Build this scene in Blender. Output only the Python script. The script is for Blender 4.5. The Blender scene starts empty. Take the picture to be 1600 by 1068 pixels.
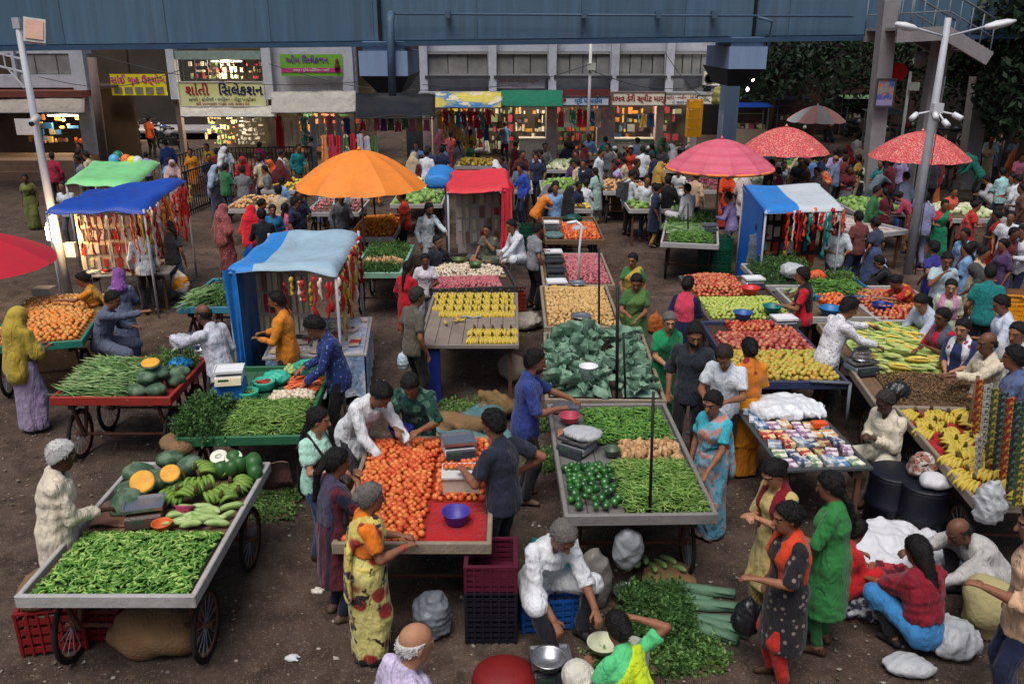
import bpy, math, random
import numpy as np
from mathutils import Vector, Matrix, Euler, Quaternion
R = math.radians
rnd = random.Random(11)
sc = bpy.context.scene
COL = sc.collection

# ------------------------------------------------------------------ camera, sky, sun, exposure
FPX, PITCH, CAMZ = 1360.0, R(19.48), 5.0
cam_d = bpy.data.cameras.new('camera'); cam = bpy.data.objects.new('camera', cam_d); COL.objects.link(cam)
cam.location = (0, 0, CAMZ); cam.rotation_euler = (math.pi/2 - PITCH, 0, 0)
cam_d.sensor_width = 36; cam_d.lens = FPX/1600*36; cam_d.clip_end = 900; cam_d.clip_start = .05
sc.camera = cam
SUN_EL, SUN_AZ = 66, 200            # light falls from high up, from behind and left of the camera
world = bpy.data.worlds.new('World'); sc.world = world; world.use_nodes = True
wn = world.node_tree.nodes; wl = world.node_tree.links; wn.clear()
sky = wn.new('ShaderNodeTexSky'); sky.sky_type = 'NISHITA'; sky.sun_disc = False
sky.sun_elevation = R(SUN_EL); sky.sun_rotation = R(SUN_AZ)
sky.air_density = 1.0; sky.dust_density = 6.0; sky.ozone_density = 1.0
bg = wn.new('ShaderNodeBackground'); bg.inputs[1].default_value = .062
wo = wn.new('ShaderNodeOutputWorld'); wl.new(sky.outputs[0], bg.inputs[0]); wl.new(bg.outputs[0], wo.inputs[0])
sun_d = bpy.data.lights.new('sun', 'SUN'); sun_d.energy = 1.5; sun_d.angle = R(36); sun_d.color = (1, .98, .96)
sun = bpy.data.objects.new('sun', sun_d); COL.objects.link(sun)
_az = R(SUN_AZ); _d = Vector((math.sin(_az)*math.cos(R(SUN_EL)), math.cos(_az)*math.cos(R(SUN_EL)), math.sin(R(SUN_EL))))
sun.rotation_euler = (-_d).to_track_quat('-Z', 'Y').to_euler(); sun.location = _d*60
sc.view_settings.view_transform = 'Standard'; sc.view_settings.look = 'None'
sc.view_settings.exposure = 0.55; sc.view_settings.gamma = 1; sc.view_settings.use_curve_mapping = False
sc.render.engine = 'CYCLES'
sc.cycles.use_denoising = True; sc.cycles.max_bounces = 5; sc.cycles.diffuse_bounces = 1
sc.cycles.glossy_bounces = 2; sc.cycles.transmission_bounces = 3; sc.cycles.transparent_max_bounces = 8
sc.cycles.caustics_reflective = False; sc.cycles.caustics_refractive = False
sc.cycles.sample_clamp_indirect = 4

_cp, _sp = math.cos(PITCH), math.sin(PITCH)
def G(x, y, z=0.0):                 # photograph pixel -> the point of that height in the place
    u = (x-800)/FPX; v = (y-534)/FPX
    t = (z-CAMZ)/(-_sp - v*_cp)
    return Vector((u*t, (_cp - v*_sp)*t, z))
def AT(x, y, Y):                    # photograph pixel -> the point at that distance
    u = (x-800)/FPX; v = (y-534)/FPX
    t = Y/(_cp - v*_sp)
    return Vector((u*t, Y, CAMZ + t*(-_sp - v*_cp)))

# ------------------------------------------------------------------ helpers: materials
def lin(c):
    out = []
    for v in c[:3]:
        v = v/255.0
        out.append(v/12.92 if v <= .04045 else ((v+.055)/1.055)**2.4)
    return (*out, 1.0)
_mats = {}
def mat(col, rough=.75, var=.18, ns=6.0, bump=.15, bs=60.0, metal=0.0, pat=None, col2=None, ps=10.0, col3=None, emit=0.0, spec=.35, trans=0.0, alpha=1.0, coord='Object', axis=0, sheen=0.0, sss=0.0, dirt=0.0):
    key = (col, rough, var, ns, bump, bs, metal, pat, col2, ps, col3, emit, spec, trans, alpha, coord, axis, sheen, sss, dirt)
    if key in _mats: return _mats[key]
    m = bpy.data.materials.new('surface'); m.use_nodes = True; _mats[key] = m
    nt = m.node_tree; N = nt.nodes; L = nt.links
    b = N['Principled BSDF']
    b.inputs['Roughness'].default_value = rough; b.inputs['Metallic'].default_value = metal
    b.inputs['Specular IOR Level'].default_value = spec
    if trans: b.inputs['Transmission Weight'].default_value = trans
    if alpha < 1: b.inputs['Alpha'].default_value = alpha
    if sheen: b.inputs['Sheen Weight'].default_value = sheen
    c1 = lin(col)
    tc = N.new('ShaderNodeTexCoord'); src = tc.outputs[coord]
    def mix(fac, a, bb):
        mx = N.new('ShaderNodeMix'); mx.data_type = 'RGBA'
        if isinstance(fac, float): mx.inputs[0].default_value = fac
        else: L.new(fac, mx.inputs[0])
        for sock, val in ((mx.inputs[6], a), (mx.inputs[7], bb)):
            if isinstance(val, tuple): sock.default_value = val
            else: L.new(val, sock)
        return mx.outputs[2]
    def ramp(fac, lo, hi):
        r = N.new('ShaderNodeMapRange'); r.inputs[1].default_value = lo; r.inputs[2].default_value = hi
        L.new(fac, r.inputs[0]); return r.outputs[0]
    def tex(kind, scale, **kw):
        t = N.new(kind); t.inputs['Scale'].default_value = scale; L.new(src, t.inputs['Vector'])
        for k, v in kw.items():
            try: t.inputs[k].default_value = v
            except Exception: setattr(t, k, v)
        return t
    out = c1
    if pat and col2:
        c2 = lin(col2)
        if pat in ('stripe', 'check'):
            sx = N.new('ShaderNodeSeparateXYZ'); L.new(src, sx.inputs[0])
            def band(i, sc_):
                mu = N.new('ShaderNodeMath'); mu.operation = 'MULTIPLY'; mu.inputs[1].default_value = sc_; L.new(sx.outputs[i], mu.inputs[0])
                fr = N.new('ShaderNodeMath'); fr.operation = 'FRACT'; L.new(mu.outputs[0], fr.inputs[0])
                gt = N.new('ShaderNodeMath'); gt.operation = 'GREATER_THAN'; gt.inputs[1].default_value = .62; L.new(fr.outputs[0], gt.inputs[0])
                return gt.outputs[0]
            f = band(axis, ps)
            if pat == 'check':
                g = band(2, ps); mx = N.new('ShaderNodeMath'); mx.operation = 'MAXIMUM'; L.new(f, mx.inputs[0]); L.new(g, mx.inputs[1]); f = mx.outputs[0]
            out = mix(f, c1, c2)
        elif pat == 'dots':
            v = tex('ShaderNodeTexVoronoi', ps); out = mix(ramp(v.outputs['Distance'], .26, .22), c1, c2)
        elif pat == 'floral':
            v = tex('ShaderNodeTexVoronoi', ps)
            n = tex('ShaderNodeTexNoise', ps*1.7, Detail=2.0)
            out = mix(ramp(v.outputs['Distance'], .42, .32), c1, c2)
            if col3: out = mix(ramp(n.outputs['Fac'], .56, .60), out, lin(col3))
        elif pat == 'blotch':
            n = tex('ShaderNodeTexNoise', ps, Detail=3.0); out = mix(ramp(n.outputs['Fac'], .47, .55), c1, c2)
            if col3:
                n2 = tex('ShaderNodeTexNoise', ps*2.1, Detail=2.0); out = mix(ramp(n2.outputs['Fac'], .57, .61), out, lin(col3))
        elif pat == 'grad':
            n = tex('ShaderNodeTexNoise', ps, Detail=2.0); out = mix(ramp(n.outputs['Fac'], .35, .65), c1, c2)
        elif pat == 'rand':            # differs from one copy to the next
            oi = N.new('ShaderNodeObjectInfo'); out = mix(oi.outputs['Random'], c1, c2)
            n = tex('ShaderNodeTexNoise', ps, Detail=2.0); out = mix(ramp(n.outputs['Fac'], .45, .75), out, lin(col3) if col3 else c2)
        elif pat == 'island':          # differs from one loose piece of the mesh to the next
            ge = N.new('ShaderNodeNewGeometry'); out = mix(ge.outputs['Random Per Island'], c1, c2)
            if col3:
                mu = N.new('ShaderNodeMath'); mu.operation = 'MULTIPLY'; mu.inputs[1].default_value = 7.31; L.new(ge.outputs['Random Per Island'], mu.inputs[0])
                fr = N.new('ShaderNodeMath'); fr.operation = 'FRACT'; L.new(mu.outputs[0], fr.inputs[0])
                out = mix(ramp(fr.outputs[0], .55, .8), out, lin(col3))
    if var:
        n = tex('ShaderNodeTexNoise', ns, Detail=4.0, Roughness=.6)
        mr = N.new('ShaderNodeMapRange'); L.new(n.outputs['Fac'], mr.inputs[0])
        mr.inputs[1].default_value = .25; mr.inputs[2].default_value = .75
        mr.inputs[3].default_value = 1-var; mr.inputs[4].default_value = 1+var*.6
        vm = N.new('ShaderNodeVectorMath'); vm.operation = 'SCALE'; L.new(mr.outputs[0], vm.inputs['Scale'])
        if isinstance(out, tuple): vm.inputs[0].default_value = out[:3]
        else: L.new(out, vm.inputs[0])
        out = vm.outputs[0]
    if dirt:
        n = tex('ShaderNodeTexNoise', 2.2, Detail=6.0, Roughness=.7)
        mr = N.new('ShaderNodeMapRange'); L.new(n.outputs['Fac'], mr.inputs[0]); mr.inputs[1].default_value = .48; mr.inputs[2].default_value = .72; mr.inputs[4].default_value = dirt
        out = mix(mr.outputs[0], out, lin((72, 60, 50)))
    if isinstance(out, tuple): b.inputs['Base Color'].default_value = out
    else: L.new(out, b.inputs['Base Color'])
    if emit:
        b.inputs['Emission Strength'].default_value = emit
        if isinstance(out, tuple): b.inputs['Emission Color'].default_value = out
        else: L.new(out, b.inputs['Emission Color'])
    if bump:
        n = tex('ShaderNodeTexNoise', bs, Detail=3.0)
        bp = N.new('ShaderNodeBump'); bp.inputs['Strength'].default_value = min(1, bump*2); bp.inputs['Distance'].default_value = .02
        hgt = n.outputs['Fac']
        if sheen:                      # cloth: long soft folds under the fine grain
            mp = N.new('ShaderNodeMapping'); mp.inputs['Scale'].default_value = (9, 9, 3.2); L.new(src, mp.inputs['Vector'])
            n2 = N.new('ShaderNodeTexNoise'); n2.inputs['Scale'].default_value = 1.0; n2.inputs['Detail'].default_value = 2.5; n2.inputs['Distortion'].default_value = 1.6; L.new(mp.outputs[0], n2.inputs['Vector'])
            ad = N.new('ShaderNodeMath'); ad.operation = 'MULTIPLY_ADD'; ad.inputs[1].default_value = 2.2; L.new(n2.outputs['Fac'], ad.inputs[0]); L.new(hgt, ad.inputs[2]); hgt = ad.outputs[0]
            bp.inputs['Strength'].default_value = .9
        L.new(hgt, bp.inputs['Height']); L.new(bp.outputs[0], b.inputs['Normal'])
    return m

# ------------------------------------------------------------------ helpers: meshes and objects
class MB:
    def __init__(s): s.v = []; s.f = []; s.mi = []; s.cur = 0
    def add(s, vs, fs):
        o = len(s.v); s.v += [tuple(p) for p in vs]; s.f += [tuple(i+o for i in f) for f in fs]; s.mi += [s.cur]*len(fs); return s
    def box(s, c, d, rz=0.0, M=None):
        x, y, z = d[0]/2, d[1]/2, d[2]/2
        P = [Vector((a*x, b*y, e*z)) for e in (-1, 1) for b in (-1, 1) for a in (-1, 1)]
        if M is not None: P = [M @ p for p in P]
        elif rz: q = Matrix.Rotation(rz, 3, 'Z'); P = [q @ p for p in P]
        c = Vector(c)
        return s.add([p+c for p in P], [(0,2,3,1),(4,5,7,6),(0,1,5,4),(2,6,7,3),(0,4,6,2),(1,3,7,5)])
    def bar(s, a, b, w, h=None):         # square bar between two points
        a, b = Vector(a), Vector(b); h = h or w; d = b-a; L = d.length
        if L < 1e-6: return s
        q = d.to_track_quat('Z', 'Y').to_matrix()
        return s.box((a+b)/2, (w, h, L), M=q)
    def tube(s, pts, r, n=8, cap=True, rr=None):
        pts = [Vector(p) for p in pts]; k = len(pts); vs = []; prev = None
        for i, p in enumerate(pts):
            d = (pts[min(i+1, k-1)] - pts[max(i-1, 0)]).normalized()
            a = prev - d*prev.dot(d) if prev is not None else d.orthogonal()
            if a.length < 1e-6: a = d.orthogonal()
            a.normalize(); prev = a; b = d.cross(a)
            ri = rr[i] if rr else r
            for j in range(n):
                t = 2*math.pi*j/n; vs.append(p + a*(ri*math.cos(t)) + b*(ri*math.sin(t)))
        fs = [(i*n+j, i*n+(j+1) % n, (i+1)*n+(j+1) % n, (i+1)*n+j) for i in range(k-1) for j in range(n)]
        if cap: fs += [tuple(range(n-1, -1, -1)), tuple(range((k-1)*n, k*n))]
        return s.add(vs, fs)
    def lathe(s, prof, n=16, c=(0,0,0), wob=None):      # prof: (radius, z) from the bottom up
        vs = []; c = Vector(c)
        for r, z in prof:
            for j in range(n):
                t = 2*math.pi*j/n; q = r*(wob(t, z) if wob else 1)
                vs.append(c + Vector((q*math.cos(t), q*math.sin(t), z)))
        k = len(prof)
        fs = [(i*n+j, i*n+(j+1) % n, (i+1)*n+(j+1) % n, (i+1)*n+j) for i in range(k-1) for j in range(n)]
        fs += [tuple(range(n-1, -1, -1)), tuple(range((k-1)*n, k*n))]
        return s.add(vs, fs)
    def grid(s, fn, nu, nv, thick=0.0):
        vs = [Vector(fn(i/nu, j/nv)) for j in range(nv+1) for i in range(nu+1)]
        w = nu+1
        fs = [(j*w+i, j*w+i+1, (j+1)*w+i+1, (j+1)*w+i) for j in range(nv) for i in range(nu)]
        if thick:
            n = len(vs); vs2 = [v - Vector((0, 0, thick)) for v in vs]
            fs2 = [tuple(q+n for q in reversed(f)) for f in fs]
            rim = [i for i in range(w)] + [j*w+nu for j in range(1, nv+1)] + [nv*w+i for i in range(nu-1, -1, -1)] + [j*w for j in range(nv-1, 0, -1)]
            fs3 = [(rim[(i+1) % len(rim)], rim[i], rim[i]+n, rim[(i+1) % len(rim)]+n) for i in range(len(rim))]
            vs += vs2; fs = fs + fs2 + fs3
        return s.add(vs, fs)
    def mesh(s, smooth=False, name='mesh'):
        me = bpy.data.meshes.new(name); me.from_pydata([tuple(v) for v in s.v], [], s.f); me.update()
        if smooth: me.polygons.foreach_set('use_smooth', [True]*len(me.polygons))
        if any(s.mi): me.polygons.foreach_set('material_index', s.mi)
        return me
    def build(s, name, m, parent=None, smooth=False, loc=None, rz=0.0):
        me = s.mesh(smooth, name)
        for q in (m if isinstance(m, (list, tuple)) else [m]): me.materials.append(q)
        return link(name, me, parent, loc, rz)
def link(name, me, parent=None, loc=None, rz=0.0):
    o = bpy.data.objects.new(name, me); COL.objects.link(o)
    if parent is not None: o.parent = parent
    if loc is not None: o.location = loc
    if rz: o.rotation_euler = (0, 0, rz)
    return o
def tag(o, label=None, cat=None, group=None, kind=None):
    if label: o['label'] = label
    if cat: o['category'] = cat
    if group: o['group'] = group
    if kind: o['kind'] = kind
    return o
def thing(name, label, cat, loc=(0,0,0), rz=0.0, group=None):
    o = bpy.data.objects.new(name, None); COL.objects.link(o); o.location = loc; o.rotation_euler = (0, 0, rz)
    o.empty_display_size = .1
    return tag(o, label, cat, group)
def np_mesh(name, V, F, smooth=True, mi=None):
    me = bpy.data.meshes.new(name); V = np.asarray(V, np.float32); F = np.asarray(F, np.int32); k = F.shape[1]
    me.vertices.add(len(V)); me.vertices.foreach_set('co', V.ravel())
    me.loops.add(F.size); me.loops.foreach_set('vertex_index', F.ravel())
    me.polygons.add(len(F)); me.polygons.foreach_set('loop_start', np.arange(0, F.size, k, dtype=np.int32))
    if smooth: me.polygons.foreach_set('use_smooth', np.ones(len(F), bool))
    if mi is not None: me.polygons.foreach_set('material_index', np.asarray(mi, np.int32))
    me.update(calc_edges=True); return me
def vnoise(seed):                     # a smooth cheap noise made of sines, -1..1
    q = random.Random(seed); W = [(q.gauss(0,1), q.gauss(0,1), q.gauss(0,1), q.uniform(0,6.3)) for _ in range(5)]
    return lambda x, y, z, k=1.0: sum(math.sin(k*(a*x+b*y+c*z)+d) for a, b, c, d in W)/3.2
# ------------------------------------------------------------------ people: one continuous surface grown from a posed skeleton
class Field:
    def __init__(s, lo, hi, vox, fine=()):
        s.ax = []
        for i in range(3):
            pts = [lo[i]]
            while pts[-1] < hi[i]:
                x = pts[-1]; st = vox
                for fl, fh, fv in fine:
                    if fl[i]-vox <= x < fh[i]: st = fv
                pts.append(x+st)
            s.ax.append(np.array(pts, np.float32))
        s.D = np.ones([len(a) for a in s.ax], np.float32); s.vox = vox
    def win(s, lo, hi):
        sl = []
        for i in range(3):
            a = int(np.searchsorted(s.ax[i], lo[i])); b = int(np.searchsorted(s.ax[i], hi[i]))
            sl.append(slice(max(0, a-1), min(len(s.ax[i]), b+1)))
        return tuple(sl), s.ax[0][sl[0]][:, None, None], s.ax[1][sl[1]][None, :, None], s.ax[2][sl[2]][None, None, :]
    def blend(s, sl, d, k, op):
        A = s.D[sl]
        if A.size == 0: return
        if op == 's': d = -d
        if op == 'u':
            if k: h = np.maximum(k-np.abs(A-d), 0)/k; np.minimum(A, d, out=A); A -= h*h*k*.25
            else: np.minimum(A, d, out=A)
        else:
            if k: h = np.maximum(k-np.abs(A-d), 0)/k; np.maximum(A, d, out=A); A += h*h*k*.25
            else: np.maximum(A, d, out=A)
    def cone(s, a, b, ra, rb, k=.03, flat=None, cap=False, op='u', noise=None):
        a = np.asarray(a, float); b = np.asarray(b, float); m = max(ra, rb)*1.05+s.vox*3+k*.5
        sl, X, Y, Z = s.win(np.minimum(a, b)-m, np.maximum(a, b)+m)
        ba = b-a; L2 = max(float(ba@ba), 1e-8)
        px, py, pz = X-a[0], Y-a[1], Z-a[2]
        tu = (px*ba[0]+py*ba[1]+pz*ba[2])/L2; t = np.clip(tu, 0, 1)
        qx, qy, qz = px-t*ba[0], py-t*ba[1], pz-t*ba[2]
        d2 = qx*qx+qy*qy+qz*qz
        if flat is not None:
            n, f = flat; qn = qx*n[0]+qy*n[1]+qz*n[2]; d2 = d2+qn*qn*(f*f-1)
        d = np.sqrt(d2)-(ra+(rb-ra)*t)
        if noise is not None: d = d+noise(X, Y, Z)
        if cap: d = np.maximum(d, (tu-1)*math.sqrt(L2))
        s.blend(sl, d.astype(np.float32), k, op)
    def ell(s, c, r, Rm=None, k=.02, op='u'):
        c = np.asarray(c, float); m = max(r)+s.vox*3+k*.5
        sl, X, Y, Z = s.win(c-m, c+m)
        px, py, pz = X-c[0], Y-c[1], Z-c[2]
        if Rm is not None:
            px, py, pz = (px*Rm[0][0]+py*Rm[1][0]+pz*Rm[2][0], px*Rm[0][1]+py*Rm[1][1]+pz*Rm[2][1], px*Rm[0][2]+py*Rm[1][2]+pz*Rm[2][2])
        q = np.sqrt((px/r[0])**2+(py/r[1])**2+(pz/r[2])**2)
        s.blend(sl, ((q-1)*min(r)).astype(np.float32), k, op)
    def plane(s, n, c):                # keep what lies behind the plane n.p = c
        X, Y, Z = s.ax[0][:, None, None], s.ax[1][None, :, None], s.ax[2][None, None, :]
        np.maximum(s.D, (X*n[0]+Y*n[1]+Z*n[2]-c).astype(np.float32), out=s.D)
    def mesh(s):
        D = s.D; I = D < 0
        D[0], D[-1], D[:, 0], D[:, -1], D[:, :, 0], D[:, :, -1] = 1, 1, 1, 1, 1, 1; I = D < 0
        cnt = np.zeros([n-1 for n in D.shape], np.int8)
        for dx in (0, 1):
            for dy in (0, 1):
                for dz in (0, 1): cnt += I[dx:D.shape[0]-1+dx, dy:D.shape[1]-1+dy, dz:D.shape[2]-1+dz]
        act = (cnt > 0) & (cnt < 8)
        idx = np.full(act.shape, -1, np.int32); ci, cj, ck = np.nonzero(act); n = len(ci); idx[ci, cj, ck] = np.arange(n)
        if n == 0: return np.zeros((0, 3)), np.zeros((0, 4), int)
        acc = np.zeros((n, 3)); num = np.zeros(n)
        A = s.ax
        for ax in range(3):
            o1, o2 = [i for i in range(3) if i != ax]
            for p in (0, 1):
                for q in (0, 1):
                    off = [0, 0, 0]; off[o1] = p; off[o2] = q
                    i0, j0, k0 = ci+off[0], cj+off[1], ck+off[2]
                    e = [0, 0, 0]; e[ax] = 1
                    d0 = D[i0, j0, k0]; d1 = D[i0+e[0], j0+e[1], k0+e[2]]
                    m = (d0 < 0) != (d1 < 0)
                    t = np.where(m, np.clip(d0/np.where(np.abs(d0-d1) < 1e-9, 1, d0-d1), 0, 1), 0)
                    P = np.stack([A[0][i0], A[1][j0], A[2][k0]], 1).astype(float)
                    st = [A[0], A[1], A[2]][ax]; ii = (i0, j0, k0)[ax]
                    P[:, ax] += t*(st[ii+1]-st[ii])
                    acc += P*m[:, None]; num += m
        V = acc/np.maximum(num, 1)[:, None]
        F = []
        for ax in range(3):
            o1, o2 = [(1, 2), (2, 0), (0, 1)][ax]
            sl0 = [slice(None)]*3; sl1 = [slice(None)]*3; sl0[ax] = slice(0, -1); sl1[ax] = slice(1, None)
            a, b = I[tuple(sl0)], I[tuple(sl1)]
            e = np.nonzero(a != b); e = [x.copy() for x in e]
            ok = (e[o1] > 0) & (e[o2] > 0) & (e[o1] < act.shape[o1]) & (e[o2] < act.shape[o2])
            e = [x[ok] for x in e]
            def at(da, db):
                q = [x.copy() for x in e]; q[o1] = q[o1]-da; q[o2] = q[o2]-db
                return idx[q[0], q[1], q[2]]
            quad = np.stack([at(1, 1), at(0, 1), at(0, 0), at(1, 0)], 1)
            ins = a[e[0], e[1], e[2]]
            quad[~ins] = quad[~ins][:, ::-1]
            F.append(quad)
        F = np.concatenate(F); F = F[(F >= 0).all(1)]
        return V, F

def ik(a, t, l1, l2, pole):
    a, t, pole = Vector(a), Vector(t), Vector(pole); d = t-a; L = d.length
    if L > (l1+l2)*.999: t = a+d.normalized()*(l1+l2)*.999; d = t-a; L = d.length
    if L < abs(l1-l2)+.02: L = abs(l1-l2)+.02
    dn = d.normalized(); x = (l1*l1-l2*l2+L*L)/(2*L); hgt = math.sqrt(max(l1*l1-x*x, 0))
    p = pole-dn*pole.dot(dn)
    if p.length < 1e-5: p = dn.orthogonal()
    return a+dn*x+p.normalized()*hgt, t
ARM = {'d': (.07, .06, -.50), 'f': (-.04, .31, -.25), 'r': (.0, .46, -.26), 'R': (-.02, .50, -.10), 'u': (-.09, .23, .0), 'c': (-.11, .25, -.18),
       'b': (.11, .04, -.50), 'D': (.0, .30, -.43), 'x': (.03, .12, .22), 'h': (.10, -.02, -.30), 'k': (-.02, .38, -.38), 'p': (-.10, .30, -.32), 'w': (.12, .34, .06)}
STAND = dict(pel=.93, py=0, feet=((.10, .03), (.10, -.04)), fz=.075)
SIT = dict(pel=.50, py=-.05, feet=((.13, .36), (.12, .42)), fz=.075)
SQUAT = dict(pel=.27, py=-.10, feet=((.15, .10), (.14, .16)), fz=.075)
CROSS = dict(pel=.16, py=0, feet=((-.06, .32), (-.10, .40)), fz=.07)
def joints(h, base, lean, side, arms, hp, hy, wide, step):
    s = h/1.7; J = {'s': s}
    J['P'] = P = Vector((0, base['py'], base['pel']))*s
    T = Matrix.Rotation(R(side), 3, 'Y') @ Matrix.Rotation(-R(lean), 3, 'X'); J['T'] = T
    J['W'] = P+T@Vector((0, 0, .16))*s; J['C'] = P+T@Vector((0, .005, .34))*s; J['S'] = P+T@Vector((0, -.01, .475))*s
    J['N'] = P+T@Vector((0, .0, .49))*s; J['N2'] = P+T@Vector((0, .03, .585))*s
    Hm = Matrix.Rotation(R(hy), 3, 'Z') @ Matrix.Rotation(R(side)*.5, 3, 'Y') @ Matrix.Rotation(-R(lean*.75+hp), 3, 'X'); J['H'] = Hm
    J['HC'] = J['N2']+Hm@Vector((0, .012, .075))*s; J['top'] = J['HC']+Hm@Vector((0, -.02, .118))*s
    for i, (sg, nm) in enumerate(((-1, 'L'), (1, 'R'))):
        sh = P+T@Vector((sg*wide, -.01, .435))*s; J['sh'+nm] = sh
        a = arms[i]; a = ARM[a] if isinstance(a, str) else a
        q = sh+Vector((sg*a[0], a[1], a[2]))*s
        J['el'+nm], J['wr'+nm] = ik(sh, q, .285*s, .255*s, (sg*.55, -.8, -.35))
        hip = P+Vector((sg*.085, 0, -.03))*s; J['hp'+nm] = hip
        fx, fy = base['feet'][i]; fy += step*(1 if i else -1)
        an = Vector((sg*fx, fy, base['fz']))*s
        J['kn'+nm], J['an'+nm] = ik(hip, an, .43*s, .42*s, (sg*(.9 if base is CROSS else .12 if base is STAND else .45), 1, .25))
    return J
def foldnoise(seed, amp):
    q = random.Random(seed); W = [(q.gauss(0, 30), q.gauss(0, 30), q.gauss(0, 9), q.uniform(0, 6)) for _ in range(4)]+[(q.gauss(0, 14), q.gauss(0, 14), q.gauss(0, 30), q.uniform(0, 6))]+[(q.gauss(0, 46), q.gauss(0, 46), q.gauss(0, 26), q.uniform(0, 6)) for _ in range(2)]
    def f(X, Y, Z): return (sum(np.sin(a*X+b*Y+c*Z+d) for a, b, c, d in W[:5])/3-.45*sum(np.abs(np.sin(a*X+b*Y+c*Z+d)) for a, b, c, d in W[5:]))*amp
    return f
def bounds(J, pad):
    P = [v for k, v in J.items() if isinstance(v, Vector)]
    return np.array([min(p[i] for p in P)-pad for i in range(3)]), np.array([max(p[i] for p in P)+pad for i in range(3)])
LOD = {0: (.021, .008, .0185), 1: (.030, .0135, .027), 2: (.042, .025, .040)}
def body_mesh(J, lod, sex, fat, old, shoe):
    s = J['s']; vb, vf, _ = LOD[lod]; H = J['H']; HC = J['HC']
    lo, hi = bounds(J, .20)
    fine = [(np.array(HC)-.12, np.array(HC)+.13, vf)]
    if lod == 0:
        for nm in 'LR': w = np.array(J['wr'+nm]); fine.append((w-.10, w+.12, .0105))
    lo[2] = min(lo[2], -.02)
    f = Field(lo, hi, vb, fine); T = J['T']; fy = T@Vector((0, 1, 0))
    f.cone(J['P'], J['W'], .115*s*fat, .105*s*fat, .03, (fy, 1.25)); f.cone(J['W'], J['C'], .105*s*fat, .12*s, .05, (fy, 1.3))
    f.cone(J['shL'], J['shR'], .04*s, .04*s, .03); f.cone(J['C'], J['N'], .09*s, .055*s, .05, (fy, 1.2))
    f.cone(J['N'], J['N2'], .056*s, .05*s, .03)
    hv = lambda x, y, z: HC+H@Vector((x, y, z))*s
    Hl = [list(r) for r in H]
    f.ell(hv(0, -.012, .035), (.077*s, .098*s, .088*s), Hl, .02); f.ell(hv(0, .03, -.045), (.057*s, .062*s, .075*s), Hl, .05)
    f.ell(hv(0, .058, -.092), (.028*s, .024*s, .022*s), Hl, .03)
    if lod < 2:
        for sg in (-1, 1):
            f.ell(hv(sg*.078, -.012, -.008), (.012*s, .02*s, .032*s), Hl, .008)
            f.ell(hv(sg*.033, .098, .006), (.022*s, .018*s, .014*s), Hl, .012, 's')
            f.ell(hv(sg*.033, .078, .006), (.017*s, .013*s, .012*s), Hl, .0)
        f.cone(hv(0, .088, .012), hv(0, .112, -.036), .010*s, .0165*s, .012)
        f.ell(hv(0, .084, -.066), (.026*s, .013*s, .011*s), Hl, .008)
        f.ell(hv(0, .078, .028), (.05*s, .018*s, .010*s), Hl, .015)
    for nm, sg in (('L', -1), ('R', 1)):
        sh, el, wr = J['sh'+nm], J['el'+nm], J['wr'+nm]; g = (1 if sex == 'm' else .92)*s*(1+(fat-1)*.6)
        f.cone(sh, el, .046*g, .038*g, .02); f.cone(el, el+(wr-el)*.35, .038*g, .039*g, .01); f.cone(el+(wr-el)*.35, wr, .039*g, .025*g, .01)
        d = (wr-el).normalized(); up = Vector((0, 0, 1)); lat = d.cross(up)
        if lat.length < .3: lat = Vector((0, -1, 0)).cross(d)*-1
        lat.normalize(); nr = lat.cross(d).normalized()      # nr: back of the hand
        pe = wr+d*.085*s-nr*.01*s
        f.cone(wr, pe, .028*s, .034*s, .015, (nr, 1.9))
        if lod == 0:
            for q in range(4):
                b = pe+lat*((q-1.5)*.0185*s)-d*.006*s; ln = (.068, .078, .072, .056)[q if sg > 0 else 3-q]*s
                m = b+(d*.9-nr*.35).normalized()*ln*.55; e = m+(d*.45-nr*.9).normalized()*ln*.5
                f.cone(b, m, .0098*s, .009*s, .004); f.cone(m, e, .009*s, .0078*s, .004)
            b = wr+d*.028*s-lat*(sg*.028*s); m = b+(d*.7-lat*sg*.75-nr*.2).normalized()*.04*s; e = m+(d*.9-lat*sg*.2-nr*.5).normalized()*.03*s
            f.cone(b, m, .0125*s, .0105*s, .01); f.cone(m, e, .0105*s, .009*s, .004)
        else: f.cone(pe, pe+(d*.7-nr*.6).normalized()*.06*s, .03*s, .02*s, .02, (nr, 1.7)); f.cone(wr+d*.03*s, wr+d*.075*s-lat*sg*.045*s, .014*s, .011*s, .01)
        hp, kn, an = J['hp'+nm], J['kn'+nm], J['an'+nm]
        f.cone(hp, kn, .075*s*fat, .05*s, .03); f.cone(kn, kn+(an-kn)*.35, .05*s, .052*s, .01); f.cone(kn+(an-kn)*.35, an, .052*s, .034*s, .01)
        hd = Vector((sg*.22, 1, 0)).normalized()
        hl = an-hd*.045*s; hl.z = an.z-.035*s; to = an+hd*.13*s; to.z = an.z-.048*s
        f.cone(an, hl, .036*s, .034*s, .02); f.cone(hl, to, .034*s, .026*s, .02, (Vector((0, 0, 1)), 1.15)); f.cone(an, to, .034*s, .02*s, .02)
    V, F = f.mesh(); mi = np.zeros(len(F), np.int32)
    c = V[F].mean(1); Hn = np.array([list(r) for r in H]); q = ((c-np.array(HC))@Hn)/s
    x, y, z = q[:, 0], q[:, 1], q[:, 2]; fr = (y > .045) & (np.abs(x) < .085) & (np.abs(z) < .14)
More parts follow.
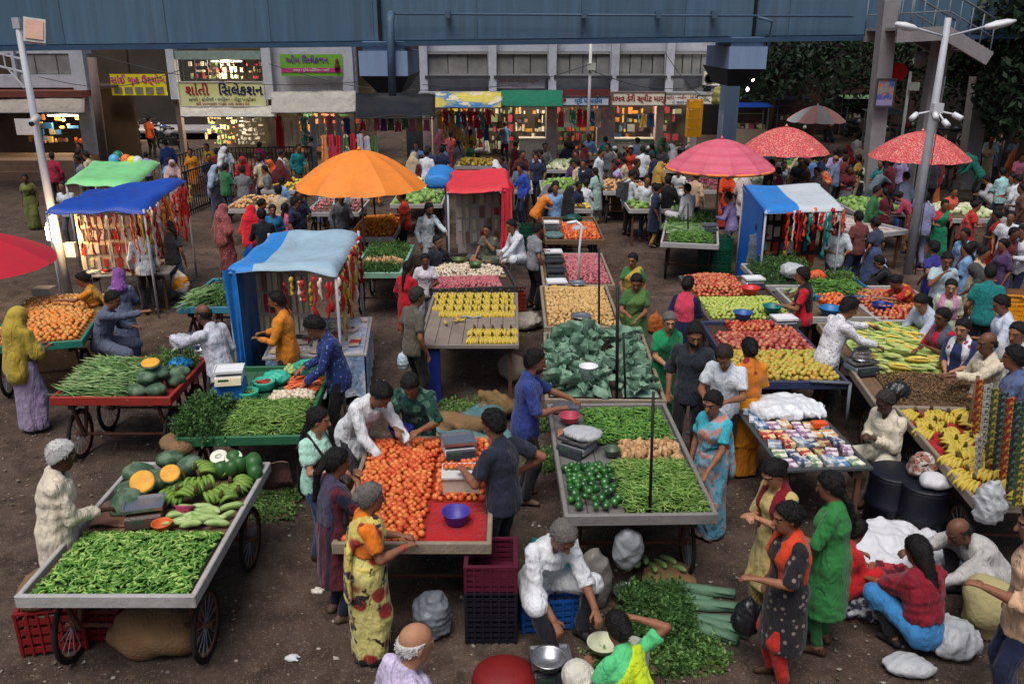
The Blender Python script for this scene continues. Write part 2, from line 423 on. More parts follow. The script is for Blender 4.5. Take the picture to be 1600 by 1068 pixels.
    if lod < 2:
        ex = np.abs(np.abs(x)-.034)
        mi[fr & (ex < .017) & (np.abs(z-.004) < .005)] = 2
        mi[fr & (ex < .009) & (np.abs(z-.005) < .008)] = 1
        mi[fr & (ex < .026) & (np.abs(z-.030+.12*ex) < .0055)] = 1
        mi[fr & (np.abs(x) < .026) & (np.abs(z+.066) < .010) & (y > .06)] = 3
    for nm in 'LR':
        a = np.array(J['an'+nm])
        if shoe: mi[(np.linalg.norm(c-a, axis=1) < .22*s) & (c[:, 2] < a[2]+.01*s)] = 4
    keep = np.linalg.norm(V-np.array(HC), axis=1) < .2*s          # coarser below the clothes
    for nm in 'LR':
        keep |= np.linalg.norm(V-np.array(J['an'+nm]), axis=1) < .2*s
        for t in (-.25, .0, .3, .6, .9): keep |= np.linalg.norm(V-np.array(J['wr'+nm].lerp(J['el'+nm], t)), axis=1) < (.11 if t < .5 else .075)*s
    cell = (.04, .045, .055)[lod]; key = np.floor(V/cell).astype(np.int64); key = (key[:, 0]+500)*4000000+(key[:, 1]+500)*2000+key[:, 2]+500
    key[keep] = -1-np.arange(len(V))[keep]
    _, inv = np.unique(key, return_inverse=True); inv = inv.ravel(); k = inv.max()+1; cnt = np.bincount(inv, minlength=k)
    V2 = np.stack([np.bincount(inv, V[:, i], k)/cnt for i in range(3)], 1); T = inv[np.concatenate([F[:, [0, 1, 2]], F[:, [0, 2, 3]]])]; mi = np.concatenate([mi, mi])
    ok = (T[:, 0] != T[:, 1]) & (T[:, 1] != T[:, 2]) & (T[:, 0] != T[:, 2]); T, mi = T[ok], mi[ok]
    _, u = np.unique(np.sort(T, 1), axis=0, return_index=True)
    return V2, T[u], mi[u], q
def hair_mesh(J, lod, style):
    s = J['s']; H = J['H']; HC = J['HC']; vf = LOD[lod][1]*1.25
    hv = lambda x, y, z: HC+H@Vector((x, y, z))*s
    Hl = [list(r) for r in H]
    ext = .46 if style in ('braid', 'long', 'pony') else .2
    lo = np.array(HC)-.2*s; hi = np.array(HC)+.2*s; lo[2] -= (ext-.2)*s
    if ext > .3: lo[:2] -= .1; hi[:2] += .1
    f = Field(lo, hi, vf if ext < .3 else vf*1.2)
    e = {'short': .015, 'bald': .009, 'thick': .022}.get(style, .016)
    f.ell(hv(0, -.014, .036), ((.077+e)*s, (.098+e)*s, (.088+e)*s), Hl, .01)
    f.ell(hv(0, -.04, -.02), ((.066+e)*s, (.058+e)*s, (.07+e)*s), Hl, .03)
    X, Y, Z = f.ax[0][:, None, None], f.ax[1][None, :, None], f.ax[2][None, None, :]; q_ = random.Random(int(abs(HC.z*7919+HC.y*977)) % 991)
    f.D += sum(np.sin(q_.gauss(0, 75)*X+q_.gauss(0, 75)*Y+q_.gauss(0, 75)*Z+q_.uniform(0, 6)) for _ in range(5)).astype(np.float32)*.0014*s
    n = H@Vector((0, .74, -.67)); f.plane(n, float(n.dot(HC))+s*(-.004 if style in ('short', 'thick') else .006 if style != 'bald' else -.02))
    # temples: clear the face
    f.ell(hv(0, .115, -.03), (.068*s, .075*s, .09*s), Hl, .01, 's')
    if style == 'bald': n = H@Vector((0, -.35, 1)).normalized(); f.plane(n, float(n.dot(HC))+.045*s)
    nz = foldnoise(int(abs(HC.x)*9999) % 97, .006*s)
    if style == 'bun': f.ell(hv(0, -.125, .0), (.05*s, .04*s, .045*s), Hl, .012)
    if style == 'long': f.cone(hv(0, -.06, 0), hv(0, -.12, -.30), .085*s, .05*s, .03, noise=nz)
    if style == 'pony': f.cone(hv(0, -.10, .02), hv(0, -.17, -.10), .035*s, .035*s, .02, noise=nz); f.cone(hv(0, -.17, -.10), hv(0, -.16, -.36), .036*s, .015*s, .02, noise=nz)
    if style == 'braid':
        p = [hv(0, -.09, -.06), hv(.01, -.13, -.16), hv(.02, -.14, -.28), hv(.02, -.12, -.42)]
        for i in range(3): f.cone(p[i], p[i+1], (.032, .028, .024)[i]*s, (.028, .024, .012)[i]*s, .01, noise=nz)
    return f.mesh()
def strands(V, F, J, n, seed):         # loose locks that break up the hair's outline
    if not n or not len(V): return V, F
    q = np.random.RandomState(seed % 9999); s = J['s']; H = np.array([list(r) for r in J['H']]); i = q.randint(len(V), size=n); P = V[i]; c = np.array(J['HC'])
    d = P-c; d /= np.linalg.norm(d, axis=1)[:, None]+1e-6; t = (H@np.array([0, -.8, -.55]))[None, :]+q.normal(0, .45, (n, 3)); t -= d*(t*d).sum(1)[:, None]; t /= np.linalg.norm(t, axis=1)[:, None]+1e-6
    w = np.cross(d, t)*(q.uniform(.0025, .005, n)*s)[:, None]; L = (q.uniform(.018, .04, n)*s)[:, None]; P = P-d*.003*s
    a, b, e = P-w, P+w, P+t*L+d*(q.uniform(.002, .011, n)*s)[:, None]; m1, m2 = P+t*L*.6+d*.009*s+w*.8, P+t*L*.6+d*.009*s-w*.8
    k = len(V)+np.arange(n)*5; return np.concatenate([V, np.stack([a, b, m1, e, m2], 1).reshape(-1, 3)]), np.concatenate([F, np.stack([k, k+1, k+2, k+4], 1), np.stack([k+4, k+2, k+3, k+3], 1)]) if False else np.concatenate([F, np.stack([k, k+1, k+2, k+4], 1)])
def top_field(J, lod, sex, fat, sleeve, hem, loose, seed, infl=0.0, fold=.0095):
    s = J['s']; v = LOD[lod][2]; lo, hi = bounds(J, .22); T = J['T']; fy = T@Vector((0, 1, 0)); up = T@Vector((0, 0, 1))
    f = Field(lo, hi, v); e = .016*s+loose*s+infl; nz = foldnoise(seed, fold*s*(1 if lod else 1.2))
    b = .0 if sex == 'm' else .01
    f.cone(J['P']-up*.04*s, J['W'], .148*s*fat+e*.7, (.122-b)*s*fat+e, .03, (fy, 1.26), noise=nz)
    f.cone(J['W'], J['C'], (.118-b)*s*fat+e, .135*s*(.5+.5*fat)+e, .04, (fy, 1.25), noise=nz)
    if sex == 'f': 
        for sg in (-1, 1): f.ell(J['C']+T@Vector((sg*.06, .085, -.01))*s, (.066*s+infl, .06*s+infl, .065*s+infl), None, .03)
    f.cone(J['C'], J['S'], .135*s*(.5+.5*fat)+e, .065*s+e*.5, .03, (fy, 1.2), noise=nz)
    f.cone(J['shL'], J['shR'], .043*s+e*.35, .043*s+e*.35, .035)
    f.cone(J['S'], J['N']+up*.02*s, .075*s+infl, .062*s+infl, .02)
    for nm in 'LR':
        sh, el, wr = J['sh'+nm], J['el'+nm], J['wr'+nm]; g = s*(1+(fat-1)*.5)
        if sleeve == 'short': f.cone(sh, sh+(el-sh)*.72, .047*g+e*.4, .047*g+e*.55, .022, cap=True, noise=nz)
        elif sleeve == 'elbow': f.cone(sh, sh+(el-sh)*1.02, .047*g+e*.4, .043*g+e*.5, .022, cap=True, noise=nz)
        elif sleeve == 'long': f.cone(sh, el, .047*g+e*.4, .038*g+e*.45, .022, noise=nz); f.cone(el, el+(wr-el)*.93, .038*g+e*.45, .029*g+e*.4, .012, cap=True, noise=nz)
        elif sleeve == 'roll': f.cone(sh, el, .047*g+e*.4, .040*g+e*.45, .022, noise=nz); f.cone(el, el+(wr-el)*.35, .040*g+e*.45, .042*g+e*.4, .012, cap=True, noise=nz)
    return f, up
def legs_cloth(f, J, r0, r1, r2, k, stop, nz, fat):
    s = J['s']
    for nm in 'LR':
        hp, kn, an = J['hp'+nm], J['kn'+nm], J['an'+nm]
        f.cone(hp, kn, r0*s*fat, r1*s, k, noise=nz)
        if stop > 0: f.cone(kn, kn+(an-kn)*stop, r1*s, r2*s, k if k > .06 else .02, cap=True, noise=nz)
def person(head, yaw, label, h=1.68, sex='m', top=None, bottom=None, hair=('short', 'black'), arms=('d', 'd'), base=STAND, lean=3, side=0, hp=8, hy=0, fat=1.0,
           extra=(), lod=None, shoe=1, skin=1, seed=None, step=.04, group=None, ground=0.0, feet=None, name='person'):
    seed = seed if seed is not None else int(head[0]*7+head[1]*3)
    wide = .163 if sex == 'm' else .142
    if G(head[0], head[1], 1.5).length < 13.5 and not ground: h *= 1.065
    J = joints(h, base, lean, side, arms, hp, hy, wide, step); s = J['s']
    Rz = Matrix.Rotation(R(yaw), 3, 'Z')
    tp = Rz@J['top']
    if feet: root = G(feet[0], feet[1], ground)
    else: root = G(head[0], head[1], tp.z+ground)-tp; root.z = ground
    dist = root.length
    if lod is None: lod = 0 if dist < 11.2 else 1 if dist < 20 else 2
    o = thing(name, label, 'person', root, R(yaw), group)
    V, F, mi, q = body_mesh(J, lod, sex, fat, 0, shoe)
    sk = SKIN[skin]; me = np_mesh('body', V, F, True, mi)
    hc = HAIRC[hair[1]]
    for m_ in (sk, mat((24, 18, 16), .5, 0, bump=0) if hair[1] != 'white' else mat((120, 110, 100), .5, 0, bump=0), mat((150, 140, 130), .4, 0, bump=0), mat((118, 62, 54), .5, .1, bump=0), SHOES[seed % 4]): me.materials.append(m_)
    link('body', me, o)
    if hair[0] != 'none':
        V, F = strands(*hair_mesh(J, lod, hair[0]), J, (420, 160, 0)[lod], seed); me = np_mesh('hair', V, F); me.materials.append(hc); link('hair', me, o)
    def emit_part(nm, f, m):
        V, F = f.mesh()
        if len(F) == 0: return
        me = np_mesh(nm, V, F); me.materials.append(m); link(nm, me, o)
    up = J['T']@Vector((0, 0, 1)); fy = J['T']@Vector((0, 1, 0)); fx = J['T']@Vector((1, 0, 0))
    nz = foldnoise(seed+5, .0085*s)
    # lower garment first: hidden below the top's hem
    if bottom:
        kind, m = bottom[0], bottom[1]; f = None
        lo, hi = bounds(J, .30); lo[2] = .015
        f = Field(lo, hi, LOD[lod][2])
        if kind in ('trousers', 'jeans', 'shorts', 'leggings'):
            g = .82 if kind == 'leggings' else 1.0
            f.cone(J['P']+up*.10*s, J['P']-up*.02*s, .118*s*fat, .125*s*fat, .03, (fy, 1.25), noise=nz)
            legs_cloth(f, J, .086*g, .066*g, .056*g, .025, {'shorts': .12}.get(kind, .96), nz, .5+.5*fat)
        else:                            # saree skirt, long skirt, dhoti
            P = J['P']; pl = random.Random(seed).uniform(9, 13)
            ctr = (J['anL']+J['anR'])*.5
            def pleat(X, Y, Z):
                th = np.arctan2(Y-ctr.y, X-ctr.x); w = np.clip((P.z-Z)/max(P.z, .1), 0, 1)
                return (np.sin(th*pl+3*Z)*.010+np.sin(th*5.3+1+seed)*.012)*w*s
            f.cone(P+up*.12*s, P, .118*s*fat, .140*s*fat, .03, (fy, 1.15))
            wd = 1.0 if base is STAND else .9
            legs_cloth(f, J, .105*fat, .10, .11, .06 if base is STAND else .11, .97, pleat, 1.0)
            if base is STAND: f.cone(P, Vector((ctr.x, ctr.y, .03)), .162*s*fat, .195*s, .05, (Vector((0, 1, 0)), 1.18), True, noise=pleat)
        emit_part('saree_skirt' if kind == 'saree' else 'skirt' if kind == 'skirt' else kind, f, m)
    if top:
        kind, m = top[0], top[1]
        o_ = dict(sleeve='short', hem=.10, loose=.006); 
        if kind == 'shirt': o_.update(sleeve='long', hem=.17, loose=.012)
        if kind == 'rolled_shirt': o_.update(sleeve='roll', hem=.17, loose=.012)
        if kind == 'tshirt': o_.update(sleeve='short', hem=.13, loose=.010)
        if kind == 'half_shirt': o_.update(sleeve='elbow', hem=.16, loose=.014)
        if kind == 'blouse': o_.update(sleeve='short', hem=-.17, loose=.0)
        if kind == 'kurta': o_.update(sleeve='elbow', hem=.52, loose=.012)
        if kind == 'long_kurta': o_.update(sleeve='long', hem=.42, loose=.02)
        f, _ = top_field(J, lod, sex, fat, o_['sleeve'], o_['hem'], o_['loose'], seed)
        if o_['hem'] > .12:
            if base is STAND: f.cone(J['P'], J['P']-Vector((0, 0, o_['hem']+.08))*s, .155*s*fat+o_['loose'], (.155*fat+.10*o_['hem'])*s, .03, (fy, 1.18), noise=nz)
            else: legs_cloth(f, J, .098*fat, .085, .085, .05, 0 if o_['hem'] < .45 else .3, nz, 1.0)
        if base is STAND or o_['hem'] < .2:
            n = -up if o_['hem'] < .2 else Vector((0, 0, -1)); f.plane(n, float(n.dot(J['P']-(up if o_['hem'] < .2 else Vector((0, 0, 1)))*o_['hem']*s)))
        # neck opening
        f.ell(J['N']+J['T']@Vector((0, .075, .02))*s, (.045*s, .07*s, .075*s), None, .01, 's')
        emit_part({'tshirt': 'tshirt', 'blouse': 'blouse', 'kurta': 'kurta', 'long_kurta': 'kurta'}.get(kind, 'shirt'), f, m)
    for ex in extra:
        kind, m = ex[0], ex[1]
        if kind == 'pallu':               # saree end over one shoulder, across the chest and down the back
            sg = ex[2] if len(ex) > 2 else -1
            f, _ = top_field(J, lod, sex, fat, 'none', .1, .004, seed, infl=.013, fold=.012)
            n = (fx*.74*sg+up*-.67)*-1; c = J['C']+fx*(sg*.035*s); n = n.normalized()
            f.plane(n, float(n.dot(c))+.10*s); n2 = -n; f.plane(n2, float(n2.dot(c))+.115*s)
            f.plane(-up, float((-up).dot(J['P']-up*.06*s)))
            b0 = J['sh'+('L' if sg < 0 else 'R')]+J['T']@Vector((-sg*.05, -.05, .035))*s
            b1 = b0+J['T']@Vector((-sg*.03, -.10, -.25))*s; b2 = J['P']+J['T']@Vector((sg*.10, -.17, -.18))*s
            f.cone(b0, b1, .055*s, .075*s, .02, (fy, 2.4), noise=nz); f.cone(b1, b2, .075*s, .09*s, .02, (fy, 2.6), noise=nz)
            # wrap at the hip
            emit_part('saree_end', f, m)
            f, _ = top_field(J, lod, sex, fat, 'none', .1, .01, seed+3, infl=.016, fold=.008)
            f.plane(up, float(up.dot(J['P']+up*.10*s))); f.plane(-up, float((-up).dot(J['P']-up*.10*s))); emit_part('saree_wrap', f, m)
        elif kind == 'dupatta':           # a scarf round the neck with both ends in front or behind
            f, _ = top_field(J, lod, sex, fat, 'none', .1, .008, seed, infl=.014, fold=.012)
            f.plane(-up, float((-up).dot(J['P']+up*(.10 if len(ex) < 3 else ex[2])*s)))
            f.ell(J['C']+J['T']@Vector((0, .12, -.10))*s, (.06*s, .16*s, .30*s), [list(r) for r in J['T']], .02, 's')
            f.ell(J['N']+J['T']@Vector((0, .06, .04))*s, (.058*s, .08*s, .08*s), None, .01, 's')
            for sg in (-1, 1): n = fx*sg; f.plane(n, float(n.dot(J['C']))+.15*s)
            emit_part('scarf', f, m)
        elif kind == 'shawl':
            f, _ = top_field(J, lod, sex, fat*1.03, 'elbow', .1, .02, seed, infl=.016, fold=.014)
            f.plane(-up, float((-up).dot(J['P']+up*.06*s))); f.ell(J['N']+J['T']@Vector((0, .075, .02))*s, (.06*s, .09*s, .10*s), None, .01, 's'); emit_part('shawl', f, m)
        elif kind in ('veil', 'headscarf'):
            lo, hi = bounds(J, .3); f = Field(lo, hi, LOD[lod][2]); H = J['H']; HC = J['HC']; Hl = [list(r) for r in H]
            hv = lambda x, y, z: HC+H@Vector((x, y, z))*s
            f.ell(hv(0, -.02, .025), (.102*s, .125*s, .118*s), Hl, .02); nzz = foldnoise(seed+9, .014*s)
            f.cone(hv(0, -.03, -.02), J['S']-fy*.05*s, .10*s, .13*s, .05, noise=nzz)
            if kind == 'veil':
                f.cone(J['S']-fy*.05*s, J['P']-fy*.10*s-Vector((0, 0, .05)), .16*s, .19*s, .06, (fy, 1.5), noise=nzz)
                f.cone(J['shL'], J['elL'], .085*s, .09*s, .05, noise=nzz); f.cone(J['shR'], J['elR'], .085*s, .09*s, .05, noise=nzz)
                f.cone(J['C']-fy*.02*s, J['S'], .15*s, .12*s, .05, noise=nzz)
            f.ell(hv(0, .12, -.02), (.07*s, .10*s, .105*s), Hl, .01, 's'); emit_part('veil' if kind == 'veil' else 'headscarf', f, m)
        elif kind == 'backpack':
            b = MB(); c = J['C']-fy*.20*s-up*.08*s; q = J['T']
            b.box(c, (.30*s, .16*s, .42*s), M=q); b.box(c-fy*.10*s-up*.07*s, (.22*s, .06*s, .2*s), M=q)
            for sg in (-1, 1): b.tube([c+fx*sg*.1*s+up*.2*s, J['S']+fx*sg*.105*s+up*.06*s, J['C']+fx*sg*.11*s+fy*.14*s, J['W']+fx*sg*.15*s], .02*s, 6)
            me = b.mesh(); me.materials.append(m); ob = link('backpack', me, o); md = ob.modifiers.new('b', 'BEVEL'); md.width = .03; md.segments = 2
        elif kind == 'straps':
            b = MB()
            for sg in (-1, 1): b.tube([J['C']+fx*sg*.1*s-fy*.15*s, J['S']+fx*sg*.105*s+up*.055*s, J['C']+fx*sg*.11*s+fy*.165*s, J['W']+fx*sg*.15*s+fy*.06*s], .016*s, 6)
            b.build('backpack_straps', m, o, True)
        elif kind == 'beard':
            lo = np.array(J['HC'])-.16*s; hi = np.array(J['HC'])+.16*s; f = Field(lo, hi, LOD[lod][1]); H = J['H']; HC = J['HC']; Hl = [list(r) for r in H]
            hv = lambda x, y, z: HC+H@Vector((x, y, z))*s
            f.ell(hv(0, .035, -.06), (.062*s, .066*s, .075*s), Hl, .01); n = H@Vector((0, 0, 1)); f.plane(n, float(n.dot(HC))-.05*s); f.ell(hv(0, .10, -.066), (.022*s, .03*s, .011*s), Hl, .004, 's'); emit_part('beard', f, m)
        elif kind == 'moustache':
            f = Field(np.array(J['HC'])-.15*s, np.array(J['HC'])+.15*s, LOD[lod][1]); H = J['H']; HC = J['HC']
            hv = lambda x, y, z: HC+H@Vector((x, y, z))*s
            f.cone(hv(-.026, .086, -.053), hv(.026, .086, -.053), .009*s, .009*s, .0); f.ell(hv(0, .094, -.051), (.02*s, .011*s, .008*s), [list(r) for r in H], .01); emit_part('moustache', f, m)
        elif kind == 'bangle':
            b = MB(); a, w = J['elR'], J['wrR']; b.tube([w+(a-w)*.05, w+(a-w)*.14], .034*s, 10); b.build('bangles', m, o, True)
        elif kind == 'cap':
            f = Field(np.array(J['HC'])-.16*s, np.array(J['HC'])+.17*s, LOD[lod][1]*1.2); H = J['H']; HC = J['HC']; Hl = [list(r) for r in H]
            f.ell(HC+H@Vector((0, -.01, .04))*s, (.096*s, .115*s, .10*s), Hl, .0); n = H@Vector((0, .2, -1)).normalized(); f.plane(n, float(n.dot(HC))-.045*s); emit_part('cap', f, m)
    o['_r'] = 0; del o['_r']
    return o, J
SKIN = [mat((172, 124, 94), .55, .12, 20, .05, 200), mat((138, 92, 68), .55, .12, 20, .05, 200), mat((104, 68, 50), .52, .12, 20, .05, 200), mat((70, 44, 33), .5, .12, 20, .05, 200)]
HAIRC = {'black': mat((16, 13, 13), .5, .5, 50, .35, 110, spec=.3), 'grey': mat((104, 100, 97), .8, .35, 60, .15, 120, spec=.1), 'white': mat((190, 188, 186), .8, .2, 60, .15, 120, spec=.1), 'brown': mat((40, 28, 22), .7, .3, 60, .2, 90), 'salt': mat((58, 55, 53), .8, .4, 60, .15, 120, spec=.1)}
SHOES = [mat((30, 26, 24), .6), mat((70, 48, 34), .6), mat((40, 40, 44), .7), mat((96, 80, 66), .7)]
def cl(col, **kw):                     # cloth
    a = dict(rough=.85, var=.2, ns=5, bump=.3, bs=13, spec=.2, sheen=.12); a.update(kw); return mat(col, **a)
# ------------------------------------------------------------------ ground
def ground():
    def axis(lo, hi, a, b, fine):
        pts = list(np.arange(a, b, fine)); x = a; st = fine; left = []
        while x > lo: st *= 1.35; x -= st; left.append(max(x, lo))
        x = pts[-1]; st = fine; right = []
        while x < hi: st *= 1.35; x += st; right.append(min(x, hi))
        return np.array(left[::-1]+pts+right)
    X = axis(-400, 400, -9, 11, .16); Y = axis(-60, 700, 3.2, 30, .16)
    XX, YY = np.meshgrid(X, Y); q = np.random.RandomState(3); Z = np.zeros_like(XX)
    for k, a in ((.7, .010), (1.7, .007), (4, .005), (9, .004), (17, .003)):
        for _ in range(3):
            t = q.uniform(0, 6.28); Z += a*.6*np.sin(k*(math.cos(t)*XX+math.sin(t)*YY)+q.uniform(0, 6))
    near = np.clip((60-np.hypot(XX, YY))/20, 0, 1); Z = Z*near-.012
    V = np.stack([XX.ravel(), YY.ravel(), Z.ravel()], 1); w = len(X); h = len(Y)
    i = np.arange(w-1)[None, :]+np.arange(h-1)[:, None]*w
    F = np.stack([i, i+1, i+1+w, i+w], -1).reshape(-1, 4)
    me = np_mesh('ground', V, F)
    m = bpy.data.materials.new('trodden_earth'); m.use_nodes = True; N = m.node_tree.nodes; L = m.node_tree.links; b = N['Principled BSDF']
    b.inputs['Roughness'].default_value = .95; b.inputs['Specular IOR Level'].default_value = .15
    tc = N.new('ShaderNodeTexCoord')
    def noise(s, d=5.0, r=.6):
        t = N.new('ShaderNodeTexNoise'); t.inputs['Scale'].default_value = s; t.inputs['Detail'].default_value = d; t.inputs['Roughness'].default_value = r; L.new(tc.outputs['Object'], t.inputs['Vector']); return t.outputs['Fac']
    def mr(f, a, c, lo=0., hi=1.):
        t = N.new('ShaderNodeMapRange'); L.new(f, t.inputs[0]); t.inputs[1].default_value = a; t.inputs[2].default_value = c; t.inputs[3].default_value = lo; t.inputs[4].default_value = hi; return t.outputs[0]
    def mix(f, a, c):
        t = N.new('ShaderNodeMix'); t.data_type = 'RGBA'; L.new(f, t.inputs[0])
        for s_, v in ((t.inputs[6], a), (t.inputs[7], c)):
            if isinstance(v, tuple): s_.default_value = v
            else: L.new(v, s_)
        return t.outputs[2]
    c = mix(mr(noise(.45), .35, .65), lin((98, 83, 73)), lin((72, 60, 53)))
    c = mix(mr(noise(2.6, 6, .7), .42, .66, 0, .8), c, lin((46, 37, 32)))
    c = mix(mr(noise(9, 6, .75), .55, .75, 0, .7), c, lin((128, 112, 98)))
    v = N.new('ShaderNodeTexVoronoi'); v.inputs['Scale'].default_value = 26; L.new(tc.outputs['Object'], v.inputs['Vector'])
    c = mix(mr(v.outputs['Distance'], .22, .12, 0, .45), c, lin((150, 138, 126)))
    v2 = N.new('ShaderNodeTexVoronoi'); v2.inputs['Scale'].default_value = 7.5; L.new(tc.outputs['Object'], v2.inputs['Vector'])
    c = mix(mr(v2.outputs['Distance'], .10, .06, 0, .7), c, lin((176, 166, 152)))
    c = mix(mr(noise(38, 3, .7), .56, .70, 0, .6), c, lin((58, 50, 44))); c = mix(mr(noise(60, 3, .7), .60, .72, 0, .6), c, lin((168, 156, 142)))
    c = mix(mr(noise(.8, 8, .8), .54, .66, 0, .6), c, lin((40, 34, 30)))
    L.new(c, b.inputs['Base Color'])
    bp = N.new('ShaderNodeBump'); bp.inputs['Strength'].default_value = .8; bp.inputs['Distance'].default_value = .03
    L.new(noise(22, 6, .75), bp.inputs['Height']); L.new(bp.outputs[0], b.inputs['Normal'])
    me.materials.append(m); tag(link('ground', me), 'trodden brown earth of the market square', kind='structure')
ground()

# ------------------------------------------------------------------ elevated road along the back
FY = 27.5
STEEL = mat((78, 106, 128), .6, .28, 1.2, .05, 20, dirt=.25); STEEL2 = mat((124, 148, 182), .65, .15, 2, .05, 20, dirt=.12); DARKSTEEL = mat((40, 54, 70), .7, .3, 2)
def streak(m):                         # rain streaks: stretch the stain noise downwards
    nt = m.node_tree; tc = next(n for n in nt.nodes if n.type == 'TEX_COORD'); mp = nt.nodes.new('ShaderNodeMapping'); mp.inputs['Scale'].default_value = (2.2, 2.2, .12); nt.links.new(tc.outputs['Object'], mp.inputs['Vector'])
    for n in nt.nodes:
        if n.type == 'TEX_NOISE' and abs(n.inputs['Scale'].default_value-20) > 1: nt.links.new(mp.outputs[0], n.inputs['Vector'])
    return m
streak(STEEL); streak(STEEL2)
CONC = mat((140, 138, 140), .85, .2, 2.5, .2, 25, dirt=.2); PIPE = mat((104, 112, 122), .5, .2, 4); DPIPE = mat((70, 94, 116), .55, .2, 4)
def flyover():
    o = thing('elevated_road', 'long blue steel elevated road spanning above the shops', 'flyover', (0, FY, 0))
    za, zc_ = AT(0, 80, FY), AT(1400, 63, FY); sl = (zc_.z-za.z)/(zc_.x-za.x); zb = lambda x: za.z+(x-za.x)*sl; z00 = zb(0)
    tilt = math.atan(sl)
    q = Matrix.Rotation(-tilt, 3, 'Y')
    b = MB(); b.box((0, .95, z00+1.9), (110, 1.5, 3.8), M=q); b.build('girder', STEEL, o)
    b = MB(); b.box((0, .05, z00+.06), (110, .5, .12), M=q); b.build('bottom_flange', mat((50, 76, 104), .6, .25, 1.5), o)
    x = -46.0; i = 0; sm = [STEEL, streak(mat((75, 103, 125), .6, .3, 1.0, .05, 20, dirt=.35)), streak(mat((80, 108, 130), .6, .28, 1.3, .05, 20, dirt=.3))]
    while x < 46:
        w = 3.1
        b = MB(); b.box((0, 0, 0), (w-.015, .02, 3.3), M=q); b.build('panel', sm[i % 3], o, loc=(x, .185, zb(x)+1.82)); x += w; i += 1
    a = AT(612, 22, FY); c = AT(1330, 26, FY)
    b = MB(); b.tube([(a.x, -.12, a.z), (c.x, -.12, c.z)], .032, 8); b.build('drain_pipe', DPIPE, o, True)
    b = MB()
    for px in (700, 912, 1028, 1115): p = AT(px, 23, FY); b.box((p.x, -.05, p.z), (.16, .3, .2))
    b.build('pipe_clamp', DPIPE, o)
    d = AT(613, 150, FY-.4)
    b = MB(); b.tube([(a.x, -.14, a.z), (a.x, -.4, a.z-.2), (d.x, -.4, d.z)], .12, 10); b.build('down_pipe', DPIPE, o, True)
    e = AT(1196, 84, FY); b = MB(); b.tube([(c.x-2.8, -.12, c.z-.02), (AT(1206, 34, FY).x, -.14, AT(1206, 34, FY).z), (e.x, -.16, e.z)], .055, 8); b.build('down_pipe', DPIPE, o, True)
    e = AT(592, 30, FY); b = MB(); b.box((e.x, .12, 5.6), (.10, .12, 2.4)); b.build('joint', mat((16, 20, 26), .9), o)
    e = AT(1180, 40, FY); b = MB(); b.box((e.x, .12, 5.8), (.08, .12, 2.4)); b.build('joint', mat((16, 20, 26), .9), o)
    for x0, x1, y0, y1 in ((562, 636, 80, 119), (1138, 1200, 73, 108)):
        p, r = AT(x0, y1, FY-.3), AT(x1, y0, FY-.3)
        w = r.x-p.x; zc = (p.z+r.z)/2; hh = r.z-p.z
        b = MB(); b.box(((p.x+r.x)/2, 1.3, zc), (w, 3.2, hh)); b.box(((p.x+r.x)/2, 1.0, zc+hh*.5+.12), (w*.86, 2.2, .3)); b.build('pier_cap', STEEL2, o)
        b = MB(); b.box(((p.x+r.x)/2 if x0 < 900 else AT(1140, 150, FY+4.5).x, 8.2 if x0 < 900 else 4.5, p.z/2), (w*.5 if x0 < 900 else .5, .8, p.z)); b.build('pier', STEEL2 if x0 > 900 else mat((60, 62, 68), .8, .2), o)
        b = MB(); b.add([((p.x+r.x)/2+s*w*.5, yy, p.z) for s in (-1, 1) for yy in (-.2, 3.4)]+[((p.x+r.x)/2+s*w*.25, yy, p.z-.55) for s in (-1, 1) for yy in (.8, 3.0)], [(0,2,6,4),(1,5,7,3),(0,4,5,1),(2,3,7,6),(4,6,7,5)]); b.build('cap_haunch', DARKSTEEL, o)
flyover()
b = MB(); b.box((0, 0, 0), (32, 10, .5)); tag(b.build('shade_slab', mat((52, 54, 58), .9, .3, 1), None, loc=(25.4, 34.4, 5.3)), 'added unseen slab that shades the right hand stalls', 'flyover')  # unseen slab behind the girder, added to keep daylight off the space below

# ------------------------------------------------------------------ buildings behind
BY = 35.2
WALL = mat((186, 191, 204), .85, .14, 1.6, .1, 30, dirt=.3); FRAME = mat((60, 62, 66), .5, .1); LEDGE = mat((150, 152, 160), .85, .2, 2, dirt=.4)
GLASS = mat((142, 145, 145), .16, .45, 1.3, .0, spec=.8); DARKIN = mat((30, 26, 24), .9, .3, 1.5)
def px(x, Y=BY): return AT(x, 120, Y).x
def pz(y, Y=BY): return AT(800, y, Y).z
def upper_window(o, x0, x1, y0, y1, panes, Y):
    a, c = px(x0, Y), px(x1, Y); t, bt = pz(y0, Y), pz(y1, Y)
    w = MB(); w.box(((a+c)/2, .16, (t+bt)/2), (c-a-.004, .06, t-bt)); win = w.build('window', FRAME, o)
    f = MB()
    for xx in (a+.03, c-.03): f.box((xx, .02, (t+bt)/2), (.06, .12, t-bt-.002))
    for zz in (bt+.03, t-.03): f.box(((a+c)/2, .02, zz), (c-a-.13, .118, .06))
    f.build('frame', mat((150, 152, 156), .5, .1), win)
    n = panes; pw = (c-a-.12)/n
    for i in range(n):
        g = MB(); g.box((a+.06+pw*(i+.5), .09-.03*(i % 2), (t+bt)/2), (pw-.035, .012, t-bt-.13)); pn = g.build('pane', GLASS, win)
    s = MB(); s.box(((a+c)/2, -.10, bt-.05), (c-a+.1, .3, .1)); s.build('sill', FRAME, win)
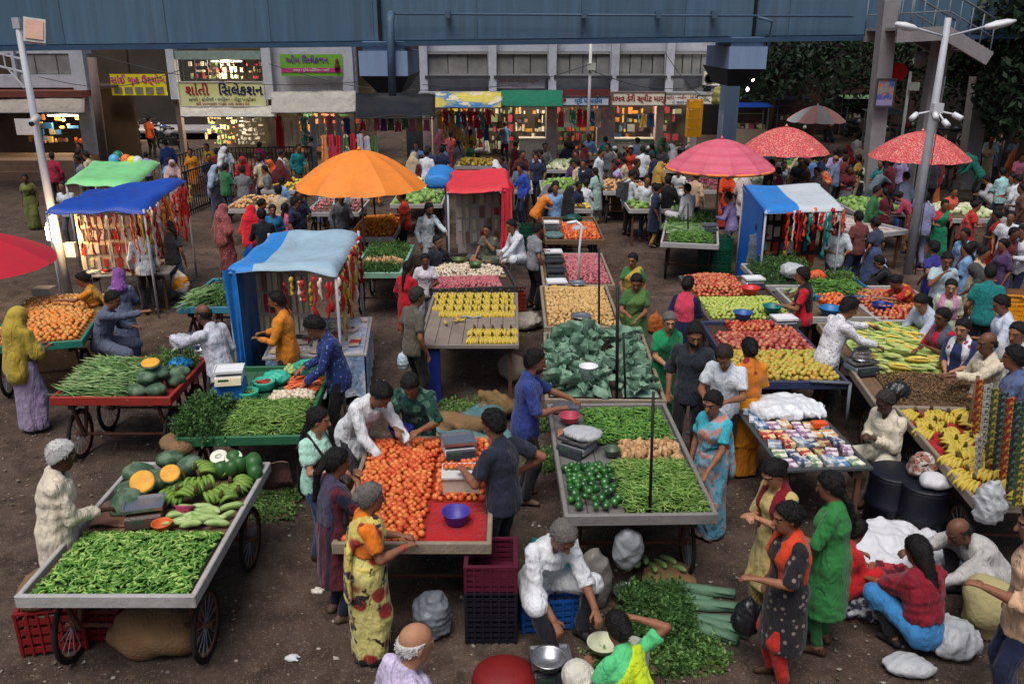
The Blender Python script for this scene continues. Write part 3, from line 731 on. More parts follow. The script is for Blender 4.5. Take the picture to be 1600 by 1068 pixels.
SHELFG = [mat((210, 60, 50), .5, .2, pat='island', col2=(240, 210, 90), col3=(60, 120, 170)), mat((230, 225, 215), .5, .2, pat='island', col2=(120, 150, 90), col3=(180, 60, 90)), mat((60, 70, 110), .5, .2, pat='island', col2=(210, 150, 60), col3=(235, 230, 220)), mat((150, 60, 80), .6, .2, pat='island', col2=(220, 130, 60), col3=(70, 110, 80))]
def shelf_goods(parent_label, x0, x1, z0, z1, Y, rows, seed, m, big=.12):
    q = random.Random(seed); b = MB()
    for r in range(rows):
        z = z0+(z1-z0)*r/rows; x = x0
        while x < x1:
            w = q.uniform(.05, big)*q.choice((.6, 1, 1, 2.2)); h = q.uniform(.25, .95)*(z1-z0)/rows; dy = q.uniform(-.5, .15)
            if q.random() < .8: b.box((x+w/2, Y+dy, z+h/2+.02), (w*.9, .12, h))
            x += w*q.uniform(1, 1.5)
    o = b.build('shelf_goods', m); tag(o, parent_label, 'goods', kind='stuff'); return o
def lamp(loc, power, col=(1, .85, .62), r=.08):
    d = bpy.data.lights.new('shop_light', 'POINT'); d.energy = power; d.color = col; d.shadow_soft_size = r; o = bpy.data.objects.new('shop_light', d); COL.objects.link(o); o.location = loc; return o
TUBE = mat((255, 244, 225), .4, 0, bump=0, emit=5.0)
def tube_light(x, y, z, w=1.1, power=25, where='over the shelves of a back shop'):
    b = MB(); b.tube([(x-w/2, y, z), (x+w/2, y, z)], .025, 8); f = thing('tube_light', 'bright tube light '+where, 'lamp', (0, 0, 0), 0, 'tube lights in the back shops')
    b.build('tube', TUBE, f, True); b = MB(); b.box((x, y, z+.05), (w+.06, .06, .04)); b.build('batten', FRAME, f)
    if power: lamp((x, y-.15, z-.12), power*3.0, (1, .8, .54))

def main_building():
    o = thing('shop_building', 'pale blue two storey shop block with five wide upper windows', 'building', (0, BY, 0))
    x0, x1 = px(658), px(1118)
    zt = 5.6; z1 = pz(143)
    cols = [658, 765, 858, 955, 1040, 1112]
    b = MB()
    # spandrels and lintels between pilasters, upper floor back
    b.box(((x0+x1)/2, .35, (pz(119)+z1)/2), (x1-x0, .3, pz(119)-z1-.004)); b.box(((x0+x1)/2, .35, (zt+pz(81))/2), (x1-x0, .3, zt-pz(81)))
    b.build('wall', WALL, o)
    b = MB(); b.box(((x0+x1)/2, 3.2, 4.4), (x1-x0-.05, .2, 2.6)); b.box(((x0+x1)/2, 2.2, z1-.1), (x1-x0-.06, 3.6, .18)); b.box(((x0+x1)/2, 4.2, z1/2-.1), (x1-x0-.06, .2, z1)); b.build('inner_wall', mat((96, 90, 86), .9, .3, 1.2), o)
    for c in cols:
        b = MB(); b.box((px(c)+.12, .0, zt/2+z1/2), (.30, .42, zt-z1)); b.build('pilaster', WALL, o)
    for c, w in ((660, .35), (858, .42), (945, .7), (1030, .3), (1085, .25)):
        b = MB(); b.box((px(c)+.12, .25, z1/2-.05), (w, .5, z1-.1)); b.build('pillar', mat((186, 170, 176), .8, .25, 2, .1, 20, dirt=.35), o)
    for a, c in zip(cols[:-1], cols[1:]): upper_window(o, a+9, c-1, 82, 118, 3 if c < 900 else 4, BY)
    b = MB(); b.box(((x0+x1)/2, -.25, z1-.04), (x1-x0+.1, 1.0, .1)); b.build('ledge', LEDGE, o)
    return x0, x1, z1
bx0, bx1, bz1 = main_building()
# lit shop interiors of the main block: goods, light
for i, (a, c) in enumerate(((672, 735), (738, 800), (806, 852), (872, 940), (965, 1022), (1040, 1082))):
    lab = ['folded garments stacked on shelves behind hanging shirts', 'small goods on shelves right of the hanging shirts', 'mobile accessories behind the bright glass counter', 'mixed wares in the shop below the blue and white board', 'sweets on display below the red lettered board', 'packets on shelves in the corner shop'][i]
    shelf_goods(lab, px(a), px(c), .3, bz1-.35, BY+3.2, 6, 40+i, SHELFG[i % 4], .16)
    tube_light((px(a)+px(c))/2, BY+1.4, bz1-.30, 1.0, [14, 10, 34, 10, 30, 12][i], ['above the hanging shirts', 'over the shelves beside the hanging shirts', 'over the white glass counter', 'behind the blue and white sign board', 'over the pale green sweet counter', 'in the corner shop by the yellow crates'][i])
def counter(name, label, x0, x1, z, Y, m, top=(205, 205, 200), d=.6):
    o = thing(name, label, 'counter', ((px(x0, Y)+px(x1, Y))/2, Y, 0)); w = px(x1, Y)-px(x0, Y)
    b = MB(); b.box((0, 0, z/2), (w, d, z)); b.build('body', m, o); b = MB(); b.box((0, 0, z+.025), (w+.06, d+.06, .05)); b.build('top', mat(top, .35), o)
    b = MB(); b.box((0, -d/2-.012, z*.5), (w*.9, .02, z*.7)); b.build('front_panel', mat((226, 222, 214), .5, .1, dirt=.2), o)
counter('glass_counter', 'white glass topped counter in the bright accessory shop', 812, 852, 1.05, BY+.3, mat((214, 210, 200), .5))
counter('sweet_counter', 'pale green sweet display counter under the red lettered board', 952, 1026, 1.0, BY+.6, mat((150, 176, 150), .5))

# awnings and boards of the main block
def text(body, size, loc, m, parent, name='lettering', rx=90, bold=.0):
    c = bpy.data.curves.new(name, 'FONT'); c.body = body; c.size = size; c.align_x = 'CENTER'; c.align_y = 'CENTER'; c.extrude = .004; c.resolution_u = 3; c.offset = bold; c.materials.append(m)
    t = bpy.data.objects.new(name, c); COL.objects.link(t); t.parent = parent; t.location = loc; t.rotation_euler = (R(rx), 0, 0); return t
def board(name, label, x0, x1, y0, y1, Y, m, frame=None, cat='sign', thick=.06):
    a, c = px(x0, Y), px(x1, Y); t, bt = pz(y0, Y), pz(y1, Y)
    o = thing(name, label, cat, ((a+c)/2, Y, (t+bt)/2)); b = MB(); b.box((0, 0, 0), (c-a, thick, t-bt)); b.build('panel', m, o)
    if frame:
        b = MB()
        for s in (-1, 1): b.box((s*((c-a)/2+.02), -.01, 0), (.04, thick+.03, t-bt+.08)); b.box((0, -.01, s*((t-bt)/2+.02)), (c-a, thick+.026, .04))
        b.build('frame', frame, o)
    return o, c-a, t-bt
RED = mat((150, 40, 45), .6, .1, bump=0); NAVY = mat((30, 30, 70), .6, .1, bump=0); MAG = mat((190, 60, 130), .6, .1, bump=0); WHT = mat((235, 235, 232), .6, .08, bump=0); BLUE = mat((40, 110, 180), .6, .1, bump=0); PURP = mat((110, 60, 140), .6, .1, bump=0)
AY = BY-.9
o, w, h = board('shop_sign', 'cream sign board with red Gujarati lettering above sweet counter', 958, 1040, 145, 164, AY, mat((232, 222, 208), .6, .08, 2, 0), mat((120, 96, 90), .6)); text('વૈભવ ડેરી સ્વીટ માર્ટ', .275, (0, -.04, 0), RED, o, bold=.008)
o, w, h = board('shop_sign', 'white sign board with small faint lettering right of red lettered board', 1042, 1088, 147, 163, AY, mat((222, 222, 216), .6, .08, 2, 0), mat((130, 126, 120), .6)); text('સ્વીટ • નમકીન • ડેરી', .14, (0, -.04, .06), RED, o); text('મો. 98250 41', .12, (0, -.04, -.12), BLUE, o)
o, w, h = board('shop_sign', 'small pale sign board at the end of the shop block', 1092, 1116, 150, 162, AY, mat((206, 208, 200), .6, .1, 2, 0), FRAME); text('ઓમ', .2, (0, -.04, 0), NAVY, o)
o, w, h = board('shop_sign', 'blue and white sign board under maroon awning strip', 880, 952, 152, 164, AY, mat((198, 214, 232), .6, .08, 2, 0), mat((70, 60, 66), .6)); text('શ્રી મોબાઈલ', .22, (.1, -.04, 0), BLUE, o, bold=.006); text('•', .5, (-.8, -.04, .02), RED, o)
o, w, h = board('awning_strip', 'maroon corrugated awning strip above blue and white board', 880, 955, 140, 150, AY+.1, mat((110, 52, 52), .7, .2), None, 'awning')
o, w, h = board('wall_lettering_board', 'faded white wall board with pink lettering below second window', 770, 852, 122, 138, BY+.02, mat((196, 196, 206), .8, .15, 2, 0), None); text('શ્રી હરિ મેડિકલ સ્ટોર', .19, (0, -.04, .08), mat((176, 110, 120), .7, .1, bump=0), o); text('જનરલ સ્ટોર', .13, (0, -.04, -.13), mat((176, 110, 120), .7, .1, bump=0), o)
def awning(name, label, pts, m, sag=.12, seed=1, nu=24, nv=10, drop=0.0, wr=.04, cat='awning', poles=None):
    P = [Vector(p) for p in pts]          # back-left, back-right, front-right, front-left
    c = sum(P, Vector())/4; nz = vnoise(seed)
    def f(u, v):
        p = (P[0]*(1-u)+P[1]*u)*(1-v)+(P[3]*(1-u)+P[2]*u)*v
        p = p-c; s = math.sin(math.pi*min(max(u, 0), 1))*math.sin(math.pi*v); e = abs(u-.5)*2
        p.z += -sag*s+wr*nz(p.x*2.2, p.y*2.2, 0)+wr*.6*nz(p.x*6, p.y*5, 3)
        if v > .93: p.z -= drop*(v-.93)/.07
        return p
    o = thing(name, label, cat, c); b = MB(); b.grid(f, nu, nv, .012); b.build('sheet', m, o, True)
    if poles:
        for p in poles:
            q = MB(); q.tube([Vector(p[0])-c, Vector(p[1])-c], .02, 6); q.build('pole', mat((120, 96, 70), .8), o, True)
    else:
        q = MB(); q.tube([P[3]-c-Vector((0, 0, .02)), P[2]-c-Vector((0, 0, .02))], .02, 6); q.build('front_rail', FRAME, o, True)
    return o
def awn(name, label, x0, x1, y0, y1, m, d=1.3, Y=AY, **k):
    a, b_ = AT(x0, y0, Y), AT(x1, y0, Y); c, e = AT(x1, y1, Y-d), AT(x0, y1, Y-d)
    return awning(name, label, (a, b_, c, e), m, **k)
awn('awning', 'yellow awning with blue patch above hanging shirts', 680, 785, 142, 168, cl((205, 190, 90), pat='blotch', col2=(60, 120, 170), col3=(210, 200, 170), ps=.7, rough=.6), seed=3)
awn('awning', 'dark green awning sheet left of maroon strip', 783, 879, 142, 166, cl((14, 110, 84), rough=.6), seed=4, sag=.2)
AC = thing('air_conditioner', 'white outdoor air conditioner unit at the end of windows', 'air conditioner', (px(1108), BY-.4, pz(122)))
b = MB(); b.box((0, 0, 0), (.62, .3, .5)); b.build('body', mat((205, 204, 198), .5, .12, dirt=.3), AC); b = MB()
for i in range(5): b.lathe([(.05+.035*i, 0), (.06+.035*i, 0), (.06+.035*i, .01), (.05+.035*i, .01)], 20)
g = b.build('fan_grille', mat((70, 72, 74), .5), AC, loc=(-.1, -.16, 0)); g.rotation_euler = (R(90), 0, 0)
for s in (-1, 1): b = MB(); b.box((s*.22, .15, -.3), (.04, .5, .12)); b.build('bracket', FRAME, AC)
# ---- second block: the selection shop
def second_block():
    o = thing('shop_building', 'grey shop block with long yellow banner and green board', 'building', (0, BY, 0)); x0, x1 = px(272), px(556); zm = pz(165)
    b = MB(); b.box(((px(412)+x1)/2, .3, (5.6+zm)/2), (x1-px(412), .3, 5.6-zm)); b.build('wall', WALL, o)
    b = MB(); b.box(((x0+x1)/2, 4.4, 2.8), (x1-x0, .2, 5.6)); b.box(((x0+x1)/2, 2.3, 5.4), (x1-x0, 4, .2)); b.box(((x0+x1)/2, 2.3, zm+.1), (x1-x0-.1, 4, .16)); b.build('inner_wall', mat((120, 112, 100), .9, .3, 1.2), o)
    b = MB(); b.box(((x0+px(412))/2, .1, (pz(80)+pz(93))/2), (px(412)-x0, .5, pz(80)-pz(93))); b.build('shutter_box', mat((130, 150, 146), .7, .2, dirt=.3), o)
    for c, w in ((272, .3), (420, .35), (545, .42)):
        b = MB(); b.box((px(c), .0, 4.1), (w, .4, 3.0)); b.build('pilaster', WALL, o); b = MB(); b.box((px(c), .1, 1.3), (w*.6, .3, 2.598)); b.build('pillar', mat((104, 92, 86), .85, .3, 2, .1, 20, dirt=.4), o)
    for i in range(7): b = MB(); b.box((px(282+i*20), .28, (pz(94)+pz(126))/2), (.04, .05, pz(94)-pz(126))); b.build('window_bar', FRAME, o)
second_block()
shelf_goods('crowded glassware in the lit upper showroom', px(280), px(408), pz(126), pz(96), BY+1.6, 3, 61, SHELFG[1], .14)
shelf_goods('bright small wares on shelves under long yellow banner', px(290), px(338), pz(245)+.3, pz(184), BY+1.9, 6, 62, mat((235, 200, 150), .5, .2, pat='island', col2=(200, 120, 80), col3=(150, 190, 120)), .12)
shelf_goods('silver and white utensils on shelves beside bright wares', px(343), px(380), pz(245)+.3, pz(184), BY+1.9, 7, 63, mat((190, 190, 186), .3, .2, pat='island', col2=(120, 124, 130), col3=(230, 230, 226)), .1)
tube_light(px(345), BY+.9, pz(97), 1.2, 30, 'in the upper glassware showroom'); tube_light(px(320), BY+1.0, pz(184), 1.0, 45, 'under the long yellow banner'); tube_light(px(480), BY+1.2, pz(172), 1.0, 34, 'under the wide grey canvas awning'); shelf_goods('folded cloth stacked on shelves under the wide grey awning', px(432), px(538), .3, pz(178), BY+2.2, 6, 67, SHELFG[3], .3)
o, w, h = board('shop_banner', 'long yellow banner with red and navy Gujarati shop name', 278, 410, 129, 165, AY, mat((206, 206, 130), .6, .12, 1.5, 0, pat='grad', col2=(222, 222, 176), ps=.8), mat((200, 200, 190), .6), 'banner')
text('શાંતી', .50, (-.92, -.045, .12), RED, o, bold=.012); text('િસલેકશન', .50, (.72, -.045, .12), NAVY, o, bold=.012); text('કટલરી • હોઝીયરી • ઇમિટેશન • ગીફ્ટ આર્ટીકલ', .15, (0, -.045, -.20), mat((60, 90, 60), .6, bump=0), o); text('શ્રી અન્નપૂર્ણા માર્કેટ પાસે, સ્ટેશન રોડ', .14, (0, -.045, -.36), RED, o)
o, w, h = board('shop_banner', 'lime green board with magenta strip and violet lettering', 440, 536, 85, 119, BY-.22, mat((110, 170, 60), .6, .12, 1.5, 0), None, 'banner'); text('ઓમ િસલેકશન', .30, (-.15, -.045, .18), PURP, o, bold=.008)
b = MB(); b.box((0, -.045, -.18), (w*.98, .012, .16)); b.build('strip', MAG, o); text('કપડા • ડ્રેસ મટીરીયલ • સાડી', .13, (0, -.06, -.18), WHT, o)
b = MB(); b.lathe([(.10, -.25), (.11, -.1), (.06, .0), (.07, .06), (.05, .14), (.0, .2)], 10, (w*.42, -.05, .08)); b.build('figure_print', mat((96, 40, 40), .7), o, True)
awn('awning', 'dirty white awning below the long yellow banner', 282, 432, 166, 182, cl((196, 192, 182), rough=.6, dirt=.4), seed=6, d=1.0)
awn('awning', 'wide grey canvas awning below the lime green board', 424, 556, 143, 176, cl((176, 172, 164), rough=.65, dirt=.35), seed=7, d=1.3)
awn('awning', 'black plastic awning sheet over the gap below pier cap', 556, 680, 146, 184, mat((34, 35, 40), .42, .3, 3, .3, 9), seed=8, d=2.0, sag=.25, wr=.09)
awn('awning', 'thin dark green awning edge left of the grey canvas', 372, 432, 176, 182, cl((20, 90, 76)), seed=9, d=.6)
# ---- left block
def left_block():
    LYY = BY-1.5
    o = thing('shop_building', 'brown arcade shop building at the far left edge', 'building', (0, LYY, 0)); x0, x1 = px(-150, LYY), px(140, LYY); g = lambda y: pz(y, LYY)
    b = MB(); b.box(((x0+x1)/2, .2, (g(117)+g(137))/2), (x1-x0, .4, g(117)-g(137))); b.box(((x0+x1)/2, .25, (5.6+g(84))/2), (x1-x0, .4, 5.6-g(84))); b.build('wall', WALL, o)
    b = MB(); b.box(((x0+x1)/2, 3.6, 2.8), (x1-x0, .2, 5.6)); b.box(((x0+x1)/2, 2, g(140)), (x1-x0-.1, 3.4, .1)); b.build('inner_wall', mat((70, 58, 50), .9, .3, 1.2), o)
    b = MB(); b.box((px(128, LYY), .0, 2.8), (.5, .5, 5.6)); b.build('pillar', WALL, o); b = MB(); b.box((px(28, LYY), .0, g(100)), (.12, .3, 1)); b.build('pillar', WALL, o)
    b = MB(); b.box(((x0+x1)/2, -.35, g(145)), (x1-x0, .9, .22)); b.build('ledge', mat((120, 66, 60), .8, .25, 2, dirt=.4), o)
    b = MB(); b.box(((x0+x1)/2, -.9, .35), (x1-x0, 2.2, .7)); b.build('plinth', mat((150, 120, 98), .85, .2, 1.5, .2, 20, dirt=.35), o)
    b = MB(); b.box(((x0+x1)/2-.2, -1.9, .16), (x1-x0-.8, .5, .32)); b.build('step', mat((140, 114, 96), .85, .2, 1.5, .2, 20, dirt=.35), o)
    for i in range(3):
        b = MB(); b.box((px(40+34*i, LYY), .1, g(100)), (px(33)-px(0)-.06, .03, .72)); b.build('pane', GLASS, o)
left_block()
awn('awning', 'grey white canvas awning on the arcade at far left', -140, 132, 152, 176, cl((170, 162, 152), rough=.65, dirt=.4), seed=10, d=.9, Y=BY-2.2)
shelf_goods('colourful packets on the shelf of the arcade shop', px(10, BY-1), px(128, BY-1), pz(226, BY-1), pz(180, BY-1), BY-.2, 4, 66, SHELFG[0], .22)
tube_light(px(80, BY-1), BY-.6, pz(182, BY-1), 1.2, 26, 'in the arcade shop at far left')
b = MB(); b.tube([AT(143, 90, BY-2.6), AT(163, 250, BY-2.6)], .16, 10); o = tag(b.build('pipe_column', mat((120, 104, 98), .8, .3, 2, .1, 20, dirt=.4), None, True), 'leaning grey brown pipe column beside the alley', 'column')
# ---- alley with banner, scooters behind
o, w, h = board('shop_banner', 'small yellow banner with magenta lettering hung over the alley', 172, 258, 116, 149, BY+1.0, mat((214, 206, 40), .6, .1, 1.5, 0), None, 'banner'); text('સાંઈ ગૃહ ઉદ્યોગ', .36, (0, -.045, .18), MAG, o, bold=.008)
b = MB(); [b.box((-w*.38+i*w*.19, -.045, -.22), (w*.14, .012, .26)) for i in range(5)]; b.build('portrait_print', mat((120, 116, 100), .6, .4, 9), o)
b = MB(); b.box((0, 0, 2.8), (34, .3, 5.6)); tag(b.build('back_wall', mat((58, 52, 48), .9, .35, .8, .1, 10), None, loc=(-14, 52, 0)), 'dim brown wall closing the alley behind the shops', 'wall')
b = MB(); b.box((0, 0, .6), (6.5, 3, .1)); tag(b.build('alley_ramp', CONC, None, loc=(px(215, 44), 46, -.2)), 'raised concrete paving at the end of the alley', 'ramp', kind='structure')
tube_light(px(205, 44), 44.5, 2.2, 1.2, 50, 'deep in the alley')
def motorbike(x, y, rz, label, col):
    o = thing('motorbike', label, 'motorbike', (x, y, 0), rz, 'motorbikes parked in front of the back shops')
    for yy in (-.62, .62):
        b = MB(); b.tube([(0, yy+.27*math.cos(t*math.pi/8), .29+.27*math.sin(t*math.pi/8)) for t in range(17)], .045, 6, False); wv = b.build('wheel', mat((24, 24, 26), .8), o, True)
        b = MB(); [b.bar((0, yy, .29), (0, yy+.25*math.cos(t), .29+.25*math.sin(t)), .012) for t in (0, 1.05, 2.1, 3.15, 4.2, 5.25)]; b.build('spokes', PIPE, wv)
    b = MB(); b.tube([(0, .62, .29), (0, .44, .85), (0, .36, 1.02)], .03, 6); b.tube([(-.32, .30, 1.06), (0, .36, 1.02), (.32, .30, 1.06)], .018, 6); b.build('fork', FRAME, o, True)
    b = MB(); b.lathe([(.02, -.26), (.11, -.2), (.15, 0), (.12, .2), (.03, .27)], 10); t = b.build('tank', mat(col, .3, .1), o, True, (0, .16, .78)); t.rotation_euler = (R(90), 0, 0)
    b = MB(); b.box((0, -.34, .78), (.24, .66, .1)); s = b.build('seat', mat((22, 22, 24), .6), o); s.modifiers.new('b', 'BEVEL').width = .04
    b = MB(); b.box((0, .06, .42), (.24, .4, .34)); b.tube([(.13, -.1, .3), (.14, -.75, .34)], .045, 8); b.build('engine', mat((70, 70, 72), .4, .2, metal=.6), o)
    b = MB(); b.lathe([(.02, 0), (.09, .03), (.09, .07), (.0, .1)], 10); h = b.build('headlight', mat((200, 200, 196), .2), o, True, (0, .48, .9)); h.rotation_euler = (R(-90), 0, 0)
for i, (x_, y_, yy) in enumerate(((212, 190, 43), (238, 192, 44), (258, 196, 42.5), (268, 212, 40))):
    p = AT(x_, y_, yy); motorbike(p.x, yy, R(20+i*15), ['red tanked motorbike deep in the alley under the yellow banner', 'black tanked motorbike standing beside another in the alley', 'blue tanked motorbike near the alley mouth', 'silver tanked motorbike at the corner of the selection shop'][i], [(130, 30, 30), (26, 26, 30), (40, 60, 120), (140, 140, 146)][i])
for i, x_ in enumerate((962, 985, 1008, 1040, 1062)):
    p = AT(x_, 226, 33.8); motorbike(p.x, 34.2+.2*(i % 2), R(175+i*9), '%s motorbike from the pale column before the sweet shop' % ['first', 'second', 'third', 'fourth', 'fifth'][i], [(30, 30, 34), (120, 26, 26), (40, 50, 60), (24, 24, 26), (50, 50, 56)][i])
# ---- right: dark space under the road, stair bridge, tree
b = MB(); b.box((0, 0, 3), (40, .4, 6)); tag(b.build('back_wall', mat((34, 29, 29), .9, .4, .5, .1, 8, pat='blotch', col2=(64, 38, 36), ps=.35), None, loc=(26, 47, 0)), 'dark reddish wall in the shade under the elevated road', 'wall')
def tall_pillar(name, label, x0, y0, x1, y1, Y, w, m):
    a, c = AT(x0, y0, Y), AT(x1, y1, Y); o = thing(name, label, 'column', (c.x, Y, 0)); b = MB()
    b.add([(-w/2, -w/2, 0), (w/2, -w/2, 0), (w/2, w/2, 0), (-w/2, w/2, 0)]+[(a.x-c.x+s*w/2, t*w/2, a.z) for s, t in ((-1, -1), (1, -1), (1, 1), (-1, 1))], [(0,1,5,4),(1,2,6,5),(2,3,7,6),(3,0,4,7),(4,5,6,7)]); b.build('shaft', m, o)
    b = MB(); b.box((0, 0, .12), (w*1.3, w*1.3, .24)); b.build('footing', CONC, o); return o
tall_pillar('concrete_column', 'grey concrete column right of the road girder with a poster', 1392, -20, 1372, 205, 25.6, .42, CONC)
tall_pillar('concrete_column', 'grey concrete column behind the twin lamp post', 1472, 60, 1444, 205, 25.8, .40, CONC)
tall_pillar('concrete_column', 'pale concrete column in front of the dark tree', 1532, 120, 1524, 205, 30, .5, CONC)
o, w, h = board('poster', 'small blue and orange poster fixed to the concrete column', 1373, 1399, 125, 166, 25.2, mat((150, 140, 130), .6, .2, 2, 0, pat='blotch', col2=(60, 90, 160), col3=(200, 110, 60), ps=3.), FRAME, 'poster'); b = MB(); b.box((0, -.04, -h*.36), (w*.98, .012, h*.22)); b.build('strip', mat((150, 140, 180), .6), o)
def stair_bridge():
    o = thing('stair_bridge', 'grey steel footbridge stair at the top right corner', 'stairs', (0, 24.6, 0)); W = lambda x, y: AT(x, y, 24.6)-Vector((0, 24.6, 0))
    for dy in (0, 2.2):
        b = MB(); a, c, e = W(1400, 56), W(1478, 52), W(1545, 92); k = Vector((0, dy, 0)); b.bar(a+k, c+k, .12, .35); b.bar(c+k, e+k, .12, .35); b.build('stringer', CONC, o)
        b = MB(); u = Vector((0, 0, 1.0)); b.tube([a+k+u, c+k+u, e+k+u], .03, 6); b.tube([a+k+u*.55, c+k+u*.55, e+k+u*.55], .02, 6)
        for t in range(9):
            p = a.lerp(c, t/4) if t < 5 else c.lerp(e, (t-4)/4); b.tube([p+k, p+k+u], .02, 6)
        b.build('railing', PIPE, o, True)
    c, e = W(1478, 52), W(1545, 92)
    for i in range(9):
        p = c.lerp(e, i/9); b = MB(); b.box((p.x+.1, 1.1, p.z+.1), (.32, 2.05, .05)); b.build('tread', CONC, o)
    b = MB(); a = W(1400, 56); b.box(((a.x+c.x)/2, 1.1, c.z+.1), (c.x-a.x-.02, 2.05, .08)); b.build('deck', CONC, o)
stair_bridge()
LEAF = [mat((34, 56, 32), .6, .35, 3, 0), mat((28, 48, 28), .6, .35, 3, 0), mat((64, 98, 48), .6, .35, 3, 0)]
def leafy_tree(label, base, H, rad, n, seed, m):
    q = np.random.RandomState(seed); o = thing('tree', label, 'tree', base)
    b = MB(); b.tube([(0, 0, 0), (.1, 0, H*.3), (0, .1, H*.55), (.1, 0, H*.8)], .2, 8, True, [.22, .18, .13, .05])
    lobes = []
    for i in range(16):
        t = q.uniform(0, 6.28); r = rad*q.uniform(.15, .75); z = H*q.uniform(.42, .98); c = np.array([r*math.cos(t), r*math.sin(t), z]); lobes.append((c, rad*q.uniform(.28, .5)))
        b.tube([(0, .05, H*.45), tuple(c*.6+np.array([0, 0, H*.2])), tuple(c)], .05, 5, True, [.09, .05, .02])
    b.build('trunk', mat((74, 60, 48), .9, .3, 4, .3, 20), o, True)
    V = []; 
    for i in range(n):
        c, r = lobes[q.randint(16)]; d = q.normal(size=3); d /= np.linalg.norm(d); p = c+d*r*q.uniform(.55, 1)**.6; a = q.normal(size=3); a /= np.linalg.norm(a); e = np.cross(a, q.normal(size=3)); e /= np.linalg.norm(e); s = q.uniform(.10, .2)
        V += [p-a*s, p+e*s*.42, p+a*s, p-e*s*.42]
    me = np_mesh('crown', np.array(V), np.arange(4*n).reshape(-1, 4), False); me.materials.append(m); link('crown', me, o)
leafy_tree('dark leafy tree at the top right corner', (15.9, 27.6, 0), 6.4, 2.5, 5200, 5, LEAF[1])
leafy_tree('wide dark tree in the shade beyond the striped umbrella', (12.5, 43.5, 0), 6.0, 3.6, 4200, 7, LEAF[1]); leafy_tree('dark bushy tree deep under the road by the pier', (17.5, 42, 0), 5.6, 3.2, 3600, 8, LEAF[0])
leafy_tree('smaller dark green tree behind the pale column at right', (17.0, 32, 0), 5.0, 2.4, 2600, 6, LEAF[0])
# ---- poles and lamps
POLE = mat((176, 180, 188), .5, .12, 5, .05, 30, dirt=.15)
def left_lamp():
    p = G(112, 482); o = thing('lamp_post', 'pale grey lamp post at left with square floodlight and lit bulb', 'lamp post', p); W = lambda x, y: AT(x, y, p.y)-p
    b = MB(); b.tube([(0, 0, 0), W(75, 300), W(28, 40)], .07, 10, True, [.085, .075, .055]); b.build('shaft', POLE, o, True)
    a = W(28, 42); b = MB(); b.box(a+Vector((0, 0, .06)), (.12, .12, .18)); b.build('top_cap', POLE, o)
    c = W(54, 49); b = MB(); b.box((0, 0, 0), (.34, .12, .42), 0); f = b.build('floodlight', mat((190, 190, 186), .4), o, loc=c); f.rotation_euler = (R(-20), R(8), R(25)); b = MB(); b.box((0, -.07, 0), (.27, .02, .33)); b.build('lens', mat((214, 170, 150), .3), f)
    b = MB(); b.bar(a+Vector((.02, 0, -.1)), c, .03); b.build('bracket', POLE, o)
    e = W(33, 92); b = MB(); d = Vector((-1.3, .2, .28)); b.bar(e, e+d, .03); b.bar(e-Vector((0, 0, .22)), e+d-Vector((0, 0, .22)), .03); [b.bar(e+d*t, e+d*t-Vector((0, 0, .22)), .02) for t in (.25, .5, .75)]; b.bar(e+d*.03-Vector((0, 0, .5)), e+d*.22-Vector((0, 0, .22)), .03); b.build('side_bracket', POLE, o)
    c = W(60, 183); b = MB(); b.tube([c+Vector((.02, -.05, 0)), c+Vector((.04, -.34, -.08))], .06, 10); b.build('camera', mat((190, 192, 196), .4), o, True); b = MB(); b.tube([c+Vector((.04, -.345, -.082)), c+Vector((.041, -.36, -.085))], .045, 10); b.build('camera_lens', mat((14, 14, 16), .2), o, True)
    b = MB(); b.box(W(44, 198)+Vector((0, -.02, 0)), (.42, .03, .28)); b.build('plate', mat((190, 190, 190), .6, .1, dirt=.2), o)
    b = MB(); b.box(W(102, 392)+Vector((.05, .12, 0)), (.20, .12, .27)); b.build('junction_box', mat((206, 200, 186), .6, .1, dirt=.2), o)
    c = W(86, 360)+Vector((0, -.22, 0)); b = MB(); b.lathe([(.02, -.14), (.05, -.13), (.05, .10), (.035, .14), (.03, .19)], 12, c); b.build('lit_bulb', mat((255, 220, 160), .4, 0, bump=0, emit=60.0), o, True)
    b = MB(); b.tube([c+Vector((0, 0, .18)), c+Vector((0, .02, .3)), c+Vector((0, .2, .32))], .015, 6); b.build('bulb_arm', FRAME, o, True)
    lamp(tuple(p+c+Vector((.3, -.3, -.02))), 60, (1, .68, .34), .06)
left_lamp()
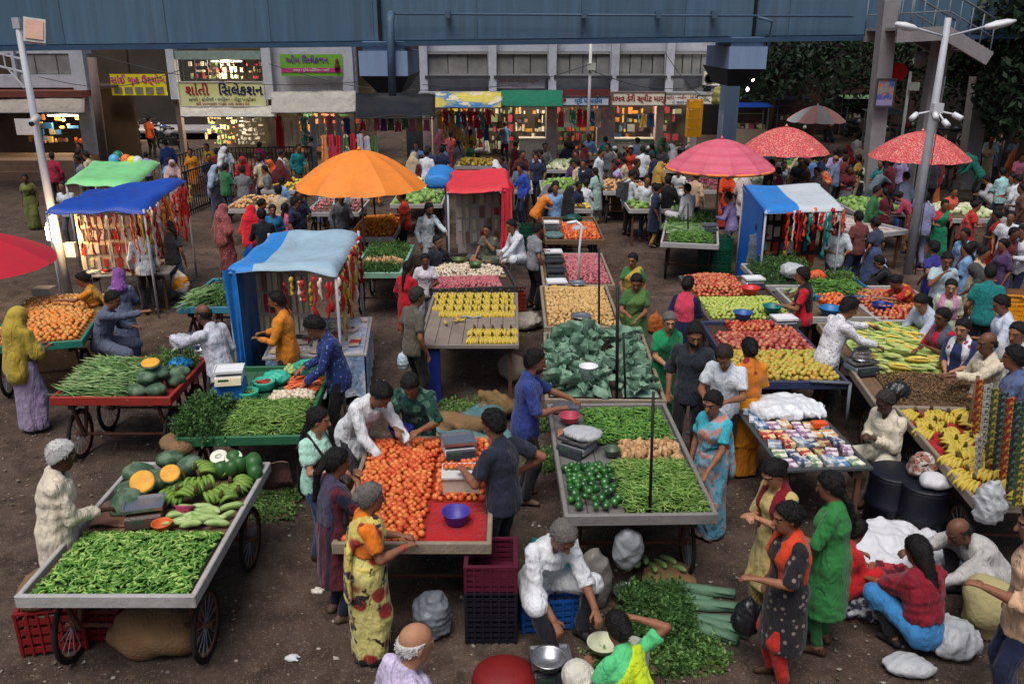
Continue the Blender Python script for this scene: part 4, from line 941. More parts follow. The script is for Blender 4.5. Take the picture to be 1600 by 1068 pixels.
def twin_lamp():
    p = G(1418, 428); o = thing('lamp_post', 'grey twin armed lamp post at right with camera cluster', 'lamp post', p); W = lambda x, y: AT(x, y, p.y)-p
    t = W(1482, 28); b = MB(); b.tube([(0, 0, 0), W(1450, 230), t], .075, 10, True, [.10, .085, .06]); b.build('shaft', POLE, o, True)
    c = W(1478, 58)
    for s, (hx, hy), L in ((-1, (1416, 42), .50), (1, (1562, 38), .62)):
        h = W(hx, hy); b = MB(); b.tube([c, h-Vector((s*.1, 0, 0))], .022, 6); b.build('arm', POLE, o, True)
        b = MB(); b.lathe([(.01, -L/2), (.10, -L*.42), (.15, -L*.1), (.13, L*.25), (.05, L*.5)], 14); q = b.build('lamp_head', mat((214, 216, 220), .35, .06), o, True, h); q.rotation_euler = (R(90), 0, R(90)); q.rotation_euler = (0, R(90-s*12), 0); q.scale = (.55, 1.0, 1.0)
    k = W(1460, 178)
    for i, (dx, dy, dz) in enumerate(((-.42, -.1, 0), (-.1, -.25, .02), (.08, -.3, -.12), (.34, -.12, 0))):
        b = MB(); e = k+Vector((dx, dy, dz)); b.tube([k+Vector((dx*.3, dy*.3, .05)), e], .02, 6); b.tube([e, e+Vector((dx*.35, -.14, -.08))], .06, 10); b.build('camera', mat((220, 222, 226), .35, .05), o, True)
    b = MB(); b.box(k+Vector((0, -.1, .12)), (.2, .12, .2)); b.build('camera_box', mat((200, 202, 206), .4), o)
    b = MB(); b.tube([(.12, -.1, .02), W(1432, 330)+Vector((.10, -.1, 0)), W(1466, 120)+Vector((.12, -.06, 0))], .012, 5); b.build('cable', FRAME, o, True)
twin_lamp()
def slim_pole(label, bx, by, tx, ty, Y=None, r=.05, box=None):
    p = G(bx, by) if Y is None else AT(bx, by, Y); p.z = 0; o = thing('pole', label, 'pole', p); t = AT(tx, ty, p.y)-p; b = MB(); b.tube([(0, 0, 0), t], r, 8); b.build('shaft', mat((206, 208, 206), .5, .1), o, True)
    if box: b = MB(); b.box(AT(box[0], box[1], p.y)-p-Vector((0, .08, 0)), (.3, .14, .24)); b.build('meter_box', mat((190, 196, 190), .5), o)
    return o
slim_pole('slim white pole rising in front of the maroon awning strip', 918, 236, 924, 44, 33.5, .055, (924, 104))
slim_pole('slim white pole between the two grey concrete columns', 1412, 205, 1423, 112, 28, .05, (1426, 135))
for i, (x0, y0, x1, y1, Y, sg) in enumerate(((140, 84, 560, 128, 33.6, .5), (420, 100, 700, 140, 33.4, .35), (924, 110, 1118, 130, 33, .4), (660, 132, 924, 100, 33, .4), (1040, 84, 1110, 160, 33.8, .2), (60, 120, 280, 110, 32.6, .45))):
    a, c = AT(x0, y0, Y), AT(x1, y1, Y); b = MB(); b.tube([a.lerp(c, t/12)-Vector((0, 0, sg*math.sin(math.pi*t/12))) for t in range(13)], .014, 5); tag(b.build('cable', FRAME, None, True), ['long dark cable sagging from the alley to the pier', 'dark cable across the lime green board', 'dark cable from slim white pole to the air conditioner', 'dark cable from the pier to slim white pole', 'short dark cable beside the last window', 'dark cable over the arcade roof at left'][i], 'cable')
# ------------------------------------------------------------------ carts
WOOD = mat((112, 88, 66), .85, .3, 5, .25, 30, dirt=.3); WOOD2 = mat((140, 128, 112), .8, .25, 5, .2, 30, dirt=.3); GREYW = mat((170, 168, 166), .7, .2, 4, .15, 25, dirt=.3); RUST = mat((96, 60, 44), .8, .3, 6, .2, 30); TYRE = mat((26, 25, 25), .85); DARKW = mat((62, 48, 38), .85, .3, 5, .2)
_wheel = {}
def wheel_parts(r):
    if r in _wheel: return _wheel[r]
    n = 20; b = MB(); b.tube([(0, r*math.cos(2*math.pi*i/n), r*math.sin(2*math.pi*i/n)) for i in range(n+1)], .022, 6, False); t = b.mesh(True); t.materials.append(TYRE)
    b = MB(); b.tube([(0, (r-.035)*math.cos(2*math.pi*i/n), (r-.035)*math.sin(2*math.pi*i/n)) for i in range(n+1)], .012, 5, False); b.tube([(-.05, 0, 0), (.05, 0, 0)], .03, 8); rm = b.mesh(True); rm.materials.append(RUST)
    b = MB()
    for i in range(14): a = 2*math.pi*i/14; b.bar((0, 0, 0), (0, (r-.035)*math.cos(a), (r-.035)*math.sin(a)), .006)
    sp = b.mesh(); sp.materials.append(PIPE); _wheel[r] = (t, rm, sp); return _wheel[r]
class Cart:
    def __init__(s, label, nl, nr, length, z=.86, rail=None, bed=None, wheels=True, wide=None, rot=None, name='market_cart', lip=.055, cat='cart', planks=7, cloth=None):
        A, B = G(*nl, z), G(*nr, z); u = (B-A); s.w = wide or u.length; u.normalize()
        if rot is not None: u = Vector((math.cos(R(rot)), math.sin(R(rot)), 0))
        v = Vector((-u.y, u.x, 0)); s.A, s.u, s.v, s.l, s.z = A, u, v, length, z; s.rz = math.atan2(u.y, u.x)
        c = A+u*s.w/2+v*s.l/2; rail = rail or GREYW; bed = bed or WOOD
        o = thing(name, label, cat, (c.x, c.y, 0), s.rz); s.o = o; w, l = s.w, s.l
        pw = w/planks
        for i in range(planks):
            b = MB(); b.box((-w/2+pw*(i+.5), 0, z-.02-.003*(i % 2)), (pw-.008, l-.02, .03)); b.build('plank', bed, o)
        for nm, cc, d in (('rail', (0, -l/2, z), (w+.09, .045, lip*2)), ('rail', (0, l/2, z), (w+.09, .045, lip*2)), ('rail', (-w/2-.022, 0, z), (.045, l-.05, lip*2-.004)), ('rail', (w/2+.022, 0, z), (.045, l-.05, lip*2-.004))):
            b = MB(); b.box((0, 0, 0), d); r = b.build(nm, rail, o, loc=cc); m = r.modifiers.new('b', 'BEVEL'); m.width = .008
        for sx in (-1, 1):
            b = MB(); b.box((sx*w*.38, 0, z-.09), (.06, l*.96, .08)); b.build('beam', DARKW, o)
        if wheels:
            r = .30; t, rm, sp = wheel_parts(r)
            for sy in (-1, 1):
                b = MB(); b.tube([(-w*.46, sy*l*.3, r), (w*.46, sy*l*.3, r)], .02, 6); b.build('axle', RUST, o, True)
                for sx in (-1, 1):
                    wh = link('wheel', t, o, (sx*w*.43, sy*l*.3, r)); link('rim', rm, wh); link('spokes', sp, wh)
                    b = MB(); b.bar((sx*w*.385, sy*l*.3-.2, z-.1), (sx*w*.385, sy*l*.3, r-.03), .035); b.bar((sx*w*.385, sy*l*.3+.2, z-.1), (sx*w*.385, sy*l*.3, r-.03), .034); b.build('wheel_bracket', RUST, o)
        else:
            for sx in (-1, 1):
                for sy in (-1, 1): b = MB(); b.box((sx*w*.44, sy*l*.45, z/2-.04), (.05, .05, z-.08)); b.build('leg', RUST, o)
        if cloth:
            b = MB(); nz = vnoise(int(w*1000)); b.grid(lambda a, e: ((a-.5)*(w-.01), (e-.5)*(l-.01), z+.012+.006*nz(a*9, e*9, 0)), 10, 12, .004); b.build('sheet', cloth, o, True)
    def P(s, fx, fy, dz=0.0):
        p = s.A+s.u*(fx*s.w)+s.v*(fy*s.l); return Vector((p.x, p.y, s.z+dz))
# ------------------------------------------------------------------ goods: shapes
def ellipsoid(r, nu=10, nv=7, wob=None, lob=0, seed=0):
    b = MB(); q = vnoise(seed); prof = []
    vs = []; fs = []
    for i in range(nv+1):
        th = math.pi*i/nv
        for j in range(nu):
            ph = 2*math.pi*j/nu; d = Vector((math.sin(th)*math.cos(ph), math.sin(th)*math.sin(ph), -math.cos(th)))
            k = 1+(wob*q(d.x*2, d.y*2, d.z*2) if wob else 0)+(lob*math.cos(ph*4)*math.sin(th) if lob else 0)
            vs.append(Vector((d.x*r[0], d.y*r[1], d.z*r[2]))*k)
    for i in range(nv):
        for j in range(nu): fs.append((i*nu+j, i*nu+(j+1) % nu, (i+1)*nu+(j+1) % nu, (i+1)*nu+j))
    b.add(vs, fs); return b
def finger(L, r, bend=.2, n=6, k=6, tip=.35, taper=1.0):          # bean, chilli, okra, cucumber, banana
    pts = []; rr = []
    for i in range(k+1):
        t = i/k; a = (t-.5)*bend*2; pts.append((L*(t-.5), L*bend*((t-.5)**2)*2, 0)); e = min(t, 1-t)*2
        rr.append(max(r*tip*.3, r*min(1, (e*2.4)**.5)*(1-(1-taper)*t)))
    b = MB(); b.tube(pts, r, n, True, rr); return b
def shapes(fn, seeds, m):
    out = []
    for sd in seeds:
        me = fn(sd).mesh(True); 
        for q in (m if isinstance(m, (list, tuple)) else [m]): me.materials.append(q)
        out.append(me)
    return out
def mound(fx, fy, h, nz, edge=.22):
    e = min(fx, 1-fx, fy, 1-fy)/edge; return h*min(1, max(e, 0))**.7*(1+.25*nz(fx*5, fy*5, 1))
def rot_random(q, flat=False):
    if flat: return Euler((q.gauss(0, .18), q.gauss(0, .18), q.uniform(0, 6.28)))
    return Euler((q.uniform(0, 6.28), q.uniform(0, 6.28), q.uniform(0, 6.28)))
def place(cart, rect, fx, fy): return rect[0]+(rect[1]-rect[0])*fx, rect[2]+(rect[3]-rect[2])*fy
def base_mound(cart, rect, h, nz, m, name, label, cat, edge=.22, drop=.02):
    def f(u, v):
        p = cart.P(*place(cart, rect, u, v), .0); return (p.x, p.y, p.z+.015+max(0, mound(u, v, h, nz, edge)-drop))
    b = MB(); b.grid(f, 20, 20); o = b.build(name, m, None, True); return tag(o, label, cat, kind='stuff')
def heap(cart, rect, meshes, size, h, name, label, cat, group, heapname, heaplabel, basem, seed=1, flat=False, maxn=300, dens=1.0, edge=.2, layers=1):
    q = random.Random(seed); nz = vnoise(seed)
    W = (rect[1]-rect[0])*cart.w; Lh = (rect[3]-rect[2])*cart.l; st = size/dens
    pts = []; j = 0; y = st*.5
    while y < Lh:
        x = st*.5+(st*.5 if j % 2 else 0)
        while x < W-st*.2: pts.append((min(.98, max(.02, (x+q.gauss(0, st*.15))/W)), min(.98, max(.02, (y+q.gauss(0, st*.15))/Lh)))); x += st
        y += st*.86; j += 1
    pts.sort(key=lambda p: p[1])
    rest = []
    for i, (a, c) in enumerate(pts):
        p = cart.P(*place(cart, rect, a, c)); p.z += mound(a, c, h, nz, edge)+size*.38; k = q.uniform(.74, 1.14); e = rot_random(q, flat); me = q.choice(meshes)
        if i < maxn:
            o = link(name, me, None, p); o.rotation_euler = e; o.scale = (k, k, k); tag(o, label, cat, group)
        else: rest.append((me, p, e, k))
    under(base_mound(cart, rect, h, nz, basem, heapname, heaplabel, cat, edge), joined(rest, heapname, heaplabel, cat) if rest else None)
def joined(items, name, label, cat, m=None):
    VV = []; FF = []; off = 0; cache = {}
    for me, p, e, k in items:
        if me.name not in cache:
            v = np.empty(len(me.vertices)*3, np.float32); me.vertices.foreach_get('co', v); f = [tuple(pl.vertices) for pl in me.polygons]; cache[me.name] = (v.reshape(-1, 3), f)
        v, f = cache[me.name]; Rm = np.array(e.to_matrix())*k; VV.append(v@Rm.T+np.array(p)); FF += [tuple(i+off for i in t) for t in f]; off += len(v)
    nm = bpy.data.meshes.new(name); nm.from_pydata(np.concatenate(VV).tolist(), [], FF); nm.polygons.foreach_set('use_smooth', [True]*len(FF)); nm.materials.append(m or items[0][0].materials[0])
    return tag(link(name, nm), label, cat, kind='stuff')
def under(base, top):                  # the mound below belongs to the heap on it
    if top is None: return base
    for k in ('label', 'category'): del base[k]
    base.name = 'lower_layer'; base.parent = top; return top
def strew(cart, rect, meshes, n, h, name, label, cat, basem, seed=1, flat=True, edge=.2, jit=.02, up=.01, lay=None):
    q = random.Random(seed); nz = vnoise(seed); it = []
    for i in range(n):
        a, c = q.uniform(.01, .99), q.uniform(.01, .99); p = cart.P(*place(cart, rect, a, c)); p.z += mound(a, c, h, nz, edge)+up+q.uniform(0, jit)
        e = rot_random(q, flat)
        if lay is not None: e = Euler((q.gauss(0, .15), q.gauss(0, .15), R(lay)+q.gauss(0, .25)))
        it.append((q.choice(meshes), p, e, q.uniform(.8, 1.15)))
    return under(base_mound(cart, rect, h, nz, basem, name, label, cat, edge), joined(it, name, label, cat))
# materials of produce
M_TOM = mat((220, 104, 52), .4, .2, 9, 0, pat='rand', col2=(192, 62, 36), col3=(224, 150, 78), ps=9., spec=.35)
M_POT = mat((206, 168, 108), .8, .2, 14, .15, 60, pat='rand', col2=(186, 144, 88), col3=(216, 184, 128), ps=9.)
M_ONI = mat((176, 84, 96), .5, .25, 14, .05, pat='rand', col2=(196, 130, 130), col3=(150, 60, 78), ps=8.)
M_GAR = mat((214, 200, 178), .7, .2, 12, .1, pat='island', col2=(190, 168, 140), col3=(226, 214, 196))
M_ORA = mat((224, 140, 60), .5, .15, 10, .1, 90, pat='rand', col2=(214, 160, 90), col3=(230, 120, 40), ps=6.)
M_APP = mat((176, 40, 40), .3, .2, 6, 0, pat='rand', col2=(190, 96, 60), col3=(200, 150, 90), ps=9., spec=.5)
M_PEAR = mat((196, 178, 74), .45, .2, 9, .05, pat='rand', col2=(170, 170, 70), col3=(190, 110, 60), ps=9.)
M_POM = mat((150, 46, 52), .4, .25, 6, .05, pat='rand', col2=(182, 90, 70), col3=(200, 150, 110), ps=7.)
M_GUA = mat((168, 186, 84), .5, .2, 8, .05, pat='rand', col2=(196, 200, 110), col3=(140, 166, 64), ps=8.)
M_CAP = mat((34, 92, 36), .25, .2, 5, 0, pat='rand', col2=(24, 70, 30), col3=(60, 120, 46), ps=5., spec=.6)
M_CHI = mat((100, 150, 56), .38, .25, 6, 0, pat='island', col2=(60, 110, 38), col3=(154, 186, 96)); M_OKR = mat((96, 150, 58), .5, .25, 6, 0, pat='island', col2=(48, 94, 34), col3=(116, 158, 70)); M_BEAN = mat((108, 148, 62), .5, .25, 6, 0, pat='island', col2=(76, 116, 46), col3=(146, 176, 92))
M_CUC = mat((140, 172, 96), .4, .25, 4, .05, pat='rand', col2=(176, 196, 130), col3=(92, 132, 62), ps=6.); M_GOURD = mat((124, 160, 96), .45, .25, 3, .03, pat='rand', col2=(150, 178, 120), col3=(96, 134, 76), ps=4.)
M_PUMP = mat((64, 92, 70), .6, .25, 5, .1, pat='blotch', col2=(96, 120, 96), ps=6.); M_MEL = mat((52, 98, 50), .4, .25, 4, .03); M_PUMPIN = mat((232, 166, 60), .6, .25, 9, .15)
M_BAN = mat((206, 180, 70), .55, .25, 12, .02, pat='rand', col2=(196, 168, 60), col3=(168, 156, 70), ps=9.); M_BANG = mat((108, 144, 56), .45, .2, 7, .02, pat='rand', col2=(86, 124, 44), col3=(140, 166, 76), ps=4.)
M_HERB = mat((56, 94, 42), .7, .3, 5, 0, pat='island', col2=(36, 70, 32), col3=(88, 124, 60)); M_HERB2 = mat((80, 120, 54), .7, .3, 5, 0, pat='island', col2=(54, 94, 40), col3=(118, 152, 80)); M_TARO = mat((118, 152, 130), .55, .2, 3, .06, 25, pat='rand', col2=(96, 134, 110), col3=(140, 170, 148), ps=5.); M_CAB = mat((160, 186, 128), .6, .2, 5, .1, pat='rand', col2=(176, 200, 150), col3=(130, 164, 100), ps=4.); M_CORN = mat((176, 196, 112), .6, .2, 6, .1, pat='rand', col2=(150, 178, 88), col3=(206, 206, 140), ps=8.); M_CORNK = mat((226, 196, 90), .5, .15, 30, .3, 80)
M_GING = mat((190, 150, 106), .8, .25, 9, .2, pat='island', col2=(206, 170, 128), col3=(168, 124, 84)); M_PNUT = mat((120, 92, 62), .8, .25, 9, .2, pat='island', col2=(144, 114, 80), col3=(92, 70, 48)); M_CARR = mat((220, 96, 50), .5, .2, 6, .05, pat='island', col2=(200, 80, 50), col3=(226, 130, 80)); M_MARI = mat((226, 120, 30), .8, .2, 20, .4, 60, pat='rand', col2=(232, 160, 40), col3=(214, 90, 24), ps=6.); M_RCH = mat((190, 44, 40), .5, .2, 6, 0, pat='island', col2=(160, 30, 34), col3=(214, 90, 60)); M_DARKG = mat((36, 60, 28), .8, .3, 8); M_BROWNB = mat((96, 80, 60), .85, .3, 8)
S_TOM = shapes(lambda s: ellipsoid((.036-.003*(s % 3), .034, .030+.002*(s % 2)), 10, 7, .07, .04, s), (1, 2, 3, 40, 41), M_TOM); S_POT = shapes(lambda s: ellipsoid((.042, .033, .029), 9, 6, .10, 0, s), (4, 5, 6), M_POT); S_ONI = shapes(lambda s: ellipsoid((.032, .032, .030), 9, 7, .05, 0, s), (7, 8), M_ONI)
S_ORA = shapes(lambda s: ellipsoid((.04, .038, .037), 9, 7, .04, 0, s), (9, 10), M_ORA); S_APP = shapes(lambda s: ellipsoid((.038, .038, .035), 9, 7, .03, .03, s), (11, 12), M_APP); S_POM = shapes(lambda s: ellipsoid((.042, .042, .039), 9, 7, .05, .03, s), (13, 14), M_POM); S_GUA = shapes(lambda s: ellipsoid((.034, .032, .036), 9, 7, .05, 0, s), (15, 16), M_GUA)
def _pear(s): return MB().lathe([(.004, -.045), (.03, -.038), (.038, -.012), (.030, .018), (.017, .04), (.004, .05)], 9)
S_PEAR = shapes(_pear, (1,), M_PEAR)+shapes(lambda s: ellipsoid((.037, .036, .036), 9, 7, .05, 0, s), (17,), M_PEAR)
S_CAP = shapes(lambda s: ellipsoid((.038, .038, .045), 12, 8, .05, .10, s), (18, 19), M_CAP)
S_CHI = shapes(lambda s: finger(.075, .0075, .25, 5, 5, .3, .6), (1,), M_CHI)+shapes(lambda s: finger(.065, .008, .6, 5, 5, .3, .6), (1,), M_CHI); S_OKR = shapes(lambda s: finger(.11, .010, .1, 5, 4, .3, .5), (1,), M_OKR); S_BEAN = shapes(lambda s: finger(.16, .0055, .5, 5, 6, .4, .9), (1,), M_BEAN)+shapes(lambda s: finger(.14, .0055, -.9, 5, 6, .4, .9), (1,), M_BEAN)
S_CHIB = shapes(lambda s: finger(.085, .011, .45, 6, 5, .3, .6), (1,), M_CHI)+shapes(lambda s: finger(.08, .012, .15, 6, 5, .3, .7), (1,), M_CHI)
S_CUC = shapes(lambda s: finger(.24, .028, .12, 9, 8, .5), (1,), M_CUC)+shapes(lambda s: finger(.21, .031, -.2, 9, 8, .5), (1,), M_CUC); S_GOURD = shapes(lambda s: finger(.34, .033, .1, 9, 8, .5, .75), (1,), M_GOURD)
S_PUMP = shapes(lambda s: ellipsoid((.15, .15, .10), 24, 10, .03, .05, s), (21, 22), M_PUMP); S_MEL = shapes(lambda s: ellipsoid((.085, .085, .10), 14, 9, .04, 0, s), (23, 24), M_MEL)
S_GING = shapes(lambda s: ellipsoid((.05, .03, .02), 8, 6, .5, 0, s), (25, 26, 27), M_GING); S_PNUT = shapes(lambda s: finger(.035, .008, .1, 5, 3, .6), (1,), M_PNUT); S_CARR = shapes(lambda s: finger(.15, .015, .1, 6, 5, .3, .4), (1,), M_CARR); S_GAR = shapes(lambda s: ellipsoid((.024, .024, .022), 8, 5, .1, .1, s), (28,), M_GAR); S_MARI = shapes(lambda s: ellipsoid((.05, .05, .035), 10, 6, .2, .1, s), (29, 30), M_MARI); S_RCH = shapes(lambda s: finger(.07, .009, .3, 5, 4, .3, .6), (1,), M_RCH)
S_CAB = shapes(lambda s: ellipsoid((.09, .09, .075), 14, 9, .12, .05, s), (31, 32), M_CAB)
def leafblade(L, w, curl, seed, nu=4, nv=7):
    q = vnoise(seed); return MB().grid(lambda u, v: ((u-.5)*w*math.sin(math.pi*min(1, v*.92+.06))**.7, L*v, curl*((u-.5)**2)*4*w+.10*L*math.sin(v*3)+.022*q(u*7, v*7, 0)+.012*math.sin(v*26+abs(u-.5)*14)), nu, nv)
S_TARO = []
for _s in range(4):
    _me = leafblade(.46, .34, [.5, -.35, .8, .25][_s], _s, 9, 13).mesh(True); _me.materials.append(M_TARO); S_TARO.append(_me)
def _sprig(s):                            # a short stem with small leaves
    q = random.Random(s); b = MB(); b.tube([(0, 0, 0), (0, .06, .01), (0, .13, .005)], .002, 3)
    for i in range(7): y = .03+.1*i/6; a = q.uniform(0, 6.28); w = q.uniform(.012, .024); d = Vector((math.cos(a), q.uniform(.1, .7), math.sin(a)*.6+.3)).normalized(); e = d.cross(Vector((q.gauss(0, 1), q.gauss(0, 1), 1))).normalized(); p = Vector((0, y, 0)); b.add([p, p+d*w+e*w*.6, p+d*w*2, p+d*w-e*w*.6], [(0, 1, 2, 3)])
    return b
S_HERB = shapes(_sprig, (1, 2, 3), M_HERB); S_HERB2 = shapes(_sprig, (4, 5, 6), M_HERB2)
S_LEEK = shapes(lambda s: finger(.42, .008, .15, 4, 5, .3, .7), (1,), mat((110, 150, 84), .5, .2, 4, 0, pat='island', col2=(84, 128, 66), col3=(160, 186, 128)))+shapes(lambda s: finger(.38, .008, -.2, 4, 5, .3, .7), (1,), mat((110, 150, 84), .5, .2, 4, 0, pat='island', col2=(84, 128, 66), col3=(160, 186, 128)))
# bunch of bananas: a thing whose fingers are parts
BAN_ME = finger(.17, .019, .55, 7, 7, .35).mesh(True); BAN_ME.materials.append(M_BAN); BANG_ME = finger(.16, .018, .6, 7, 7, .35).mesh(True); BANG_ME.materials.append(M_BANG)
STEM_ME = MB().tube([(0, 0, -.01), (0, 0, .03), (.01, 0, .06)], .016, 6, True, [.022, .018, .012]).mesh(True); STEM_ME.materials.append(mat((86, 74, 40), .8))
def banana_bunch(p, rz, label, group, me=BAN_ME, n=8, tilt=0.0, sc_=1.0):
    o = thing('banana_bunch', label, 'bananas', p, rz, group); o.rotation_euler = (tilt, 0, rz); o.scale = (sc_,)*3
    for i in range(n):
        t = i-(n-1)/2; row = i % 2
        c = link('banana', me, o, (t*.024, .075-.012*abs(t)*.5+.012*row, .055-.012*row)); c.rotation_euler = (R(-90+t*3), R(8-14*row), R(90)-t*.10)
    link('stem', STEM_ME, o, (0, -.015, .045)); return o
# ------------------------------------------------------------------ small vessels
def bowl(p, r, h, col, label, name='bowl', tiltx=0.0, m=None, cat='bowl'):
    m = m or mat(col, .4, .12, 6, .02); t = .006
    b = MB(); b.lathe([(r*.6, 0), (r*.72, h*.15), (r*.95, h*.85), (r*1.06, h), (r*1.05, h+.008), (r*.93, h-.004), (r*.70, h*.18), (r*.1, .012)], 24)
    o = b.build(name, m, None, True, p); o.rotation_euler = (tiltx, 0, 0); return tag(o, label, cat)
STEELM = mat((190, 192, 196), .25, .1, 5, .03, metal=.9); WHITEP = mat((224, 226, 228), .4, .08, 5, .02)
def scale(p, rz, label, body=(200, 204, 210), tray=None, round_=False, base=(40, 44, 50)):
    o = thing('weighing_scale', label, 'scale', p, rz)
    b = MB(); b.box((0, 0, .045), (.32, .30, .08)); s = b.build('housing', mat(body, .4, .1), o); s.modifiers.new('b', 'BEVEL').width = .015
    b = MB(); b.add([(-.15, -.152, .0), (.15, -.152, .0), (.15, -.21, .0), (-.15, -.21, .0), (-.15, -.152, .09), (.15, -.152, .09), (.15, -.175, .075), (-.15, -.175, .075)], [(0,1,2,3)[::-1], (4,7,6,5)[::-1], (0,4,5,1), (2,6,7,3), (0,3,7,4), (1,5,6,2)]); b.build('display_panel', mat(base, .3), o)
    b = MB(); b.box((-.05, -.185, .055), (.12, .008, .03)); b.build('screen', mat((60, 90, 70), .2), o)
    b = MB(); b.tube([(0, 0, .08), (0, 0, .12)], .03, 10); b.build('tray_post', STEELM, o, True); b = MB()
    if round_: b.lathe([(.08, .12), (.15, .135), (.19, .165), (.195, .17), (.15, .145), (.02, .13)], 24); b.build('pan', STEELM, o, True)
    else:
        b.box((0, 0, .128), (.34, .27, .014)); [b.box((sx*.165, 0, .142), (.012, .27, .022)) for sx in (-1, 1)]; [b.box((0, sy*.13, .142), (.31, .012, .0215)) for sy in (-1, 1)]; b.build('tray', tray or STEELM, o)
    return o
def crate(p, rz, label, col, d=(.55, .36, .30), group=None, fill=None):
    o = thing('plastic_crate', label, 'crate', p, rz, group); m = mat(col, .45, .12, 5, .03); w, l, h = d
    for sy in (-1, 1):
        b = MB(); n = 4; [b.box((0, sy*l/2, h*(.12+.22*k)), (w, .018, h*.13)) for k in range(4)]; [b.box((-w/2+w*k/6, sy*l/2+sy*.008, h/2), (.018, .02, h-.004)) for k in range(7)]; b.build('side', m, o)
    for sx in (-1, 1):
        b = MB(); [b.box((sx*w/2, 0, h*(.12+.22*k)+.003), (.018, l-.02, h*.13)) for k in range(4)]; [b.box((sx*w/2+sx*.008, -l/2+l*k/4, h/2), (.02, .018, h-.006)) for k in range(5)]; b.build('end', m, o)
    b = MB(); b.box((0, 0, .012), (w-.02, l-.02, .02)); b.build('floor', m, o); b = MB(); [b.box((0, s*l/2, h), (w+.04, .035, .02)) for s in (-1, 1)]; [b.box((s*w/2, 0, h+.001), (.035, l-.04, .02)) for s in (-1, 1)]; b.build('rim', m, o)
    return o
_blob = {}
def blob(name, p, r, m, label, cat, seed=1, wob=.14, rz=0.0, vox=None, group=None, tail=None, sharp=0):
    f = Field(np.array([-r[0]*1.5, -r[1]*1.5, -.02]), np.array([r[0]*1.5, r[1]*1.5, r[2]*2.5]), vox or max(r)/(17 if sharp else 13))
    q = random.Random(seed); W = [(q.gauss(0, 3.2)/max(r), q.gauss(0, 3.2)/max(r), q.gauss(0, 3.2)/max(r), q.uniform(0, 6)) for _ in range(7)]
    f.ell((0, 0, r[2]*.85), r, None, 0)
    for _ in range(5): f.ell((q.uniform(-.5, .5)*r[0], q.uniform(-.5, .5)*r[1], r[2]*q.uniform(.5, 1.1)), tuple(x*q.uniform(.45, .7) for x in r), None, max(r)*.3)
    if tail: f.cone((0, 0, r[2]*1.5), tail, r[0]*.22, r[0]*.10, r[0]*.4)
    X, Y, Z = f.ax[0][:, None, None], f.ax[1][None, :, None], f.ax[2][None, None, :]
    n = sum((np.abs(np.sin(a*X+b*Y+c*Z+d))-.6 if sharp else np.sin(a*X+b*Y+c*Z+d)) for a, b, c, d in W)
    if sharp: n = n+.3*sum(np.abs(np.sin(2.9*(b*X+c*Y+a*Z)+d*2))-.6 for a, b, c, d in W)
    f.D += (n*wob*min(r)*(.17 if sharp else .28)).astype(np.float32); f.plane((0, 0, -1), 0.0)
    V, F = f.mesh(); me = np_mesh(name, V, F); me.materials.append(m); o = link(name, me, None, p, rz); return tag(o, label, cat, group)
BAGM = mat((176, 180, 184), .4, .2, 5, .35, 14, spec=.4, dirt=.3); SACK = mat((128, 100, 70), .9, .25, 6, .4, 40); BLACKBAG = mat((30, 31, 36), .35, .2, 5, .35, 12, spec=.5)
# ------------------------------------------------------------------ near carts and their goods
def stick(cart, fx, fy, tx, ty, label, r=.014, m=None):          # a thin post standing on a cart
    p = cart.P(fx, fy); t = AT(tx, ty, p.y); o = MB().tube([(0, 0, 0), (t.x-p.x, 0, t.z-p.z)], r, 8).build('canopy_post', m or mat((28, 27, 28), .6), None, True, p); tag(o, label, 'post')
def scatter_things(cart, rect, meshes, n, h, name, label, cat, group, seed, up, flat=True, lay=None, minsep=None):
    q = random.Random(seed); nz = vnoise(seed); pts = []
    for i in range(n):
        for _ in range(30):
            a, c = q.uniform(.03, .97), q.uniform(.03, .97)
            if not minsep or all(math.hypot((a-x)*(rect[1]-rect[0])*cart.w, (c-y)*(rect[3]-rect[2])*cart.l) > minsep for x, y in pts): break
        pts.append((a, c)); p = cart.P(*place(cart, rect, a, c)); p.z += mound(a, c, h, nz)+up
        o = link(name, q.choice(meshes), None, p); o.rotation_euler = rot_random(q, flat)
        if lay is not None: o.rotation_euler = (q.gauss(0, .1), q.gauss(0, .12), R(lay)+q.gauss(0, .25))
        k = q.uniform(.85, 1.15); o.scale = (k, k, k); tag(o, label, cat, group)
REDCL = cl((170, 30, 34)); BLUECL = cl((40, 90, 170)); 
c1 = Cart('grey railed cart at lower left heaped with green chillies and bananas', (34, 938), (298, 938), 2.2, bed=WOOD)
strew(c1, (.04, .97, .01, .43), S_CHIB, 1600, .05, 'green_chillies', 'glossy green chillies heaped on the front of lower left cart', 'chillies', M_DARKG, 3, up=.008, jit=.03)
scatter_things(c1, (.55, .97, .44, .63), S_CUC, 26, .03, 'cucumber', 'pale green cucumber on lower left cart', 'cucumber', 'cucumbers on the lower left cart', 5, .035, lay=8)
for i, (a, c) in enumerate(((.16, .70), (.30, .80), (.12, .86), (.30, .95), (.45, .93), (.20, .60))):
    o = link('pumpkin', S_PUMP[i % 2], None, c1.P(a, c, .10+(.05 if i == 3 else 0))); o.rotation_euler = (.1*i, .05, i*1.1); o.scale = (.9+.06*(i % 3),)*3; tag(o, 'grey green pumpkin in the row behind bearded scale on lower left cart' if 0 else 'dark grey green pumpkin on lower left cart', 'pumpkin', 'pumpkins on the lower left cart')
